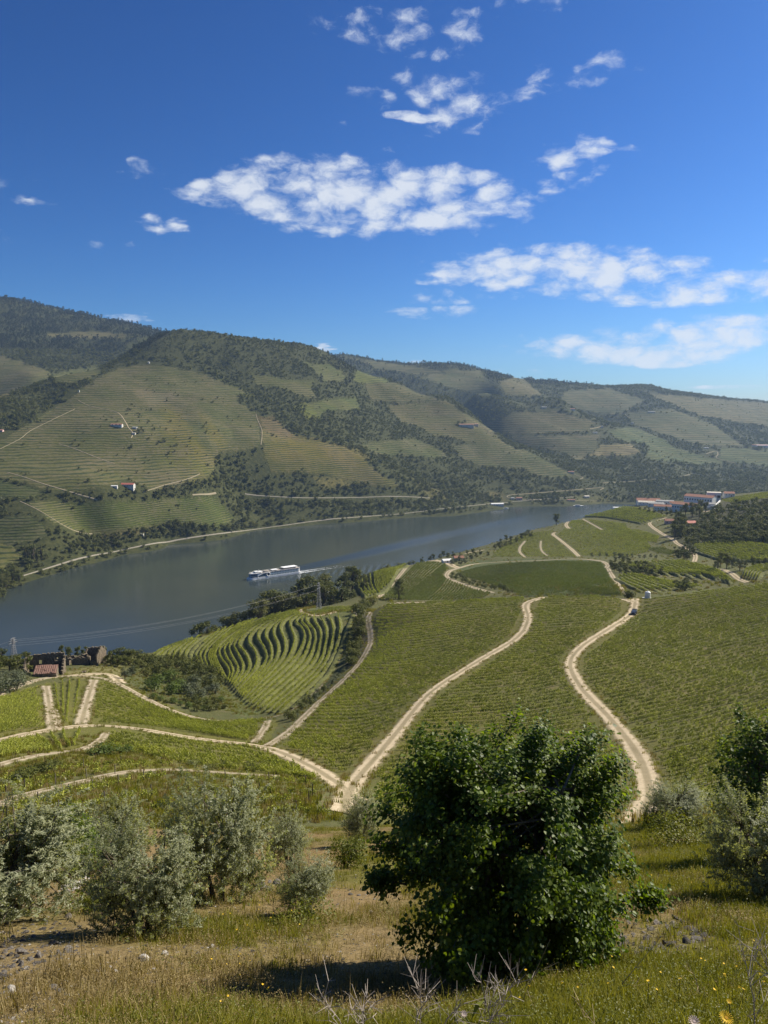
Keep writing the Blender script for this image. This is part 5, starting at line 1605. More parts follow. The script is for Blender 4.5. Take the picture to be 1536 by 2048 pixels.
def ruins():
    p = near.hit(88, 1346, 200, 420)
    s = p[1] / F                                     # metres per photo pixel here
    # left ruin: roofless, 11 x 9 m
    r = empty('ruined_house', p, R(14), 'large roofless stone ruin with tall back wall and window holes above the river', 'ruin', 'ruined farm above the river')
    mb = MB(); wall_panels(mb, (-5.5, 4.5), (6.2, 4.5), 5.4, 5.8, seed=1, holes=((.28, .36, 2.0, 3.4), (.72, .82, 2.6, 4.0)), base=-3); mb.build('back_wall', M_STONE, r)
    mb = MB(); wall_panels(mb, (-5.5, -4.5), (-5.5, 4.2), 3.6, 5.0, seed=2, gable=1.4, base=-3); mb.build('gable_wall', M_STONE, r)
    mb = MB(); wall_panels(mb, (6.2, 4.2), (6.2, -3.0), 5.2, 1.0, seed=3, jag=.6, base=-3); mb.build('broken_wall', M_STONE, r)
    mb = MB(); wall_panels(mb, (-5.2, -4.5), (-3.4, -4.5), 3.2, 1.6, seed=4, jag=.4, base=-3); mb.build('front_wall', M_STONE, r)
    # shed with the fallen tiled roof in front of it
    q = near.hit(93, 1352, 200, 420)
    r = empty('tiled_shed', q, R(14), 'stone shed with sagging red tiled roof against the large ruin', 'shed', 'ruined farm above the river')
    mb = MB()
    for k, (a, b, h0, h1) in enumerate((((-3.4, -2.2), (3.2, -2.2), 1.9, 1.6), ((3.2, -2.2), (3.2, 2.4), 1.7, 2.9), ((-3.4, 2.4), (-3.4, -2.2), 3.0, 1.8))):
        wall_panels(mb, a, b, h0, h1, .5, .15, 7 + k, base=-2)
    mb.build('wall', M_STONE, r)
    rows, cols = 8, 11
    rb = MB(); rg = np.random.default_rng(5)
    tiles = []
    tm = MB()
    nseg = 5
    for i in range(nseg + 1):
        a = math.pi * i / nseg
    prof = [(-.31 * math.cos(math.pi * i / nseg), .12 * math.sin(math.pi * i / nseg)) for i in range(nseg + 1)]
    v = [(x, -.36, z) for x, z in prof] + [(x, .36, z + .05) for x, z in prof]
    f = [(i, i + 1, nseg + 2 + i, nseg + 1 + i) for i in range(nseg)]
    tm.add(v, f); tme = tm.mesh('tile'); tme.materials.append(M_OLDTILE)
    MB().add([(-3.7, -2.5, 1.75), (3.5, -2.5, 1.55), (3.5, 2.5, 2.95), (-3.7, 2.5, 3.1), (-3.7, -2.5, 1.6), (3.5, -2.5, 1.4), (3.5, 2.5, 2.8), (-3.7, 2.5, 2.95)], [(0, 1, 2, 3), (7, 6, 5, 4), (0, 4, 5, 1), (1, 5, 6, 2), (2, 6, 7, 3), (3, 7, 4, 0)]).build('roof', M_OLDTILE, r)
    rf = r.children[-1] if r.children else None
    rf = [c for c in bpy.data.objects if c.parent == r and c.name.startswith('roof')][-1]
    for i in range(rows):
        for j in range(cols):
            if rg.random() < .1: continue
            o = bpy.data.objects.new('tile', tme); link(o, rf)
            y = -2.3 + i * .62; x = -3.4 + j * .64
            o.location = (x + rg.normal(0, .03), y, 1.68 + (y + 2.5) / 5 * 1.38 + .03 + rg.uniform(0, .05))
            o.rotation_euler = (R(15), 0, rg.normal(0, .05))
    # low broken walls between the two ruins
    m1 = near.hit(131, 1331, 200, 420)
    r = empty('low_ruin', m1, R(12), 'low broken stone walls with a dark doorway between the two tall ruins', 'ruin', 'ruined farm above the river')
    mb = MB(); wall_panels(mb, (-7, 0), (8.5, 1.2), 2.2, 3.0, seed=11, jag=.7, holes=((.52, .60, -.5, 2.0),), base=-2.5); mb.build('front_wall', M_STONE, r)
    mb = MB(); wall_panels(mb, (-7, 5.5), (8, 6.2), 2.0, 2.4, seed=12, jag=.7, base=-2.5); mb.build('back_wall', M_STONE, r)
    mb = MB(); wall_panels(mb, (1.0, .6), (1.0, 5.8), 2.4, 1.6, seed=13, jag=.5, base=-2.5); mb.build('cross_wall', M_STONE, r)
    mb = MB(); wall_panels(mb, (8.5, 1.2), (8.5, 6.0), 2.8, 1.6, seed=14, jag=.5, base=-2.5); mb.build('end_wall', M_STONE, r)
    MB().box(-.9, .9, -.2, .2, 2.0, 2.35).build('lintel', M_GREY, r).location = (1.7, .65, 0)
    # right ruin with the pointed gable
    m2 = near.hit(187, 1325, 200, 420)
    r = empty('gabled_ruin', m2, R(-6), 'dark stone ruin with a tall pointed gable beside the trees', 'ruin', 'ruined farm above the river')
    mb = MB(); wall_panels(mb, (3.4, -4.2), (3.4, 4.2), 4.0, 4.0, seed=21, gable=3.2, jag=.2, base=-3); mb.build('gable_wall', M_STONE, r)
    mb = MB(); wall_panels(mb, (-4.2, 4.2), (3.1, 4.2), 5.2, 5.9, seed=22, jag=.5, base=-3); mb.build('back_wall', M_STONE, r)
    mb = MB(); wall_panels(mb, (-4.2, -2.5), (-4.2, 4.0), 2.0, 5.2, seed=23, jag=.5, base=-3); mb.build('broken_wall', M_STONE, r)
    mb = MB(); wall_panels(mb, (-3.0, -4.2), (3.1, -4.2), 1.8, 2.6, seed=24, jag=.5, holes=((.5, .66, -1, 1.9),), base=-3); mb.build('front_wall', M_STONE, r)
    # rubble heap on the grass
    c = near.hit(169, 1345, 200, 420)
    o = mesh_of_rocks('rubble_heap', 26, 1.6, .45, 77)
    ob = obj_of('rubble_heap', o, M_STONE); ob.location = c
    tag(ob, 'small heap of stones on the grass in front of the ruins', 'rubble')


def rock_mesh(seed, name='rock', sub=2):
    bm = bmesh.new()
    bmesh.ops.create_icosphere(bm, subdivisions=sub, radius=1)
    rg = np.random.default_rng(seed)
    pl = [(Vector(rg.normal(size=3)).normalized(), rg.uniform(.45, .85)) for _ in range(9)]
    for v in bm.verts:
        for n_, d in pl:
            k = v.co.dot(n_) - d
            if k > 0: v.co -= n_ * k * .92
        v.co += Vector(rg.normal(0, .025, 3))
    me = bpy.data.meshes.new(name); bm.to_mesh(me); bm.free()
    return me


def mesh_of_rocks(name, n, spread, size, seed):
    rg = np.random.default_rng(seed)
    parts = []
    for k in range(n):
        me = rock_mesh(seed * 50 + k, 'tmp', 1)
        v = np.array([q.co for q in me.vertices]); f = np.array([list(p.vertices) for p in me.polygons])
        bpy.data.meshes.remove(me)
        s = size * rg.uniform(.5, 1.3) * np.array([1, rg.uniform(.6, 1), rg.uniform(.4, .8)])
        a = rg.uniform(0, 6.28); c, sn = math.cos(a), math.sin(a)
        v = v * s; v = np.stack([v[:, 0] * c - v[:, 1] * sn, v[:, 0] * sn + v[:, 1] * c, v[:, 2]], 1)
        rr = abs(rg.normal(0, .5)) * spread; aa = rg.uniform(0, 6.28)
        parts.append((v + [rr * math.cos(aa), rr * math.sin(aa), max(0, size * 1.2 * (1 - rr / spread))], f))
    V, Fc = join_tris(parts)
    return np_mesh(name, V, Fc, 3)


ruins()

# ------------------------------------------------------------------ white water tank and the car by it


def tank():
    p = near.hit(1295, 1196, 250, 420)
    r = empty('water_tank', p, 0, 'white cylindrical water tank on a concrete slab where the dirt track ends', 'water tank')
    MB().box(-1.9, 1.9, -1.9, 1.9, -.9, .14).build('base_slab', M_GREY, r)
    prof = [(0, .16), (1.15, .16)]
    for k in range(7):
        z = .25 + k * .36
        prof += [(1.15, z), (1.19, z + .06), (1.19, z + .2), (1.15, z + .28)]
    prof += [(1.12, 2.78), (.9, 2.95), (.45, 3.05), (0, 3.08)]
    mp = plain('white_plastic', (.78, .78, .75), .45, .05, 1)
    MB().lathe(prof, 28).build('tank_body', mp, r, smooth=True)
    MB().lathe([(0, 3.0), (.34, 3.0), (.34, 3.2), (.28, 3.26), (0, 3.27)], 18).build('lid', mp, r)
    MB().tube([(-1.1, -.5, .35), (-1.5, -.6, .35), (-1.5, -.6, .0)], .06, 8).build('outlet_pipe', M_GREY, r)


def car():
    a = near.hit(1268, 1229, 250, 420); b = near.hit(1264, 1233, 250, 420)
    d = b - a
    yaw = math.atan2(d[1], d[0])
    slope = math.atan2(near.height(*(a[:2] + d[:2] / np.linalg.norm(d[:2]) * 2)) - near.height(*(a[:2] - d[:2] / np.linalg.norm(d[:2]) * 2)), 4)
    r = empty('car', (a[0], a[1], a[2] + .16), yaw, 'dark off road car driving down the pale dirt track', 'car')
    r.rotation_euler = (0, -slope, yaw)
    paint = plain('dark_paint', (.018, .018, .02), .25, .1, 1, .6)
    glass = plain('windscreen_glass', (.25, .30, .36), .08, .05, 1, .8)
    dark = plain('black_rubber', (.02, .02, .02), .8, .2, 3)
    lamp = plain('headlight_glass', (.7, .7, .68), .15, .02, 1, .6)
    chrome = plain('dull_steel', (.35, .35, .36), .35, .05, 1, .5, .8)
    # front towards +x
    mb = MB(); mb.prism([(-2.3, .45), (2.2, .45), (2.3, .62), (2.25, .98), (1.0, 1.12), (-2.25, 1.12), (-2.35, .9)], -.92, .92, 'y'); mb.build('body', paint, r)
    mb = MB(); mb.prism([(-2.15, 1.125), (1.0, 1.125), (.28, 1.74), (-1.95, 1.78), (-2.2, 1.7)], -.80, .80, 'y'); cab = mb.build('cabin', paint, r)
    MB().add([(1.0, -.72, 1.17), (1.0, .72, 1.17), (.33, .66, 1.72), (.33, -.66, 1.72)], [(0, 1, 2, 3)]).build('windscreen', glass, r).location = (.02, 0, .012)
    for s in (-1, 1):
        MB().add([(.7, s * .81, 1.2), (.2, s * .81, 1.66), (-.6, s * .81, 1.68), (-.6, s * .81, 1.2)], [(0, 1, 2, 3)]).build('side_window', glass, r)
        MB().add([(-.7, s * .81, 1.2), (-.7, s * .81, 1.68), (-1.85, s * .81, 1.68), (-1.95, s * .81, 1.2)], [(0, 1, 2, 3)]).build('side_window', glass, r)
        MB().box(2.2, 2.29, s * .72 - .17, s * .72 + .17, .70, .90).build('headlight', lamp, r)
        MB().box(.75, .92, s * 1.0 - .12, s * 1.0 + .12, 1.18, 1.36).build('mirror', paint, r)
        for x in (-1.4, 1.4):
            t = MB(); t.lathe([(.18, -.13), (.36, -.13), (.40, -.08), (.40, .08), (.36, .13), (.18, .13)], 20)
            w = t.build('wheel', dark, r); w.location = (x, s * .82, .36); w.rotation_euler = (math.pi / 2, 0, 0)
            rim = MB().lathe([(0, -.10), (.22, -.10), (.24, .0), (.22, .10), (0, .10)], 12).build('rim', chrome, w)
    MB().box(2.24, 2.33, -.5, .5, .66, .92).build('grille', dark, r)
    MB().box(2.2, 2.38, -.88, .88, .42, .58).build('bumper', dark, r)
    MB().box(-1.7, .0, -.7, .7, 1.79, 1.86).build('roof_rack', dark, r)


tank()
car()

# ------------------------------------------------------------------ pylons and power lines


def pylon(p, h, w, yaw, label):
    r = empty('pylon', p, yaw, label, 'pylon')
    m = plain('galvanised_steel', (.26, .26, .26), .6, .15, 1, .4, .3)
    t = .22
    def at(z): return w / 2 * (1 - z / h) + t * (z / h)
    for sx in (-1, 1):
        for sy in (-1, 1):
            MB().tube([(sx * at(0), sy * at(0), -1), (sx * at(h), sy * at(h), h)], .085, 4).build('leg', m, r)
    mb = MB(); n = 11; zs = [h * (1 - (1 - i / n) ** 1.25) for i in range(n + 1)]
    cor = [(-1, -1), (1, -1), (1, 1), (-1, 1)]
    for i in range(n):
        for k in range(4):
            a = cor[k]; b = cor[(k + 1) % 4]
            p0 = (a[0] * at(zs[i]), a[1] * at(zs[i]), zs[i]); p1 = (b[0] * at(zs[i + 1]), b[1] * at(zs[i + 1]), zs[i + 1])
            q0 = (b[0] * at(zs[i]), b[1] * at(zs[i]), zs[i]); q1 = (a[0] * at(zs[i + 1]), a[1] * at(zs[i + 1]), zs[i + 1])
            mb.tube([p0, p1], .05, 3, False); mb.tube([q0, q1], .05, 3, False)
    mb.build('bracing', m, r)
    for z, l in ((h * .80, 2.4), (h * .90, 2.0), (h * .985, 1.5)):
        MB().prism([(-l, z), (0, z - .18), (l, z), (0, z + .4)], -.12, .12, 'y').build('crossarm', m, r)
        for s in (-1, 1):
            MB().tube([(s * l * .95, 0, z), (s * l * .95, 0, z - .7)], .07, 6).build('insulator', M_DARK, r)
    return r


PA = near.hit(14, 1326, 200, 420); PB = near.hit(637, 1222, 330, 520)
pylon((PA[0], PA[1] + 6, near.height(PA[0], PA[1] + 6)), 9.5, 2.2, R(70), 'lattice pylon behind the bushes left of the ruins')
pylon((PB[0], PB[1] + 3, near.height(PB[0], PB[1] + 3)), 15, 2.4, R(70), 'tall lattice pylon at the top of the curved terraces')


def power_lines():
    m = plain('aluminium_cable', (.30, .30, .30), .5, .05, 1, .4, .4)
    a0 = Vector((PA[0], PA[1] + 6, near.height(PA[0], PA[1] + 6))); b0 = Vector((PB[0], PB[1] + 3, near.height(PB[0], PB[1] + 3)))
    d = (b0 - a0); side = Vector((math.cos(R(70)), math.sin(R(70)), 0))
    for (za, zb, l, words) in ((7.6 - .7, 12 - .7, -2.3, 'lowest near power cable'), (7.6 - .7, 12 - .7, 2.3, 'lowest far power cable'), (9.3 - .7, 14.8 - .7, -1.4, 'top near power cable'), (9.3 - .7, 14.8 - .7, 1.4, 'top far power cable')):
        a = a0 + side * l + Vector((0, 0, za)); b = b0 + side * l + Vector((0, 0, zb))
        pts = [a + (b - a) * (i / 24) - Vector((0, 0, 4.5 * 4 * (i / 24) * (1 - i / 24))) for i in range(25)]
        far_end = a - (b - a).normalized() * 260 + Vector((0, 0, -18))
        pts = [far_end + (a - far_end) * (i / 12) - Vector((0, 0, 6 * 4 * (i / 12) * (1 - i / 12))) for i in range(12)] + pts
        tag(MB().tube(pts, .02, 4).build('power_cable', m), words + ' strung between the two pylons above the river', 'cable')


power_lines()

# ------------------------------------------------------------------ river cruise ship


def ship():
    yaw = math.atan2(SDIR[1], SDIR[0])
    c = BOW - SDIR * SLEN / 2
    L = SLEN; Wd = 11.4
    r = empty('cruise_ship', c, yaw, 'long white river cruise ship with a round emblem heading downstream', 'ship')
    white = plain('ship_white', (.88, .88, .86), .4, .04, .2, .4)
    glass = plain('tinted_window', (.10, .15, .16), .15, .1, .5, .8)
    blue = plain('blue_glass', (.03, .07, .12), .06, .1, .5, .9)
    deck = plain('deck_floor', (.34, .30, .25), .8, .1, .5)
    dark = plain('dark_fittings', (.05, .05, .06), .6, .2, 1)
    teal = plain('pale_teal', (.36, .46, .46), .4, .08, 1)

    def outline(inset, fx, n=14, aft=0.0):
        """plan outline: blunt stern, rounded bow reaching x = fx"""
        w = Wd / 2 - inset
        pts = [(-L / 2 + aft, -w * .92), (-L / 2 + aft + 2, -w)]
        x0 = fx - 13
        pts += [(x0 + 13 * math.sin(t), -w * math.cos(t) ** .8 if math.cos(t) > 0 else 0) for t in np.linspace(0, math.pi / 2 - .06, n)]
        pts += [(x, -y) for x, y in pts[::-1]]
        return pts

    def slab(out, z0, z1, name, mat, par=r, top_out=None):
        top_out = top_out or out
        n = len(out)
        mb = MB()
        mb.add([(x, y, z0) for x, y in out] + [(x, y, z1) for x, y in top_out], [tuple(range(n))[::-1], tuple(range(n, 2 * n))] + [(i, (i + 1) % n, n + (i + 1) % n, n + i) for i in range(n)])
        return mb.build(name, mat, par)
    slab(outline(.25, L / 2 - .6), -1.4, 2.3, 'hull', white, top_out=outline(0, L / 2))
    slab(outline(.35, L / 2 - 3.2, aft=1.0), 2.31, 7.5, 'superstructure', white)
    slab(outline(.1, L / 2 - 3.4, aft=.5), 7.51, 7.72, 'sun_deck', deck)
    # windows: two rows of cabins on each side
    wm = MB().box(-.82, .82, -.05, .05, .15, 1.55).mesh('cabin_window'); wm.materials.append(glass)
    wt_ = MB().box(-.95, .95, -.06, .06, 0, .55).mesh('balcony_glass'); wt_.materials.append(teal)
    yy = Wd / 2 - .35
    for s in (-1, 1):
        for row, z in enumerate((2.85, 5.25)):
            k = 0
            x = -L / 2 + 4.0
            while x < L / 2 - 31:
                o = bpy.data.objects.new('cabin_window', wm); link(o, r); o.location = (x, s * (yy + .01), z)
                g_ = bpy.data.objects.new('balcony_glass', wt_); link(g_, o); g_.location = (0, s * .05, -.02)
                x += 2.42
        # lounge window band swept under a white arch, bow part
        x0, x1 = L / 2 - 26.5, L / 2 - 13.5
        pr = [(x0, 2.7), (x1, 2.7), (x1 - .3, 4.0), (x1 - 3.5, 5.6), (x0 + 4, 6.8), (x0, 6.9)]
        mb = MB(); mb.prism(pr, s * (yy + .0), s * (yy + .07), 'y'); mb.build('lounge_window', blue, r)
        arch = [(x0 - .3, 7.3), (x0 + 4, 7.25), (x1 - 3.3, 6.0), (x1 + .2, 4.3), (x1 + .8, 2.5)]
        MB().tube([(x, s * (yy + .05), z) for x, z in arch], .32, 6).build('arch', white, r)
        # round emblem: white ring about a dark disc
        cx, cz = L / 2 - 28.2, 5.0
        ring = MB(); n = 28
        for a0 in range(n):
            pass
        ring.tube([(cx + 2.35 * math.cos(2 * math.pi * i / n), s * (yy + .12), cz + 2.35 * math.sin(2 * math.pi * i / n)) for i in range(n + 1)], .45, 6, False)
        rg_ = ring.build('emblem_ring', white, r)
        dsk = MB(); dsk.add([(cx + 2.1 * math.cos(2 * math.pi * i / n), s * (yy + .1), cz + 2.1 * math.sin(2 * math.pi * i / n)) for i in range(n)] , [tuple(range(n)) if s < 0 else tuple(range(n))[::-1]])
        dsk.build('emblem_disc', dark, rg_)
    # glazed bow
    n = 14; w = Wd / 2 - .28; fx = L / 2 - 3.1
    bow = [(fx - 11 + 11 * math.sin(t), w * math.cos(t) ** .8) for t in np.linspace(.15, math.pi / 2 - .06, 12)]
    bow = [(x, -y) for x, y in bow] + bow[::-1]
    m_ = len(bow)
    for k, (z0, z1) in enumerate(((2.9, 4.5), (5.0, 6.9))):
        mb = MB(); v = [(x + .12, y * 1.012, z0) for x, y in bow] + [(x + .12 - (z1 - z0) * .1, y * 1.012, z1) for x, y in bow]
        mb.add(v, [(i, i + 1, m_ + i + 1, m_ + i) for i in range(m_ - 1)])
        mb.build('bow_window', blue, r)
    slab(outline(1.2, L / 2 - 5.5, aft=L - 20), 7.73, 8.0, 'forward_deck', white)
    # wheelhouse
    wh = MB().prism([(L / 2 - 15.5, 7.74), (L / 2 - 10.6, 7.74), (L / 2 - 11.4, 9.6), (L / 2 - 15.5, 9.6)], -2.6, 2.6, 'y').build('wheelhouse', white, r)
    MB().add([(L / 2 - 10.7, -2.3, 8.3), (L / 2 - 10.7, 2.3, 8.3), (L / 2 - 11.15, 2.3, 9.35), (L / 2 - 11.15, -2.3, 9.35)], [(0, 1, 2, 3)]).build('windscreen', blue, wh)
    MB().box(L / 2 - 16, L / 2 - 10.8, -3, 3, 9.62, 9.8).build('roof', white, wh)
    for s in (-1, 1):
        MB().box(L / 2 - 15, L / 2 - 11.8, s * 2.62 - .03, s * 2.62 + .03, 8.4, 9.3).build('side_window', blue, wh)
    # sun deck fittings
    slab([(-L / 2 + 4, -4.9), (-L / 2 + 25, -4.9), (-L / 2 + 25, 4.9), (-L / 2 + 4, 4.9)], 9.9, 10.1, 'aft_canopy', white)
    for k in range(6):
        for s in (-1, 1):
            x = -L / 2 + 4.6 + k * 4
            MB().tube([(x, s * 4.6, 7.6), (x, s * 4.6, 9.95)], .09, 6).build('canopy_post', white, r)
    MB().box(-L / 2 + 6, -L / 2 + 22, -3.6, 3.6, 7.73, 9.2).build('bar_house', dark, r)
    for k, (x0, x1) in enumerate(((-6, 3), (7, 14), (17, 23))):
        o = MB().box(x0, x1, -3.2, 3.2, 8.9, 9.05).build('shade_awning', white if k != 1 else deck, r)
        for x in (x0 + .4, x1 - .4):
            for s in (-1, 1):
                MB().tube([(x, s * 3, 7.6), (x, s * 3, 8.95)], .06, 5).build('awning_post', white, o)
    bm_ = MB().box(-.9, .9, -.3, .3, 0, .45).mesh('deck_lounger'); bm_.materials.append(dark)
    rg2 = np.random.default_rng(4)
    for k in range(46):
        o = bpy.data.objects.new('deck_lounger', bm_); link(o, r)
        o.location = (rg2.uniform(-16, 24), rg2.choice([-1, 1]) * rg2.uniform(3.3, 4.6), 7.73); o.rotation_euler = (0, 0, rg2.choice([0, math.pi / 2]))
    rail = MB()
    ol = outline(.25, L / 2 - 3.6, aft=.7)
    for z in (8.2, 8.7):
        rail.tube([(x, y, z) for x, y in ol] + [(ol[0][0], ol[0][1], z)], .05, 4, False)
    for x in np.arange(-L / 2 + 2, L / 2 - 16, 2.4):
        for s in (-1, 1):
            rail.tube([(x, s * (Wd / 2 - .25), 7.6), (x, s * (Wd / 2 - .25), 8.7)], .05, 4, False)
    rail.build('railing', white, r)
    mb = MB().tube([(L / 2 - 17.5, 0, 7.7), (L / 2 - 17.5, 0, 12)], [.12, .07], 6); mb.tube([(L / 2 - 17.5, -1.4, 11), (L / 2 - 17.5, 1.4, 11)], .05, 4); mb.build('mast', white, r)
    MB().tube([(L / 2 - 2, 0, 2.3), (L / 2 - 1.2, 0, 5.0)], .06, 5).build('jackstaff', white, r)
    return r


ship()


def foam_material():
    m, nt = new_mat('foam')
    g = NT(nt)
    P = g.pos(); a = g.attr('thick', 'Fac')
    n = g.noise(P, 0.55, 5, .7)
    f = g.sstep(g.math('ADD', n, g.math('MULTIPLY', a, .62)), .72, .95)
    b = g.bsdf((.72, .75, .76), .9)
    t = g.n('ShaderNodeBsdfTransparent')
    mx = g.n('ShaderNodeMixShader'); g.put(mx.inputs[0], f)
    nt.links.new(t.outputs[0], mx.inputs[1]); nt.links.new(b.outputs[0], mx.inputs[2])
    g.out(mx.outputs[0])
    return m


def foam():
    """white water along the bow and astern, lying on the waves"""
    V = []; A = []; Q = []
    def strip(pts, w0, w1, a0, a1):
        pts = catmull(np.array(pts, float), 10); n = len(pts)
        t = np.gradient(pts, axis=0); t /= np.linalg.norm(t, axis=1)[:, None]
        nn = np.stack([-t[:, 1], t[:, 0]], 1)
        base = len(V)
        for i in range(n):
            k = i / (n - 1)
            for j in range(5):
                s = j / 2 - 1
                p = pts[i] + nn[i] * s * (w0 + (w1 - w0) * k)
                z = float(wake_height(np.array([p[0]]), np.array([p[1]]))[0]) + .18 * (1 - s * s) + .03
                q = BOW - SDIR * p[0] + SSIDE * p[1]
                V.append((q[0], q[1], z)); A.append((a0 + (a1 - a0) * k) * (1 - abs(s) ** 1.5))
        for i in range(n - 1):
            for j in range(4):
                a = base + i * 5 + j
                Q.append((a, a + 5, a + 6, a + 1))
    for s in (-1, 1):
        strip([(.5, s * 1.0), (5, s * 4.6), (13, s * 6.6), (30, s * 7.6), (52, s * 8.6)], 1.6, 1.6, 1.0, .1)
        strip([(SLEN - 3, s * 4.2), (SLEN + 12, s * 4.6), (SLEN + 40, s * 4.0), (SLEN + 90, s * 5.2)], 2.4, 1.8, 1.1, .35)
    strip([(SLEN - 1, 0), (SLEN + 10, 0), (SLEN + 26, 0), (SLEN + 60, 0)], 3.0, 2.0, .8, .05)
    me = np_mesh('wake_foam', np.array(V), np.array(Q), 4)
    set_attr(me, 'thick', np.array(A), 'FLOAT')
    obj_of('wake_foam', me, foam_material(), smooth=True, kind='stuff')


foam()


def small_boat(px, L, yaw, label):
    p = on_water(*px)
    r = empty('moored_boat', p, yaw, label, 'boat')
    n = 9
    out = [(-L / 2, -L * .13), (L * .1, -L * .15)] + [(L * .1 + L * .4 * math.sin(t), -L * .15 * math.cos(t)) for t in np.linspace(.3, 1.5, n)]
    out += [(x, -y) for x, y in out[::-1]]
    k = len(out); mb = MB()
    mb.add([(x * .95, y * .8, -.4) for x, y in out] + [(x, y, 1.1) for x, y in out], [tuple(range(k))[::-1], tuple(range(k, 2 * k))] + [(i, (i + 1) % k, k + (i + 1) % k, k + i) for i in range(k)])
    mb.build('hull', M_WHITE, r)
    MB().box(-L * .3, L * .12, -L * .1, L * .1, 1.11, 2.6).build('cabin', M_WHITE, r)
    MB().box(-L * .33, L * .16, -L * .12, L * .12, 2.61, 2.75).build('roof', M_GREY, r)


small_boat((1012, 1017), 14, R(20), 'small white boat moored below the long riverside warehouse')
small_boat((1157, 1012), 24, R(8), 'larger boat moored at the landing stage of the far bank')
# ------------------------------------------------------------------ woods and scrub
BUSH_F = [bush_mesh('shrub', 100 + s, M_SCRUB, 3.2, 4.6, 130, 1.15, 6, True) for s in range(6)] \
    + [bush_mesh('shrub', 120 + s, M_PALE, 2.8, 4.0, 110, 1.0, 6, True) for s in range(2)]


def conifer_mesh(seed, h=11.0):
    lf, wd = tree_mesh('pine', seed, None, h, h * .36, 150, 1.15, lobes=9, low=.3)
    return two_part_mesh('pine_tree', lf, wd, M_CONIFER, M_BARK)


PINE_F = [conifer_mesh(150 + s) for s in range(3)]


def far_woods():
    rg = np.random.default_rng(12)
    na, nl = far.X.shape
    X, Y, Z, Rr = far.X, far.Y, far.Z, far.R
    dA = np.gradient(far.az)[:, None] * np.gradient(far.lr)[None] * Rr ** 2
    vis = far.E + 10 / Rr >= np.maximum.accumulate(far.E, 1)
    inview = np.abs(far.az)[:, None] < .58
    vine = vine_f.reshape(na, nl)
    px, py = fpx.reshape(na, nl), fpy.reshape(na, nl)
    base = np.where(vine > .5, 0.0011, 1 / 46.0)
    patch = value_noise(X / 60, Y / 60, 61) + .5 * value_noise(X / 22, Y / 22, 62)
    base = np.where(vine < .5, base * np.clip(1.05 + .8 * patch, .12, 1.5), base * np.clip(.4 + 2.2 * patch, 0, 3))
    base = np.where((Rr > 1850) & (vine < .5), base * 1.25, base)
    base = np.where(Rr > 2500, base * .42, base)
    # denser woods read off the photo, and open grassy ground
    for poly, k in (([(430, 915), (520, 905), (600, 945), (780, 975), (900, 1000), (960, 1005), (860, 1030), (560, 1055), (470, 1030)], 1.4),
                    ([(200, 1065), (340, 1050), (440, 1058), (330, 1085), (200, 1108), (60, 1140), (40, 1120), (100, 1075)], 1.6),
                    ([(0, 965), (60, 962), (200, 1000), (180, 1010), (90, 985), (0, 975)], 1.5),
                    ([(0, 596), (150, 625), (340, 665), (250, 700), (110, 740), (0, 690)], 1.3),
                    ([(630, 955), (690, 955), (700, 972), (650, 975)], .25), ([(1100, 1005), (1220, 985), (1280, 1000)], .55), ([(300, 870), (345, 880), (400, 930), (420, 950), (380, 960), (330, 930)], 2.0)):
        m = in_poly(px, py, poly)
        base = np.where(m, base * k, base)
    lam = np.where(vis & inview & (Z > 2.5) & (Rr > 640) & (Rr < 5000), dA * base, 0)
    cnt = rg.poisson(lam)
    ii, jj = np.nonzero(cnt)
    rep = cnt[ii, jj]
    ii = np.repeat(ii, rep); jj = np.repeat(jj, rep)
    a = far.az[ii] + rg.uniform(-.5, .5, len(ii)) * np.gradient(far.az)[ii]
    l = far.lr[jj] + rg.uniform(-.5, .5, len(ii)) * np.gradient(far.lr)[jj]
    r = np.exp(l); x = r * np.sin(a); y = r * np.cos(a); z = far.height(x, y)
    ok = (z > 1.5) & ~np.isin(np.round(x / 4).astype(np.int64) * 100003 + np.round(y / 4).astype(np.int64), FAR_KEEP)
    x, y, z, r = x[ok], y[ok], z[ok], r[ok]
    n = len(x)
    sc = np.clip(rg.lognormal(-.25, .42, n), .35, 1.9)
    vv = vine[ii, jj][ok] > .5
    sc = np.where(vv, sc * .7, sc)
    sc *= np.where(r > 2500, 1.15, np.where(r > 1850, .8, 1.0))
    qx, qy, _ = project(x, y, z)
    pines = ((qy < 700) & (qx < 340)) | (rg.random(n) < .03) | ((qy < 770) & (qx > 640) & (rg.random(n) < .5))
    idx = np.where(pines, rg.integers(8, 11, n), np.where(rg.random(n) < .10, rg.integers(6, 8, n), rg.integers(0, 6, n)))
    zs = rg.uniform(.75, 1.25, n)
    S = np.column_stack([sc, sc, sc * zs])
    S = np.where(pines[:, None], S * np.array([.8, .8, .75]), S)
    big = np.argsort(-(sc * zs / r) * (r < 1500))[:130]
    scatter('far_woods', np.delete(np.column_stack([x, y, z - .2]), big, 0), np.delete(rg.uniform(0, 6.28, n), big), np.delete(S, big, 0), np.delete(idx, big), proto_collection('wood_kind', BUSH_F + PINE_F))
    print('far woods', n)
    for k in big:
        me = (BUSH_F + PINE_F)[idx[k]]
        nm = 'shrub' if idx[k] < 8 else 'pine_tree'
        o = bpy.data.objects.new(nm, me); link(o)
        o.location = (x[k], y[k], z[k] - .2); o.rotation_euler = (0, 0, rg.uniform(0, 6.28)); o.scale = S[k]
        if nm == 'shrub':
            tag(o, 'rounded dark green shrub on the far bank above the river', 'shrub', 'shrubs on the far bank')
        else:
            tag(o, 'tall dark pine standing among shrubs on the far bank', 'tree', 'pines on the far bank')


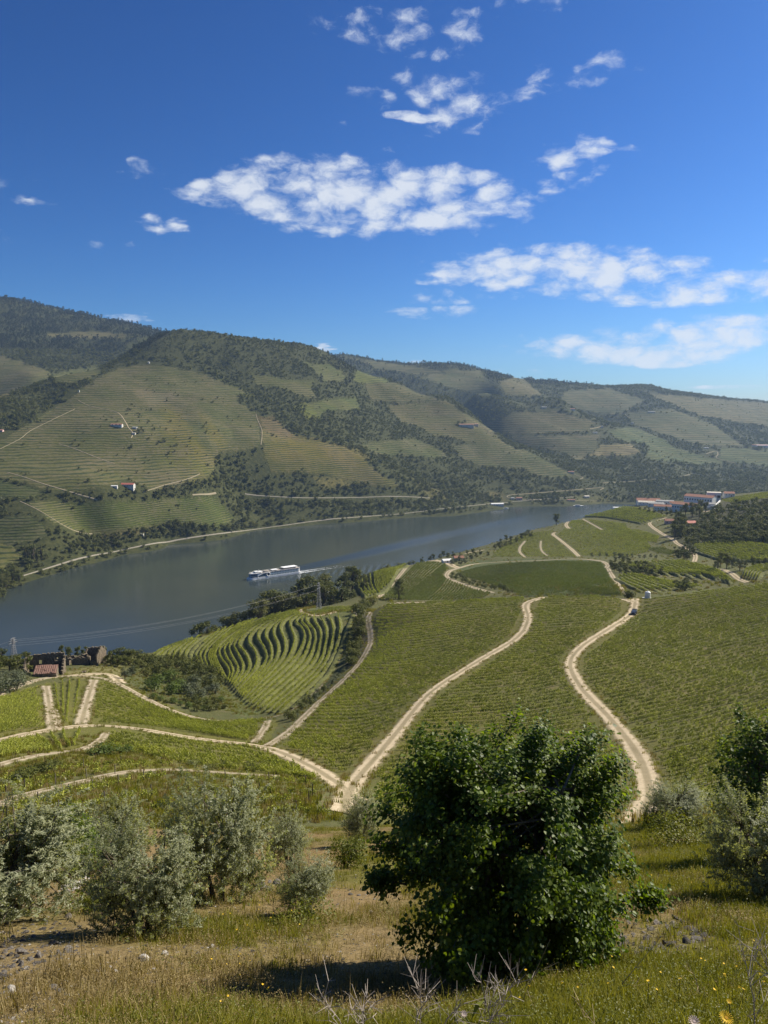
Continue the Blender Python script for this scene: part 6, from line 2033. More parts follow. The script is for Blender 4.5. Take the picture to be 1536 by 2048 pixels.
FAR_KEEP = []
for T, pts, w, mat, (r0, r1) in TRACKS:
    if T is far:
        L = T.line(pts, 3.0, r0, r1)
        for dx in (-4, 0, 4):
            for dy in (-6, 0):
                FAR_KEEP.append(np.round((L[:, 0] + dx) / 4).astype(np.int64) * 100003 + np.round((L[:, 1] + dy) / 4).astype(np.int64))
for o in list(bpy.data.objects):
    if o.type == 'EMPTY' and o.parent is None and o.location.y > 900:
        for dx in range(-24, 25, 4):
            for dy in range(-36, 13, 4):
                FAR_KEEP.append(np.array([round((o.location.x + dx) / 4) * 100003 + round((o.location.y + dy) / 4)], np.int64))
FAR_KEEP = np.unique(np.concatenate(FAR_KEEP))
far_woods()


# ------------------------------------------------------------------ trees and shrubs one can tell apart: each a thing of its own
def sample_px(poly, n, mind, rg):
    P = np.array(poly, float); lo = P.min(0); hi = P.max(0); out = []
    for _ in range(n * 60):
        q = rg.uniform(lo, hi)
        if in_poly(q[0], q[1], P) and all((q[0] - o[0]) ** 2 + ((q[1] - o[1]) * 1.6) ** 2 > mind ** 2 for o in out):
            out.append(q)
            if len(out) == n: break
    return sorted(out, key=lambda q: q[1])


class Kind:
    """a tree in two parts (trunk, crown); placed copies share the meshes"""
    def __init__(s, seed, leaf, h, spread, n, size, lobes=10, low=.3, bark=None, narrow=0.0):
        lf, wd = tree_mesh('tree', seed, leaf, h, spread, n, size, lobes=lobes, low=low, narrow=narrow)
        s.crown = np_mesh('crown', *lf, 3); s.crown.materials.append(leaf)
        s.trunk = np_mesh('trunk', *wd, 3); s.trunk.materials.append(bark or M_BARK)
        s.h = h

    def place(s, name, p, height, rz, label, cat='tree', group=None, wide=1.0):
        k = height / s.h
        r = empty(name, (p[0], p[1], p[2] - .1), rz, label, cat, group)
        r.scale = (k * wide, k * wide, k)
        for nm, me in (('trunk', s.trunk), ('crown', s.crown)):
            o = bpy.data.objects.new(nm, me); link(o, r)
        return r


T_DARK = [Kind(200 + s, M_SCRUB_N, 8, 3.4, 900, .55, 11, .22) for s in range(4)]
T_TALL = [Kind(210 + s, M_SCRUB, 14, 5.2, 1700, .62, 15, .28) for s in range(3)]
T_BRIGHT = [Kind(220 + s, M_BRIGHT, 6, 3.0, 900, .45, 11, .15) for s in range(3)]
T_OLIVE = [Kind(230 + s, M_PALE, 5, 2.6, 900, .36, 10, .25) for s in range(3)]
T_POPLAR = [Kind(240 + s, M_SCRUB_N, 22, 4.0, 1800, .8, 18, .1, narrow=.9) for s in range(2)]
T_CYPRESS = Kind(250, M_CONIFER, 14, 2.2, 1100, .5, 16, .06, narrow=.7)
S_DARK = [bush_mesh('shrub', 300 + s, M_SCRUB_N, 1.9, 2.6, 420, .34, 8) for s in range(4)]
S_BRIGHT = [bush_mesh('shrub', 310 + s, M_BRIGHT, 1.9, 2.3, 420, .32, 8) for s in range(3)]
S_PALE = [bush_mesh('shrub', 320 + s, M_PALE, 1.8, 2.3, 420, .28, 8) for s in range(3)]
RGP = np.random.default_rng(99)


def put_trees(kinds, poly, n, mind, h, label, group, rr, T=near, name='tree', wide=1.0):
    for q in sample_px(poly, n, mind, RGP):
        p = T.hit(q[0], q[1], *rr)
        RGP.choice(kinds).place(name, p, RGP.uniform(*h), RGP.uniform(0, 6.28), label, 'tree', group, wide * RGP.uniform(.85, 1.2))


def put_shrubs(meshes, poly, n, mind, s, label, group, rr, T=near, name='shrub', flat=1.0):
    for q in sample_px(poly, n, mind, RGP):
        p = T.hit(q[0], q[1], *rr)
        o = bpy.data.objects.new(name, meshes[RGP.integers(len(meshes))]); link(o)
        k = RGP.uniform(*s)
        o.location = (p[0], p[1], p[2] - .05); o.rotation_euler = (0, 0, RGP.uniform(0, 6.28)); o.scale = (k, k, k * RGP.uniform(.8, 1.15) * flat)
        tag(o, label, 'shrub', group)


def near_trees():
    # gully head between the ruins and the curved terraces
    put_shrubs(S_DARK, [(262, 1350), (300, 1322), (350, 1318), (425, 1345), (440, 1372), (420, 1380), (330, 1362)], 34, 15, (1.0, 1.9), 'dense dark shrub in the gully left of the curved terraces', 'dark gully shrubs', (230, 345))
    put_shrubs(S_BRIGHT, [(295, 1372), (340, 1362), (380, 1375), (350, 1392), (310, 1388)], 6, 18, (1.5, 2.1), 'rounded bright green shrub in the gully above the curved track', 'bright gully shrubs', (220, 345))
    put_shrubs(S_PALE, [(370, 1375), (425, 1372), (435, 1395), (400, 1402), (375, 1398)], 9, 15, (1.1, 1.8), 'grey green shrub at the foot of the curved terraces', 'grey gully shrubs', (220, 345))
    put_shrubs(S_DARK + S_BRIGHT, [(300, 1395), (360, 1405), (440, 1400), (455, 1418), (400, 1425), (340, 1410)], 20, 13, (.5, 1.0), 'low green shrub on the bank just above the curved track', 'low gully shrubs', (215, 345))
    # around the ruins
    put_trees(T_DARK, [(195, 1318), (240, 1316), (262, 1325), (255, 1340), (225, 1332)], 7, 14, (4.5, 6.5), 'small dark tree on the slope right of the gabled ruin', 'trees by the ruins', (240, 420), wide=1.1)
    put_trees(T_OLIVE, [(246, 1345), (268, 1352), (262, 1366), (248, 1362)], 2, 12, (4, 5), 'grey green olive tree beside the sandy turn of the track', 'olives by the ruins', (220, 345), name='olive_tree')
    put_trees(T_DARK, [(-20, 1335), (0, 1322), (58, 1325), (62, 1345), (20, 1350), (-20, 1352)], 13, 15, (3.5, 6), 'dark bushy tree at the left edge beside the large ruin', 'bushy trees left of the ruins', (240, 420), wide=1.25)
    put_shrubs(S_PALE, [(-20, 1375), (0, 1360), (45, 1355), (55, 1372), (20, 1388), (-20, 1395)], 9, 16, (1.2, 2.0), 'pale grey shrub below the large ruin at the left edge', 'pale shrubs left of the ruins', (220, 345))
    put_trees(T_DARK, [(120, 1312), (150, 1308), (172, 1312), (168, 1318), (125, 1320)], 5, 11, (4, 5.5), 'dark tree behind the low broken walls', 'trees behind the ruins', (330, 430))
    put_shrubs(S_DARK, [(100, 1335), (128, 1328), (128, 1334), (104, 1342)], 4, 9, (.6, 1.0), 'green shrub growing inside the roofless ruin', 'shrubs inside the ruin', (240, 345))
    put_shrubs(S_DARK, [(200, 1330), (250, 1312), (300, 1318), (300, 1330), (230, 1334)], 14, 13, (.9, 1.6), 'low dark shrub on the crest between the ruins and the terraces', 'shrubs on the crest', (240, 430))
    # steep wood between the terraces and the river
    hid = [(a, r, h) for a, r, h in ((395, 455, 9), (410, 450, 8), (430, 470, 8), (455, 485, 12), (475, 480, 11), (495, 490, 12), (515, 485, 14), (535, 500, 17), (552, 505, 18), (570, 500, 14), (590, 500, 11), (610, 505, 11), (628, 500, 10), (645, 520, 12), (660, 530, 11), (675, 520, 10), (690, 540, 11), (705, 550, 12), (600, 540, 16), (615, 545, 18), (650, 560, 14), (560, 540, 12), (470, 510, 9), (685, 500, 8), (715, 560, 8), (730, 540, 6), (500, 520, 10), (580, 520, 12), (632, 530, 14), (668, 505, 8), (700, 515, 8))]
    for px, r, h in hid:
        a = float(px_dir(px, 1200)[0])
        x, y = r * math.sin(a), r * math.cos(a)
        z = float(near.height(x, y))
        k = (T_TALL if h > 10 else T_DARK)[RGP.integers(3)]
        k.place('tree', (x, y, z), h * 1.55, RGP.uniform(0, 6.28), 'dark tree in the steep wood between the curved terraces and the river', 'tree', 'riverside wood', 1.15)
    # hedge in the gully along the left track, up to the crest
    put_shrubs(S_DARK, [(693, 1330), (700, 1290), (712, 1240), (722, 1232), (728, 1250), (722, 1290), (706, 1335)], 38, 8, (.7, 1.3), 'dark shrub in the narrow gully beside the left track', 'narrow gully shrubs', (240, 400))
    put_shrubs(S_DARK + S_PALE, [(570, 1440), (600, 1412), (650, 1375), (692, 1335), (696, 1340), (640, 1395), (590, 1442)], 22, 9, (.4, .9), 'small shrub on the verge between the two left tracks', 'verge shrubs', (190, 330))
    put_shrubs(S_DARK, [(712, 1222), (735, 1205), (750, 1208), (730, 1232), (718, 1235)], 8, 8, (1.2, 1.9), 'dark shrub at the upper end of the narrow gully', 'upper gully shrubs', (320, 470))
    # striped vineyard and its yard
    T_TALL[0].place('tree', near.hit(798, 1199, 420, 700), 13, 1.0, 'tall loose tree standing alone in front of the striped vineyard', 'tree')
    put_shrubs(S_DARK, [(715, 1158), (760, 1138), (830, 1116), (832, 1120), (760, 1145), (716, 1166)], 16, 8, (1.0, 2.0), 'dark shrub along the river edge of the terraced vineyard strip', 'river edge shrubs', (470, 900))
    put_trees(T_DARK, [(838, 1116), (870, 1112), (940, 1108), (985, 1108), (985, 1116), (900, 1118), (838, 1122)], 20, 11, (4, 7), 'dark tree around the sandy yard above the river', 'yard trees', (500, 950), wide=1.2)
    put_trees(T_OLIVE, [(895, 1126), (935, 1118), (948, 1122), (925, 1132), (905, 1132)], 9, 9, (4, 5.5), 'grey green olive tree in the grove by the sandy yard', 'yard olives', (500, 950), name='olive_tree')
    put_shrubs(S_DARK, [(905, 1150), (960, 1166), (1030, 1184), (1032, 1188), (950, 1173), (903, 1157)], 30, 7, (.7, 1.3), 'dark shrub in the hedge below the large green field', 'hedge below the green field', (420, 720))
    put_trees(T_DARK, [(985, 1090), (1010, 1082), (1060, 1068), (1064, 1074), (1010, 1095), (985, 1102)], 14, 9, (5, 8), 'dark tree on the river edge of the upper fields', 'upper river edge trees', (700, 1300), wide=1.2)
    T_TALL[1].place('pine_tree', near.hit(1113, 1051, 850, 1300), 15, 0, 'tall dark pine alone on the river edge', 'tree')
    put_trees(T_OLIVE, [(1180, 1112), (1320, 1116), (1320, 1119), (1180, 1115)], 15, 9, (3.2, 4.6), 'small round tree in the line along the foot of the upper field', 'line of small trees', (560, 900), name='olive_tree')
    put_trees(T_DARK, [(1218, 1128), (1240, 1118), (1262, 1128), (1300, 1140), (1330, 1152), (1300, 1158), (1245, 1150), (1222, 1142)], 34, 9, (4, 6.5), 'dark bushy tree in the thicket between the green field and the right terraces', 'central thicket', (440, 760), wide=1.25)
    put_trees(T_DARK, [(1350, 1110), (1380, 1098), (1388, 1110), (1380, 1120), (1352, 1120)], 12, 8, (5, 8), 'dark tree beside the bend of the sandy track', 'trees by the bend', (480, 800), wide=1.2)
    put_trees(T_TALL, [(1422, 1138), (1445, 1130), (1455, 1140), (1430, 1146)], 3, 14, (9, 11), 'large rounded dark tree beside the short sandy track', 'large trees right', (420, 700))
    put_trees(T_OLIVE, [(1460, 1136), (1480, 1132), (1490, 1138), (1470, 1144)], 2, 14, (7, 8), 'large grey green tree right of the short sandy track', 'grey trees right', (420, 700), name='olive_tree')
    put_trees(T_DARK, [(1490, 1128), (1545, 1122), (1545, 1134), (1490, 1138)], 7, 10, (4, 6), 'dark tree along the right edge terraces', 'right edge trees', (420, 760))
    put_trees(T_DARK, [(1350, 1175), (1385, 1168), (1395, 1176), (1360, 1182)], 5, 11, (4, 6), 'dark bush tree on the terraces behind the right field', 'terrace bushes', (400, 600), wide=1.3)
    put_shrubs(S_DARK, [(1250, 1190), (1262, 1184), (1266, 1194), (1254, 1199)], 3, 6, (1.0, 1.5), 'dark shrub beside the end of the right track', 'shrubs at the track end', (280, 420))
    # trees about the winery
    T_CYPRESS.place('cypress_tree', near.hit(1297, 1004, 900, 1400), 15, 0, 'slender dark cypress in front of the pink roofed estate house', 'tree')
    put_trees(T_DARK, [(1275, 1020), (1340, 1025), (1372, 1024), (1350, 1036), (1300, 1028)], 16, 9, (5, 8), 'dark tree below the white estate walls', 'estate trees', (800, 1300))
    put_trees(T_TALL, [(1370, 1030), (1400, 1018), (1412, 1028), (1392, 1042), (1375, 1040)], 7, 10, (11, 15), 'tall dark tree in front of the winery', 'tall winery trees', (800, 1300))
    put_trees(T_TALL, [(1342, 1078), (1352, 1050), (1368, 1048), (1368, 1078)], 8, 10, (12, 16), 'very dark tall tree at the left end of the wooded slope', 'tall wood edge trees', (640, 1100))
    # wooded slope on the right: the nearest trees one by one, the rest in one mass
    put_trees(T_DARK, [(1368, 1090), (1400, 1062), (1470, 1052), (1545, 1045), (1545, 1086), (1440, 1086)], 60, 11, (4.5, 8), 'dark evergreen on the lower part of the wooded slope', 'lower slope wood', (600, 1150), wide=1.25)
    m = []
    for q in sample_px([(1355, 1070), (1400, 1040), (1440, 1012), (1500, 1003), (1545, 996), (1660, 985), (1660, 1088), (1545, 1088), (1380, 1092)], 420, 5.5, RGP):
        m.append(near.hit(q[0], q[1], 620, 1250))
    m = np.array(m); n = len(m)
    scatter('slope_woods', m, RGP.uniform(0, 6.28, n), RGP.uniform(.7, 1.35, n), RGP.integers(0, 6, n), proto_collection('slope_kind', BUSH_F))
    # far bank: poplars, riverside trees, olive grove
    put_trees(T_POPLAR, [(50, 1120), (62, 1112), (95, 1118), (80, 1130), (55, 1130)], 6, 9, (20, 26), 'tall poplar in the clump by the far bank', 'poplars', (850, 1400), far, 'poplar_tree')
    put_trees(T_TALL, [(-40, 1206), (0, 1160), (40, 1152), (40, 1166), (0, 1192)], 22, 7, (11, 16), 'dark tree at the water line by the left edge', 'left bank trees', (800, 1100), far)
    put_shrubs(BUSH_F[:6], [(-60, 1212), (0, 1186), (60, 1150), (210, 1105), (330, 1088), (330, 1093), (210, 1119), (62, 1163), (0, 1200), (-50, 1224)], 40, 8, (.7, 1.4), 'dark shrub on the waterline below the bank road', 'waterline shrubs', (600, 1500), far)
    put_trees(T_DARK, [(180, 1098), (300, 1078), (420, 1062), (440, 1052), (350, 1050), (210, 1075), (130, 1100)], 50, 11, (6, 10), 'dark bushy tree between the vineyard and the bank road', 'bank trees', (1000, 1500), far, wide=1.35)
    put_trees(T_TALL, [(462, 1062), (500, 1050), (510, 1056), (470, 1066)], 5, 9, (10, 13), 'large round tree at the water beside the bank road', 'water edge trees', (1250, 1600), far, wide=1.3)
    put_trees(T_OLIVE, [(300, 985), (360, 965), (425, 955), (432, 985), (380, 988), (330, 995)], 46, 8, (3.5, 5), 'small grey green olive in the grove below the terraces', 'olive grove', (1200, 1600), far, name='olive_tree')
    put_trees(T_DARK, [(200, 985), (300, 983), (380, 985), (375, 996), (300, 1000), (205, 998)], 16, 12, (6, 9), 'dark tree around the red roofed house', 'house trees', (1100, 1600), far, wide=1.2)
    put_trees(T_DARK, [(1060, 1002), (1110, 990), (1132, 1000), (1110, 1006)], 12, 8, (9, 14), 'dark riverside tree near the landing stage', 'landing trees', (1500, 2300), far, wide=1.2)
    put_trees(T_DARK, [(272, 862), (288, 858), (290, 864), (276, 868)], 4, 6, (7, 9), 'dark tree beside the hillside houses', 'hillside house trees', (1300, 1900), far, wide=1.2)
    put_trees(T_DARK, [(912, 848), (930, 844), (934, 847), (914, 852)], 4, 5, (9, 12), 'dark tree behind the high estate', 'estate trees on the spur', (1900, 2800), far, wide=1.2)


near_trees()
# ------------------------------------------------------------------ the near vineyard rows: single vines and posts
def near_rows():
    rg = np.random.default_rng(21)
    rows = [  # px polyline, posts
        ([(-60, 1578), (0, 1566), (60, 1552), (150, 1538), (250, 1530), (340, 1532)], True),
        ([(-60, 1600), (0, 1585), (70, 1566), (150, 1556), (240, 1540), (300, 1534)], False),
        ([(-60, 1618), (0, 1600), (70, 1578), (160, 1560), (230, 1549)], True),
        ([(-60, 1648), (40, 1622), (130, 1596), (240, 1570), (340, 1556), (470, 1560), (570, 1566), (665, 1577)], True),
        ([(-60, 1668), (40, 1646), (130, 1626), (250, 1602), (340, 1590), (470, 1588), (570, 1588), (665, 1594)], True),
        ([(-60, 1688), (60, 1664), (180, 1644), (300, 1624), (420, 1612), (540, 1606), (660, 1610)], True),
        ([(420, 1642), (540, 1630), (660, 1630)], True)]
    pm = MB().box(-.045, .045, -.045, .045, -.3, 1.55).mesh('vineyard_post'); pm.materials.append(plain('weathered_post', (.10, .085, .07), .9, .3, 6))
    wires = plain('trellis_wire', (.3, .3, .3), .5, .05, 1, .4, .5)
    cnt = 0
    for k, (pts, posts) in enumerate(rows):
        L = near.line(pts, 1.3, 55, 150)
        t = np.gradient(L[:, :2], axis=0); ang = np.arctan2(t[:, 1], t[:, 0])
        order = ['farthest', 'second', 'third', 'fourth', 'fifth', 'sixth', 'nearest'][k]
        for i, p in enumerate(L):
            if rg.random() < .12 or cnt >= 300: continue
            if not off_track(p[:1], p[1:2])[0]: continue
            o = bpy.data.objects.new('grape_vine', VINE_KINDS[rg.integers(0, 5)]); link(o)
            s = rg.uniform(.75, 1.2)
            o.location = (p[0] + rg.normal(0, .1), p[1] + rg.normal(0, .1), p[2] - .04); o.rotation_euler = (0, 0, ang[i] + rg.normal(0, .1) + math.pi * rg.integers(2)); o.scale = (s * 1.05, s, s)
            tag(o, 'bright green grape vine in the %s of the trellised rows behind the olives' % order, 'grape vine', 'vines in the %s trellised row' % order)
            cnt += 1
        if posts:
            for i in range(2, len(L), 5):
                p = L[i]
                o = bpy.data.objects.new('vineyard_post', pm); link(o)
                o.location = p; o.rotation_euler = (rg.normal(0, .03), rg.normal(0, .03), ang[i])
                tag(o, 'thin dark wooden post in the %s of the trellised rows behind the olives' % order, 'post', 'posts in the %s trellised row' % order)
    put_shrubs(S_BRIGHT, [(195, 1505), (250, 1498), (252, 1512), (200, 1516)], 3, 16, (.9, 1.3), 'low wide green bush on the bank between the rows', 'bank bushes', (90, 180), flat=.6)
    put_shrubs(S_DARK, [(20, 1555), (110, 1530), (120, 1540), (30, 1570)], 6, 18, (.6, 1.0), 'low dark bush on the grassy bank at the left', 'left bank bushes', (80, 180), flat=.6)
    put_shrubs(S_DARK, [(385, 1530), (470, 1530), (505, 1538), (505, 1544), (385, 1540)], 4, 22, (.6, .9), 'low dark bush on the edge of the lower dirt track', 'track edge bushes', (80, 180), flat=.6)


near_rows()

# ------------------------------------------------------------------ olives and the broad-leaved trees close by
M_OLIVE = None


def olive_leaf_material():
    m, nt = new_mat('olive_leaves')
    g = NT(nt)
    geo = g.n('ShaderNodeNewGeometry')
    isl = geo.outputs['Random Per Island']
    top = g.ramp(isl, [(0.1, (.16, .175, .07)), (.5, (.27, .285, .12)), (.9, (.40, .40, .19))])
    low = g.ramp(isl, [(0.1, (.24, .26, .15)), (.9, (.36, .37, .23))])
    c = g.mix(geo.outputs['Backfacing'], top, low)
    b = g.bsdf(c, 0.5, None, .35)
    tr = g.n('ShaderNodeBsdfTranslucent'); g.put(tr.inputs['Color'], g.mix(1.0, top, (1.3, 1.35, .7), 'MULTIPLY'))
    mx = g.n('ShaderNodeMixShader'); mx.inputs[0].default_value = .48
    nt.links.new(b.outputs[0], mx.inputs[1]); nt.links.new(tr.outputs[0], mx.inputs[2])
    g.out(mx.outputs[0])
    return m


M_OLIVE = olive_leaf_material()


def olive(seed, h=2.2, spread=1.0, n=15000, leaf=.055):
    """several stems, upswept sprays of narrow leaves"""
    rg = np.random.default_rng(seed)
    mb = MB()
    stems = rg.integers(3, 5)
    tips = []
    for k in range(stems):
        a = 6.28 * k / stems + rg.uniform(-.4, .4)
        p0 = np.array([.06 * math.cos(a), .06 * math.sin(a), -.1])
        p1 = np.array([spread * .22 * math.cos(a), spread * .22 * math.sin(a), h * .33])
        p2 = np.array([spread * .40 * math.cos(a), spread * .40 * math.sin(a), h * .62])
        mb.tube([p0, p1, p2], [.05, .035, .018], 6)
        for j in range(26):
            b = a + rg.normal(0, .9)
            s = p1 + (p2 - p1) * rg.uniform(-.4, 1)
            z = rg.uniform(.07, .93)
            rr = spread * (1 - ((z - .42) / .62) ** 2) ** .5 * rg.uniform(.6, 1.05)
            e = np.array([rr * math.cos(b), rr * math.sin(b), h * z])
            mb.tube([s, (s + e) / 2 + [0, 0, .05], e], [.014, .009, .004], 4, False)
            tips.append((s, e))
    # sprays: thin twigs pointing outwards and up, leaves along them
    per = n // (len(tips) * 14)
    C = []; D = []
    for s, e in tips:
        for q in range(14):
            t = rg.uniform(.3, 1.05)
            o = s + (e - s) * t + rg.normal(0, .12 * spread, 3)
            d = unit((np.array([e[0], e[1], 0]) * .8 / spread + np.array([0, 0, .75]) + rg.normal(0, .5, 3))[None])[0]
            ln = rg.uniform(.12, .27) * h / 2.2
            u = rg.uniform(0, 1, per)
            C.append(o + d * (u * ln)[:, None] + rg.normal(0, .012, (per, 3)))
            D.append(np.tile(d, (per, 1)))
    C = np.concatenate(C); D = np.concatenate(D)
    keep = C[:, 2] > .03
    C, D = C[keep], D[keep]
    m = len(C)
    T = unit(D * .75 + rand_unit(m, rg) * .85)
    Nn = unit(np.cross(T, rand_unit(m, rg)))
    out = unit(C - np.array([0, 0, h * .4]))
    Nn = unit(np.where((Nn * out).sum(1, keepdims=True) < 0, -Nn, Nn) + .75 * out + np.array([0, 0, .35]))
    V, Fc = leaf_quads(C + T * leaf * .4, Nn, T, leaf * rg.uniform(.7, 1.25, m), leaf * .30 * rg.uniform(.8, 1.3, m), .08)
    cr = np_mesh('crown', V, Fc, 3); cr.materials.append(M_OLIVE)
    tk = mb.mesh('trunk'); tk.materials.append(M_BARK)
    return cr, tk, h, spread


OL = [olive(400, 2.2, 1.0, 52000, .055), olive(401, 2.2, 1.0, 50000, .055), olive(402, 2.2, .9, 30000, .055)]


def put_olive(k, px, h, wid, rz, label, group='olive trees on the bank', rr=(4, 50)):
    p = near.hit(px[0], px[1], *rr)
    cr, tk, h0, s0 = OL[k]
    r = empty('olive_tree', p, rz, label, 'olive tree', group)
    r.scale = (wid / (2 * s0),) * 2 + (h / h0,)
    for nm, me in (('trunk', tk), ('crown', cr)):
        link(bpy.data.objects.new(nm, me), r)
    return r


put_olive(0, (15, 1842), 1.55, 2.25, .3, 'silvery olive bush cut by the left edge of the picture')
put_olive(1, (225, 1747), 1.75, 1.7, 1.2, 'olive bush standing behind the round front olive at the left')
put_olive(0, (288, 1868), 1.36, 1.3, 2.2, 'round silvery olive bush with a shadow to its left, nearest on the bank')
put_olive(1, (437, 1800), 2.2, 1.85, 3.4, 'tallest olive with feathery top in the middle of the olive group')
put_olive(2, (578, 1738), 1.8, 1.25, 4.1, 'narrow olive bush at the right end of the olive group')
put_olive(2, (612, 1830), 1.0, .85, 5.0, 'smallest olive bush on the dry grass left of the broad tree')
put_olive(2, (722, 1690), 2.1, 1.5, .7, 'thin see-through olive on a single stem behind the broad tree')
put_olive(0, (1522, 1800), 1.8, 1.7, 4.6, 'grey green olive cut by the right edge of the picture')
put_olive(2, (1348, 1654), 1.7, 2.2, 5.6, 'small pale olive beside the foot of the right track')


def broad_leaf_material(name, c0, c1, c2):
    m, nt = new_mat(name)
    g = NT(nt)
    geo = g.n('ShaderNodeNewGeometry')
    isl = geo.outputs['Random Per Island']
    oi = g.n('ShaderNodeObjectInfo').outputs['Random']
    c = g.ramp(g.math('FRACT', g.math('ADD', isl, oi)), [(.1, c0), (.55, c1), (.92, c2)])
    b = g.bsdf(c, .5, None, .3)
    tr = g.n('ShaderNodeBsdfTranslucent'); g.put(tr.inputs['Color'], g.mix(1.0, c, (1.9, 1.9, .55), 'MULTIPLY'))
    mx = g.n('ShaderNodeMixShader'); mx.inputs[0].default_value = .40
    nt.links.new(b.outputs[0], mx.inputs[1]); nt.links.new(tr.outputs[0], mx.inputs[2])
    g.out(mx.outputs[0])
    return m


M_BROAD = broad_leaf_material('broad_leaves', (.045, .078, .008), (.085, .13, .013), (.155, .20, .026))


def round_leaves(C, Nn, T, ln, wd, rg):
    """rounded, pointed leaves folded along the midrib: six outline points each"""
    T = unit(T - Nn * (T * Nn).sum(-1, keepdims=True)); B = np.cross(Nn, T)
    n = len(C); ln = np.broadcast_to(ln, (n,))[:, None]; wd = np.broadcast_to(wd, (n,))[:, None]
    fold = rg.uniform(.05, .35, n)[:, None]; droop = rg.uniform(0, .25, n)[:, None]
    P = [C - T * ln * .5,
         C - T * ln * .2 - B * wd * .46 + Nn * wd * fold * .46, C + T * ln * .15 - B * wd * .42 + Nn * wd * fold * .42 - Nn * ln * droop * .3,
         C + T * ln * .55 - Nn * ln * droop,
         C + T * ln * .15 + B * wd * .42 + Nn * wd * fold * .42 - Nn * ln * droop * .3, C - T * ln * .2 + B * wd * .46 + Nn * wd * fold * .46]
    V = np.stack(P, 1).reshape(-1, 3)
    I = np.arange(n)[:, None] * 6
    F_ = np.concatenate([I + [0, 2, 1], I + [0, 3, 2], I + [0, 4, 3], I + [0, 5, 4]])[:, ::-1]
    return V, F_


def broad_tree(seed, h, rx, n, leaf, top_lobes, stems=7, sprigs=()):
    rg = np.random.default_rng(seed)
    mb = MB(); twigs = []
    for k in range(stems):
        a = 6.28 * k / stems + rg.uniform(-.3, .3)
        b = rx * rg.uniform(.25, .6)
        p1 = np.array([b * .4 * math.cos(a), b * .4 * math.sin(a), h * .3]); p2 = np.array([b * math.cos(a), b * math.sin(a), h * rg.uniform(.6, .85)])
        mb.tube([(.05 * math.cos(a), .05 * math.sin(a), -.2), p1, p2], [.045, .032, .014], 6)
        for j in range(34):
            zz = rg.uniform(.03, 1.0)
            prof = max(.15, (1 - abs((zz - .46) / .60) ** 3.2)) ** .5
            d = rg.uniform(0, 6.28); rr = rx * prof * rg.uniform(.72, 1.04) * (.84 + .16 * min(1, zz / .35))
            e = np.array([rr * math.cos(d), rr * math.sin(d), h * zz * (1 + .06 * math.sin(3 * d + seed))])
            for lx, ly, lz, lr_ in top_lobes:
                if zz > .8 and rg.random() < .25:
                    e = np.array([lx + rg.normal(0, lr_), ly + rg.normal(0, lr_), lz + rg.normal(0, lr_ * .7)])
            s = p1 + (p2 - p1) * rg.uniform(0, 1)
            mb.tube([s, (s + e) / 2 + [0, 0, .04], e], [.012, .008, .003], 4, False)
            twigs.append((s, e))
    for s, e in sprigs:
        for q in range(2):
            twigs.append((np.array(s, float), np.array(e, float)))
        mb.tube([s, (np.array(s) + np.array(e)) / 2, e], [.012, .008, .003], 4, False)
    per = max(4, n // len(twigs))
    C = []; O = []
    for s, e in twigs:
        d = e - s; ln = np.linalg.norm(d)
        u = 1 - rg.uniform(0, .62, per) ** 1.3
        c = s + d * u[:, None] + rg.normal(0, .055, (per, 3))
        C.append(c); O.append(np.tile(unit(d[None])[0], (per, 1)))
    C = np.concatenate(C); O = np.concatenate(O)
    C[:, 2] = np.maximum(C[:, 2], .03)
    m = len(C)
    out = unit(np.column_stack([C[:, 0], C[:, 1], (C[:, 2] - h * .35) * .8]))
    Nn = unit(out * .55 + np.array([0, 0, .55]) + .7 * rand_unit(m, rg))
    T = unit(O + .9 * rand_unit(m, rg) - np.array([0, 0, .35]))
    sz = leaf * rg.uniform(.6, 1.3, m)
    return C, Nn, T, sz, mb, rg


def put_broad(name, px, rr, h, rx, n, leaf, label, seed, lobes=(), sprigs=(), singles=0, mat=None):
    p = near.hit(px[0], px[1], *rr)
    C, Nn, T, sz, mb, rg = broad_tree(seed, h, rx, n, leaf, lobes, sprigs=sprigs)
    r = empty(name, p, 0, label, 'tree')
    mb.build('trunk', M_BARK, r)
    mat = mat or M_BROAD
    near_first = np.argsort(np.linalg.norm(C + p - np.array([0, 0, H]), axis=1) + rg.uniform(0, 1.2, len(C))) if singles else np.arange(len(C))
    one = near_first[:singles]; rest = near_first[singles:]
    V, Fc = round_leaves(C[rest], Nn[rest], T[rest], sz[rest], sz[rest] * .85, rg)
    me = np_mesh('foliage', V, Fc, 3)
    o = obj_of('foliage', me, mat, r); o['kind'] = 'stuff'
    if singles:
        lv = []
        for k in range(4):
            v, f = round_leaves(np.zeros((1, 3)), np.array([[0, 0, 1.]]), np.array([[1., 0, 0]]), np.array([1.]), np.array([.85]), rg)
            me = np_mesh('leaf', v, f, 3); me.materials.append(mat); lv.append(me)
        for i in one:
            t = unit((T[i] - Nn[i] * (T[i] @ Nn[i]))[None])[0]; b = np.cross(Nn[i], t)
            M = Matrix(((t[0], b[0], Nn[i][0], C[i][0]), (t[1], b[1], Nn[i][1], C[i][1]), (t[2], b[2], Nn[i][2], C[i][2]), (0, 0, 0, 1)))
            o = bpy.data.objects.new('leaf', lv[rg.integers(4)]); link(o, r)
            o.matrix_basis = M @ Matrix.Scale(sz[i], 4)
    return r


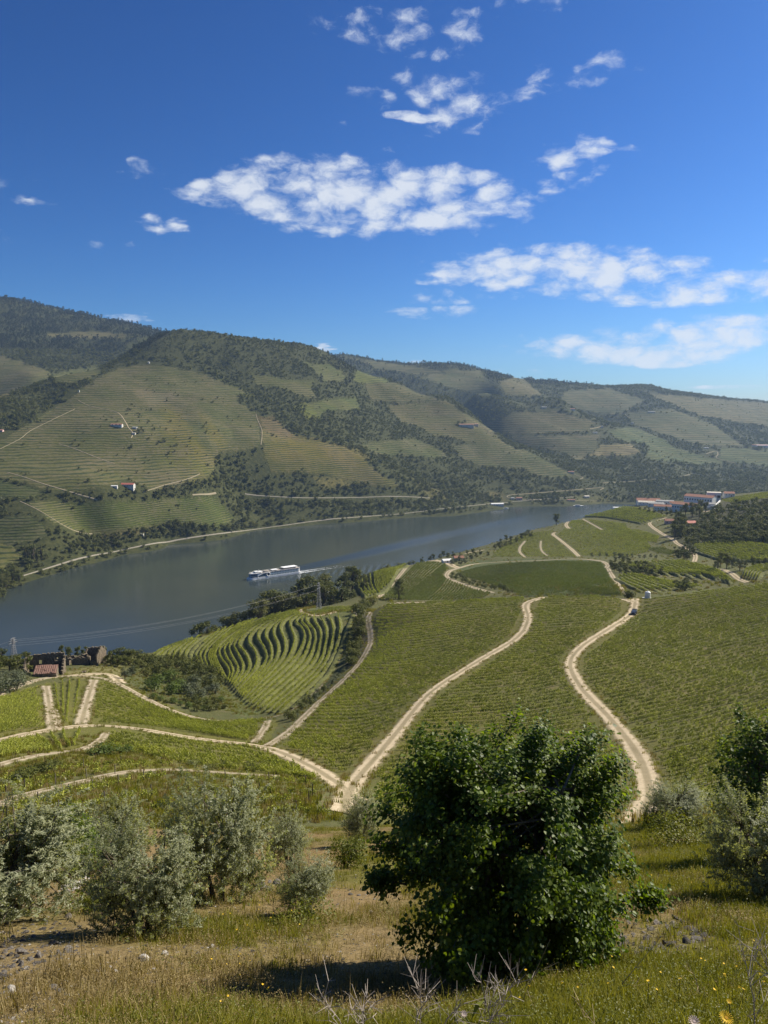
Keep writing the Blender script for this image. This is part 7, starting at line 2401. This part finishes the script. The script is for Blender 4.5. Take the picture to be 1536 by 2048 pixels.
put_broad('broadleaf_tree', (1003, 1928), (4, 50), 2.34, 1.17, 90000, .037, 'large dense dark green broad-leaved tree in the middle of the bank', 500,
          lobes=((-.85, 0, 2.15, .13), (-.35, .1, 2.22, .13), (.25, 0, 2.25, .13), (.62, .1, 2.2, .14), (-.62, -.2, 2.1, .15), (.95, .1, 1.95, .14)),
          sprigs=(((.9, -.2, .75), (1.42, -.15, .78)), ((-.9, -.3, 1.0), (-1.2, -.3, 1.05)), ((.5, -.7, .3), (.7, -1.0, .1)), ((-.4, -1.0, .8), (-.5, -1.3, .95))), singles=300)
put_broad('broadleaf_tree', (1530, 1728), (4, 60), 3.5, 1.25, 12000, .075, 'loose broad-leaved tree behind the olive at the right edge', 510,
          lobes=((-.5, 0, 3.3, .2), (.3, 0, 3.5, .2)), singles=0)

# small leafy bush between the left olives
M_WEED = leaf_mat('weed_leaves', [(.065, .085, .008), (.115, .13, .012), (.18, .18, .02)], .5, .35, .25, 1.5)


def low_bush(px, h, rx, n, leaf, label, seed, cat='shrub', mat=None):
    p = near.hit(px[0], px[1], 4, 60)
    me = bush_mesh('bush', seed, mat or M_WEED, rx, h, n, leaf, 9, True, shell=.55)
    o = bpy.data.objects.new('shrub', me); link(o); o.location = p
    tag(o, label, cat)


low_bush((145, 1760), 1.5, .75, 2600, .06, 'dark leafy bush in the gap between the two left olives', 530, mat=M_BROAD)
low_bush((690, 1735), .75, .8, 2600, .05, 'tuft of yellow green weeds behind the smallest olive', 531)
low_bush((470, 1748), .45, .9, 2000, .05, 'patch of bright green weeds at the foot of the tallest olive', 532)
low_bush((190, 1822), .35, .5, 1500, .04, 'low bright weeds beside the round front olive', 533)
low_bush((1380, 1690), .55, 1.5, 3200, .06, 'wide low green shrub on the crest of the bank at the right', 534)
low_bush((600, 1855), .22, .5, 1200, .035, 'dark low weeds at the foot of the smallest olive', 535)
# ------------------------------------------------------------------ grass, flowers, stalks and stones of the bank
M_GRASS = leaf_mat('green_grass', [(.065, .075, .008), (.115, .118, .011), (.175, .165, .018), (.25, .22, .05)], .6, .35, .2, 1.1)
M_DRY = leaf_mat('dry_grass', [(.10, .075, .022), (.165, .12, .042), (.24, .18, .075), (.34, .28, .14)], .7, .25, .2, 1.3)


def tuft(seed, n, h, r, mat, wid=.006, bend=.5):
    rg = np.random.default_rng(seed)
    V = []; Fc = []
    for k in range(n):
        a = rg.uniform(0, 6.28); d = r * math.sqrt(rg.random())
        x, y = d * math.cos(a), d * math.sin(a)
        hh = h * rg.uniform(.45, 1.15); b = bend * rg.uniform(.1, 1) * hh; ba = rg.uniform(0, 6.28)
        bx, by = b * math.cos(ba), b * math.sin(ba); w = wid * rg.uniform(.6, 1.4); wx, wy = -math.sin(ba + .6) * w, math.cos(ba + .6) * w
        i = len(V)
        V += [(x - wx, y - wy, -.02), (x + wx, y + wy, -.02), (x + bx * .3 + wx * .8, y + by * .3 + wy * .8, hh * .55), (x + bx * .3 - wx * .8, y + by * .3 - wy * .8, hh * .55), (x + bx, y + by, hh)]
        Fc += [(i, i + 1, i + 2), (i, i + 2, i + 3), (i + 3, i + 2, i + 4)]
    me = np_mesh('tuft', np.array(V), np.array(Fc), 3); me.materials.append(mat)
    return me


def mat_leaves(seed, n, r, size, mat):
    """creeping small-leaved weeds"""
    rg = np.random.default_rng(seed)
    C = np.column_stack([rg.normal(0, r * .5, n), rg.normal(0, r * .5, n), np.abs(rg.normal(0, .03, n)) + .01])
    Nn = unit(rand_unit(n, rg) * .6 + [0, 0, 1])
    V, Fc = leaf_quads(C, Nn, rand_unit(n, rg), size * rg.uniform(.6, 1.4, n), size * .6, .1)
    me = np_mesh('weed', V, Fc, 3); me.materials.append(mat)
    return me


def bank_points(n, r0, r1, rg, power=1.0):
    r = r0 * (r1 / r0) ** (rg.random(n) ** power)
    a = rg.uniform(-.66, .66, n)
    x, y = r * np.sin(a), r * np.cos(a)
    return x, y, near.height(x, y), r


def pebble_material(name, a, b):
    m, nt = new_mat(name)
    g = NT(nt)
    co = g.n('ShaderNodeTexCoord').outputs['Object']
    oi = g.n('ShaderNodeObjectInfo').outputs['Random']
    n = g.noise(co, 2.5, 5, .65)
    c = g.mix(g.sstep(g.math('ADD', g.math('MULTIPLY', n, .7), g.math('MULTIPLY', oi, .4)), .35, .85), a, b)
    g.out(g.bsdf(c, .85, g.bump(n, .6, .15), .25).outputs[0])
    return m


M_SLATE = pebble_material('slate', (.075, .068, .058), (.21, .185, .155))
M_QUARTZ = pebble_material('pale_stone', (.36, .33, .28), (.62, .58, .52))


BARE = [[(1185, 1905), (1260, 1840), (1350, 1830), (1430, 1870), (1400, 1905), (1290, 1920), (1205, 1928)], [(0, 1845), (120, 1825), (195, 1850), (205, 1885), (80, 1935), (0, 1965)], [(495, 1765), (565, 1758), (578, 1780), (500, 1790)], [(650, 1740), (795, 1722), (805, 1800), (680, 1818)], [(115, 1778), (175, 1742), (185, 1765), (128, 1795)]]


def grass():
    rg = np.random.default_rng(31)
    kinds = [tuft(600 + s, 34, .10, .10, M_GRASS, .0028, .8) for s in range(3)] + [tuft(610 + s, 24, .08, .10, M_DRY, .003, .9) for s in range(3)] \
        + [mat_leaves(620 + s, 70, .13, .015, M_WEED) for s in range(2)] + [mat_leaves(624 + s, 70, .14, .014, M_DRY) for s in range(2)] + [tuft(630 + s, 16, .19, .10, M_GRASS, .003, .6) for s in range(2)] + [tuft(640, 12, .24, .10, M_DRY, .0022, .5)]
    coll = proto_collection('grass_kind', kinds)
    x, y, z, r = bank_points(106000, 3.4, 48, rg, .85)
    dry = np.clip(.5 + .9 * value_noise(x / 3.1, y / 3.1, 31) + .5 * value_noise(x / 1.1, y / 1.1, 32) - .09 * np.clip(x, -6, 8) - .02 * (r - 10) + .3 * np.clip(.8 - x, 0, 1), 0, 1)
    cov = .5 + .7 * value_noise(x / 1.7, y / 1.7, 71) + .5 * value_noise(x / .6, y / .6, 72) + .3 * (1 - dry) + .12 * np.clip(x, -2, 3)
    keep = rg.random(len(x)) < np.clip(cov, .10, 1)
    cov_ = np.ones(len(x)); gx, gy, _ = project(x, y, z)
    for poly in BARE:
        cov_[in_poly(gx, gy, poly)] = .12
    keep &= rg.random(len(x)) < cov_ * (1 - .62 * dry)
    keep &= ~((r > 9) & (rg.random(len(x)) < .25))
    x, y, z, r, dry = x[keep], y[keep], z[keep], r[keep], dry[keep]
    n = len(x); isdry = rg.random(n) < dry
    u = rg.random(n)
    idx = np.where(isdry, np.where(u < .55, rg.integers(3, 6, n), np.where(u < .985, rg.integers(8, 10, n), 12)), np.where(u < .68, rg.integers(0, 3, n), np.where(u < .95, rg.integers(6, 8, n), rg.integers(10, 12, n))))
    sc = rg.uniform(.5, 1.25, n) * np.clip(.5 + .075 * r, .6, 1.4)
    scatter('grass', np.column_stack([x, y, z]), rg.uniform(0, 6.28, n), sc, idx, coll)
    # loose gravel between the tufts
    gm = []
    for k in range(4):
        me = rock_mesh(760 + k, 'pebble', 1); me.materials.append(M_SLATE if k < 3 else M_QUARTZ); gm.append(me)
    gx, gy, gz, gr = bank_points(30000, 3.5, 30, rg, .9)
    kp = rg.random(len(gx)) < np.clip(.35 - .12 * np.clip(gx, -3, 3) + .6 * value_noise(gx / 1.3, gy / 1.3, 81), .04, 1)
    gx, gy, gz = gx[kp], gy[kp], gz[kp]; m_ = len(gx); gs = rg.lognormal(math.log(.011), .45, m_)
    scatter('gravel', np.column_stack([gx, gy, gz]), rg.uniform(0, 6.28, m_), np.column_stack([gs, gs * .8, gs * .5]), rg.integers(0, 4, m_), proto_collection('gravel_kind', gm))
    # rough grass on the open ground further down, out to the tracks
    k2 = [tuft(650 + s, 30, .6, .5, M_GRASS, .03, .5) for s in range(2)] + [tuft(655 + s, 30, .6, .5, M_DRY, .03, .5) for s in range(2)]
    pts = []
    for poly, m, rr in (([(-60, 1545), (330, 1515), (640, 1560), (700, 1640), (-60, 1700)], 5000, (55, 160)), ([(100, 1345), (250, 1318), (450, 1345), (470, 1425), (300, 1400), (240, 1362), (120, 1360)], 2600, (210, 345)),
                        ([(715, 1130), (900, 1105), (1060, 1060), (1240, 1008), (1340, 1015), (1380, 1092), (1545, 1085), (1545, 1165), (1300, 1192), (900, 1200), (720, 1208)], 4200, (380, 1250)), ([(-60, 1500), (210, 1468), (335, 1515), (200, 1530), (-60, 1562)], 2200, (90, 230)), ([(430, 1400), (470, 1432), (560, 1428), (660, 1352), (700, 1290), (690, 1280), (640, 1370), (540, 1415), (450, 1395)], 1800, (200, 400)), ([(1290, 1640), (1560, 1600), (1560, 1660), (1290, 1660)], 500, (20, 110)), ([(690, 1340), (712, 1225), (745, 1215), (735, 1300), (560, 1485), (540, 1480)], 900, (150, 400))):
        q = np.array(poly, float); lo, hi = q.min(0), q.max(0)
        for _ in range(m):
            w = rg.uniform(lo, hi)
            if in_poly(w[0], w[1], q): pts.append(near.hit(w[0], w[1], *rr))
    pts = np.array(pts); pts = pts[off_track(pts[:, 0], pts[:, 1])]
    n = len(pts)
    ed = np.concatenate(TRACK_EDGES); ed = ed[np.hypot(ed[:, 0], ed[:, 1]) < 460]
    ed = ed[rg.random(len(ed)) < .5] ; ed = ed + rg.normal(0, .45, ed.shape)
    pts = np.concatenate([pts, np.column_stack([ed, near.height(ed[:, 0], ed[:, 1])])]); n = len(pts)
    scatter('rough_grass', pts, rg.uniform(0, 6.28, n), rg.uniform(.5, 1.2, n) * np.where(pts[:, 1] > 380, 2.2, 1.0), rg.choice([0, 1, 0, 1, 2, 3], n), proto_collection('rough_kind', k2))


grass()

def stones():
    rg = np.random.default_rng(41)
    ms = [rock_mesh(700 + k, 'stone') for k in range(6)]; mq = [rock_mesh(720 + k, 'stone') for k in range(3)]
    for m in ms: m.materials.append(M_SLATE)
    for m in mq: m.materials.append(M_QUARTZ)

    def put(poly, n, size, label, group, kind, rr=(3.5, 60), flat=(.35, .6), mind=6):
        for q in sample_px(poly, n, mind, rg):
            p = near.hit(q[0], q[1], *rr)
            me = (ms if kind == 's' else mq)[rg.integers(6 if kind == 's' else 3)]
            o = bpy.data.objects.new('stone', me); link(o)
            s = min(rg.lognormal(math.log(size * 1.35), .45), size * 2.2)
            o.scale = (s, s * rg.uniform(.55, .95), s * rg.uniform(*flat)); o.rotation_euler = (rg.normal(0, .35), rg.normal(0, .35), rg.uniform(0, 6.28))
            o.location = (p[0], p[1], p[2] + .1 * s)
            tag(o, label, 'stone', group)
    put([(1190, 1905), (1260, 1845), (1350, 1835), (1420, 1870), (1400, 1900), (1290, 1915), (1210, 1925)], 120, .036, 'dark slate in the heap on the bank right of the broad tree', 'slates in the right heap', 's', mind=5, flat=(.2, .4))
    put([(0, 1850), (120, 1830), (190, 1850), (200, 1880), (80, 1930), (0, 1960)], 80, .028, 'slate stone on the shaded ground at the left edge', 'slates at the left', 's', mind=6)
    put([(500, 1768), (560, 1762), (570, 1780), (505, 1785)], 9, .075, 'dark slate slab on the dry ground under the tallest olive', 'slates under the tallest olive', 's', mind=10)
    put([(660, 1740), (790, 1725), (800, 1800), (690, 1815)], 34, .03, 'grey stone on the dry ground left of the broad tree', 'stones left of the broad tree', 's', mind=10)
    put([(120, 1775), (175, 1745), (180, 1765), (130, 1790)], 20, .045, 'pinkish stone in the gap between the left olives', 'stones between the left olives', 'q', mind=8)
    put([(0, 1900), (380, 1870), (430, 2040), (0, 2040)], 30, .02, 'small stone in the dry grass of the lower left corner', 'stones in the lower left', 's', mind=25)
    for (x, y, s, words) in ((443, 1862, .05, 'white stone alone on the dry grass right of the round front olive'), (424, 1895, .035, 'pale stone just below the white stone on the dry grass'), (742, 1826, .045, 'white stone on the bank at the left foot of the broad tree'), (287, 1920, .06, 'flat pale stone below the round front olive'), (330, 1910, .045, 'pale stone right of the flat pale stone'), (20, 1985, .05, 'pale stone in the lower left corner'), (512, 1945, .035, 'pale stone at the edge of the tree shadow'), (355, 2010, .045, 'brown stone low in the dry grass'), (398, 1838, .05, 'pale stone beside the foot of the round front olive'), (575, 1985, .03, 'pale pebble inside the tree shadow'), (1220, 1910, .05, 'pale stone at the left end of the slate heap')):
        p = near.hit(x, y, 3.5, 60)
        o = bpy.data.objects.new('stone', mq[rg.integers(3)]); link(o)
        o.scale = (s, s * .8, s * .65); o.rotation_euler = (rg.normal(0, .3), rg.normal(0, .3), rg.uniform(0, 6.28)); o.location = (p[0], p[1], p[2] + .3 * s)
        tag(o, words, 'stone')


stones()

M_YELLOW = plain('yellow_petals', (.80, .52, .02), .6, .12, 8)
M_GOLD = plain('flower_disc', (.55, .30, .015), .7, .2, 20)
M_GREENSTEM = plain('green_stem', (.07, .10, .025), .7, .2, 8)
M_TWIG = plain('bleached_twig', (.36, .31, .26), .85, .2, 10)
M_STRAW = plain('straw', (.38, .30, .16), .85, .2, 10)


def small_flowers():
    rg = np.random.default_rng(51)
    hd = MB()
    for k in range(8):
        a = 6.28 * k / 8
        hd.add([(0, 0, .0), (.6 * math.cos(a - .3), .6 * math.sin(a - .3), .12), (1.0 * math.cos(a), 1.0 * math.sin(a), .1), (.6 * math.cos(a + .3), .6 * math.sin(a + .3), .12)], [(0, 1, 2, 3)])
    hm = hd.mesh('flower_head'); hm.materials.append(M_YELLOW)
    sm = MB().tube([(0, 0, 0), (.02, .01, .5), (0, .02, 1)], [.02, .016, .012], 4).mesh('stem'); sm.materials.append(M_GREENSTEM)
    spots = [([(430, 1840), (600, 1790), (640, 1850), (480, 1880)], 20, 'small yellow flower on the dry grass below the olives', 'yellow flowers below the olives'),
             ([(380, 1900), (520, 1890), (540, 2045), (430, 2045)], 16, 'small yellow flower in the dry grass left of the tree shadow', 'yellow flowers left of the shadow'),
             ([(1000, 1975), (1536, 1920), (1536, 2040), (1000, 2045)], 26, 'small yellow flower in the green grass of the lower right', 'yellow flowers in the lower right'),
             ([(1270, 1700), (1420, 1690), (1420, 1790), (1270, 1790)], 16, 'small yellow flower on the grassy bank right of the broad tree', 'yellow flowers on the right bank'),
             ([(640, 1650), (700, 1640), (715, 1700), (650, 1720)], 24, 'yellow flower in the weeds behind the smallest olive', 'yellow flowers in the weeds')]
    for poly, n, label, group in spots:
        for q in sample_px(poly, n, 5, rg):
            p = near.hit(q[0], q[1] + 12, 3.2, 60)
            h = rg.uniform(.12, .28)
            r = empty('yellow_flower', p, rg.uniform(0, 6.28), label, 'flower', group)
            s = bpy.data.objects.new('stem', sm); link(s, r); s.scale = (h * .5, h * .5, h)
            f = bpy.data.objects.new('flower_head', hm); link(f, r); k = rg.uniform(.007, .012)
            f.location = (0, .02 * h, h); f.scale = (k, k, k); f.rotation_euler = (rg.normal(0, .3), rg.normal(0, .3), 0)


def stem_to(x, y, dist, ground_shift=0.0):
    """a point in the air dist metres away on the line of sight of pixel (x, y), and the ground under it"""
    a, e = px_dir(x, y)
    p = np.array([dist * math.sin(a), dist * math.cos(a), H + dist * float(e)])
    g = np.array([p[0] + ground_shift, p[1] + .05, float(near.height(p[0] + ground_shift, p[1] + .05))])
    return p, g


def big_flower(x, y, dist, size, petals, disc, label, name='yellow_flower', n=21):
    p, g = stem_to(x, y, dist, .04)
    p[2] = max(p[2], g[2] + .15)
    r = empty(name, g, 0, label, 'flower')
    q = p - g
    MB().tube([(0, 0, -.02), tuple(q * .5 + [.02, 0, 0]), tuple(q)], [.004, .003, .0025], 6).build('stem', M_GREENSTEM, r)
    mb = MB()
    for layer in range(2):
        for k in range(n):
            a = 6.283 * (k + .5 * layer) / n; w = 2.6 / n; l = size * (1 - .25 * layer)
            up = .15 + .35 * layer
            mb.add([(.18 * size * math.cos(a), .18 * size * math.sin(a), .02 * size), (.7 * l * math.cos(a - w * .6), .7 * l * math.sin(a - w * .6), up * l * .7), (l * math.cos(a - w * .3), l * math.sin(a - w * .3), up * l), (l * math.cos(a + w * .3), l * math.sin(a + w * .3), up * l), (.7 * l * math.cos(a + w * .6), .7 * l * math.sin(a + w * .6), up * l * .7)], [(0, 1, 2, 3, 4)])
    ft = Matrix.Rotation(R(-28), 4, 'X')
    o = mb.build('petals', petals, r); o.matrix_basis = Matrix.Translation(Vector(q)) @ ft.inverted()
    d = MB(); d.lathe([(0, .12 * size), (.16 * size, .14 * size), (.24 * size, .08 * size), (.2 * size, 0), (0, -.12 * size)], 12)
    o = d.build('disc', disc, r); o.matrix_basis = Matrix.Translation(Vector(q)) @ ft.inverted()
    mb = MB()
    rg = np.random.default_rng(int(x))
    for k in range(6):
        a = rg.uniform(0, 6.28); l = rg.uniform(.05, .12); z = rg.uniform(.02, q[2] * .6)
        mb.add([(0, 0, z), (l * .5 * math.cos(a - .25), l * .5 * math.sin(a - .25), z + l * .4), (l * math.cos(a), l * math.sin(a), z + l * .3), (l * .5 * math.cos(a + .25), l * .5 * math.sin(a + .25), z + l * .4)], [(0, 1, 2, 3)])
    mb.build('leaves', M_WEED, r)


def stalk(x, y, dist, h, seed, label, mat, group=None, lean=.25, branches=9):
    """dry branching stalk rising from the grass; (x, y) is its top"""
    rg = np.random.default_rng(seed)
    p, g = stem_to(x, y, dist)
    g2 = np.array([p[0] + rg.normal(0, lean) * h, p[1] + rg.normal(0, .1) * h, 0]); g2[2] = float(near.height(g2[0], g2[1]))
    q = p - g2
    if q[2] < .12: q[2] = .12 + .3 * h
    r = empty('dry_stalk', g2, 0, label, 'plant', group)
    mid = q * .5 + np.append(rg.normal(0, .05, 2) * h, 0)
    MB().tube([(0, 0, -.03), tuple(mid), tuple(q)], [.0034, .0026, .0011], 5).build('stem', mat, r)
    mb = MB()
    for k in range(branches):
        t = rg.uniform(.3, .95); o = mid * (t * 2) if t < .5 else mid + (q - mid) * (t * 2 - 1)
        d = unit((q + rg.normal(0, .55, 3) * np.linalg.norm(q))[None])[0] * rg.uniform(.12, .4) * np.linalg.norm(q)
        m = o + d * .5 + rg.normal(0, .015, 3)
        mb.tube([o, m, o + d], [.002, .0015, .0008], 4, False)
        for j in range(2):
            d2 = unit((d + rg.normal(0, .6, 3) * np.linalg.norm(d))[None])[0] * rg.uniform(.04, .12)
            mb.tube([m, m + d2], [.0016, .0008], 3, False)
    mb.build('twigs', mat, r)


small_flowers()
big_flower(1452, 2036, 2.75, .024, M_YELLOW, M_GOLD, 'large yellow daisy-like flower at the bottom edge near the right corner')
big_flower(1458, 2003, 3.0, .010, M_YELLOW, M_GOLD, 'small yellow flower just above the large yellow one', n=13)
M_PALEPET = plain('pale_pink_petals', (.55, .44, .40), .8, .1, 8)
big_flower(1388, 2043, 2.9, .022, M_PALEPET, M_PALEPET, 'pale pinkish flower head at the bottom edge left of the large yellow flower', 'pale_flower', 15)
big_flower(928, 2028, 3.3, .016, M_PALEPET, M_PALEPET, 'pale flower head among the dry stalks at the bottom', 'pale_flower', 13)
for k, (x, y, d, h, w) in enumerate(((838, 1965, 3.4, .5, 'leftmost dry branching stalk of the clump under the broad tree'), (868, 1985, 3.4, .5, 'short dry stalk right of the leftmost one under the broad tree'), (958, 1945, 3.6, .6, 'dry stalk with a crooked tip at the left of the middle clump'), (990, 1975, 3.5, .6, 'dry branching stalk in the middle of the clump under the tree'), (1040, 1958, 3.6, .7, 'tall pale branching stalk at the right of the middle clump'), (1022, 1990, 3.4, .5, 'short pale stalk in front of the tall branching one'), (642, 1990, 3.3, .4, 'thin pale stalk in the tree shadow at the bottom'), (735, 1985, 3.3, .45, 'crooked pale stalk in the tree shadow right of the thin one'), (700, 2015, 3.2, .35, 'low forked stalk at the bottom between two taller ones'), (1100, 1880, 4.6, 1.0, 'long bent straw stalk rising before the right foot of the tree'), (1478, 1865, 3.6, .9, 'long leaning pale stalk at the right edge of the picture'), (1512, 1880, 3.5, .8, 'second leaning pale stalk at the right edge'), (1360, 1900, 4.8, .7, 'thin upright straw stalk in front of the slate heap'), (1325, 1870, 5.2, .7, 'thin straw stalk behind the upright one by the slate heap'), (1150, 2000, 3.3, .6, 'straw stalk in the lower right grass'), (920, 2010, 3.2, .4, 'low dry stalk left of the pale flower head'))):
    stalk(x, y, d, h, 900 + k, w, M_TWIG if k not in (9, 12, 13, 14) else M_STRAW, 'dry stalks in the grass', branches=10 if k not in (9, 12, 13, 14) else 3)
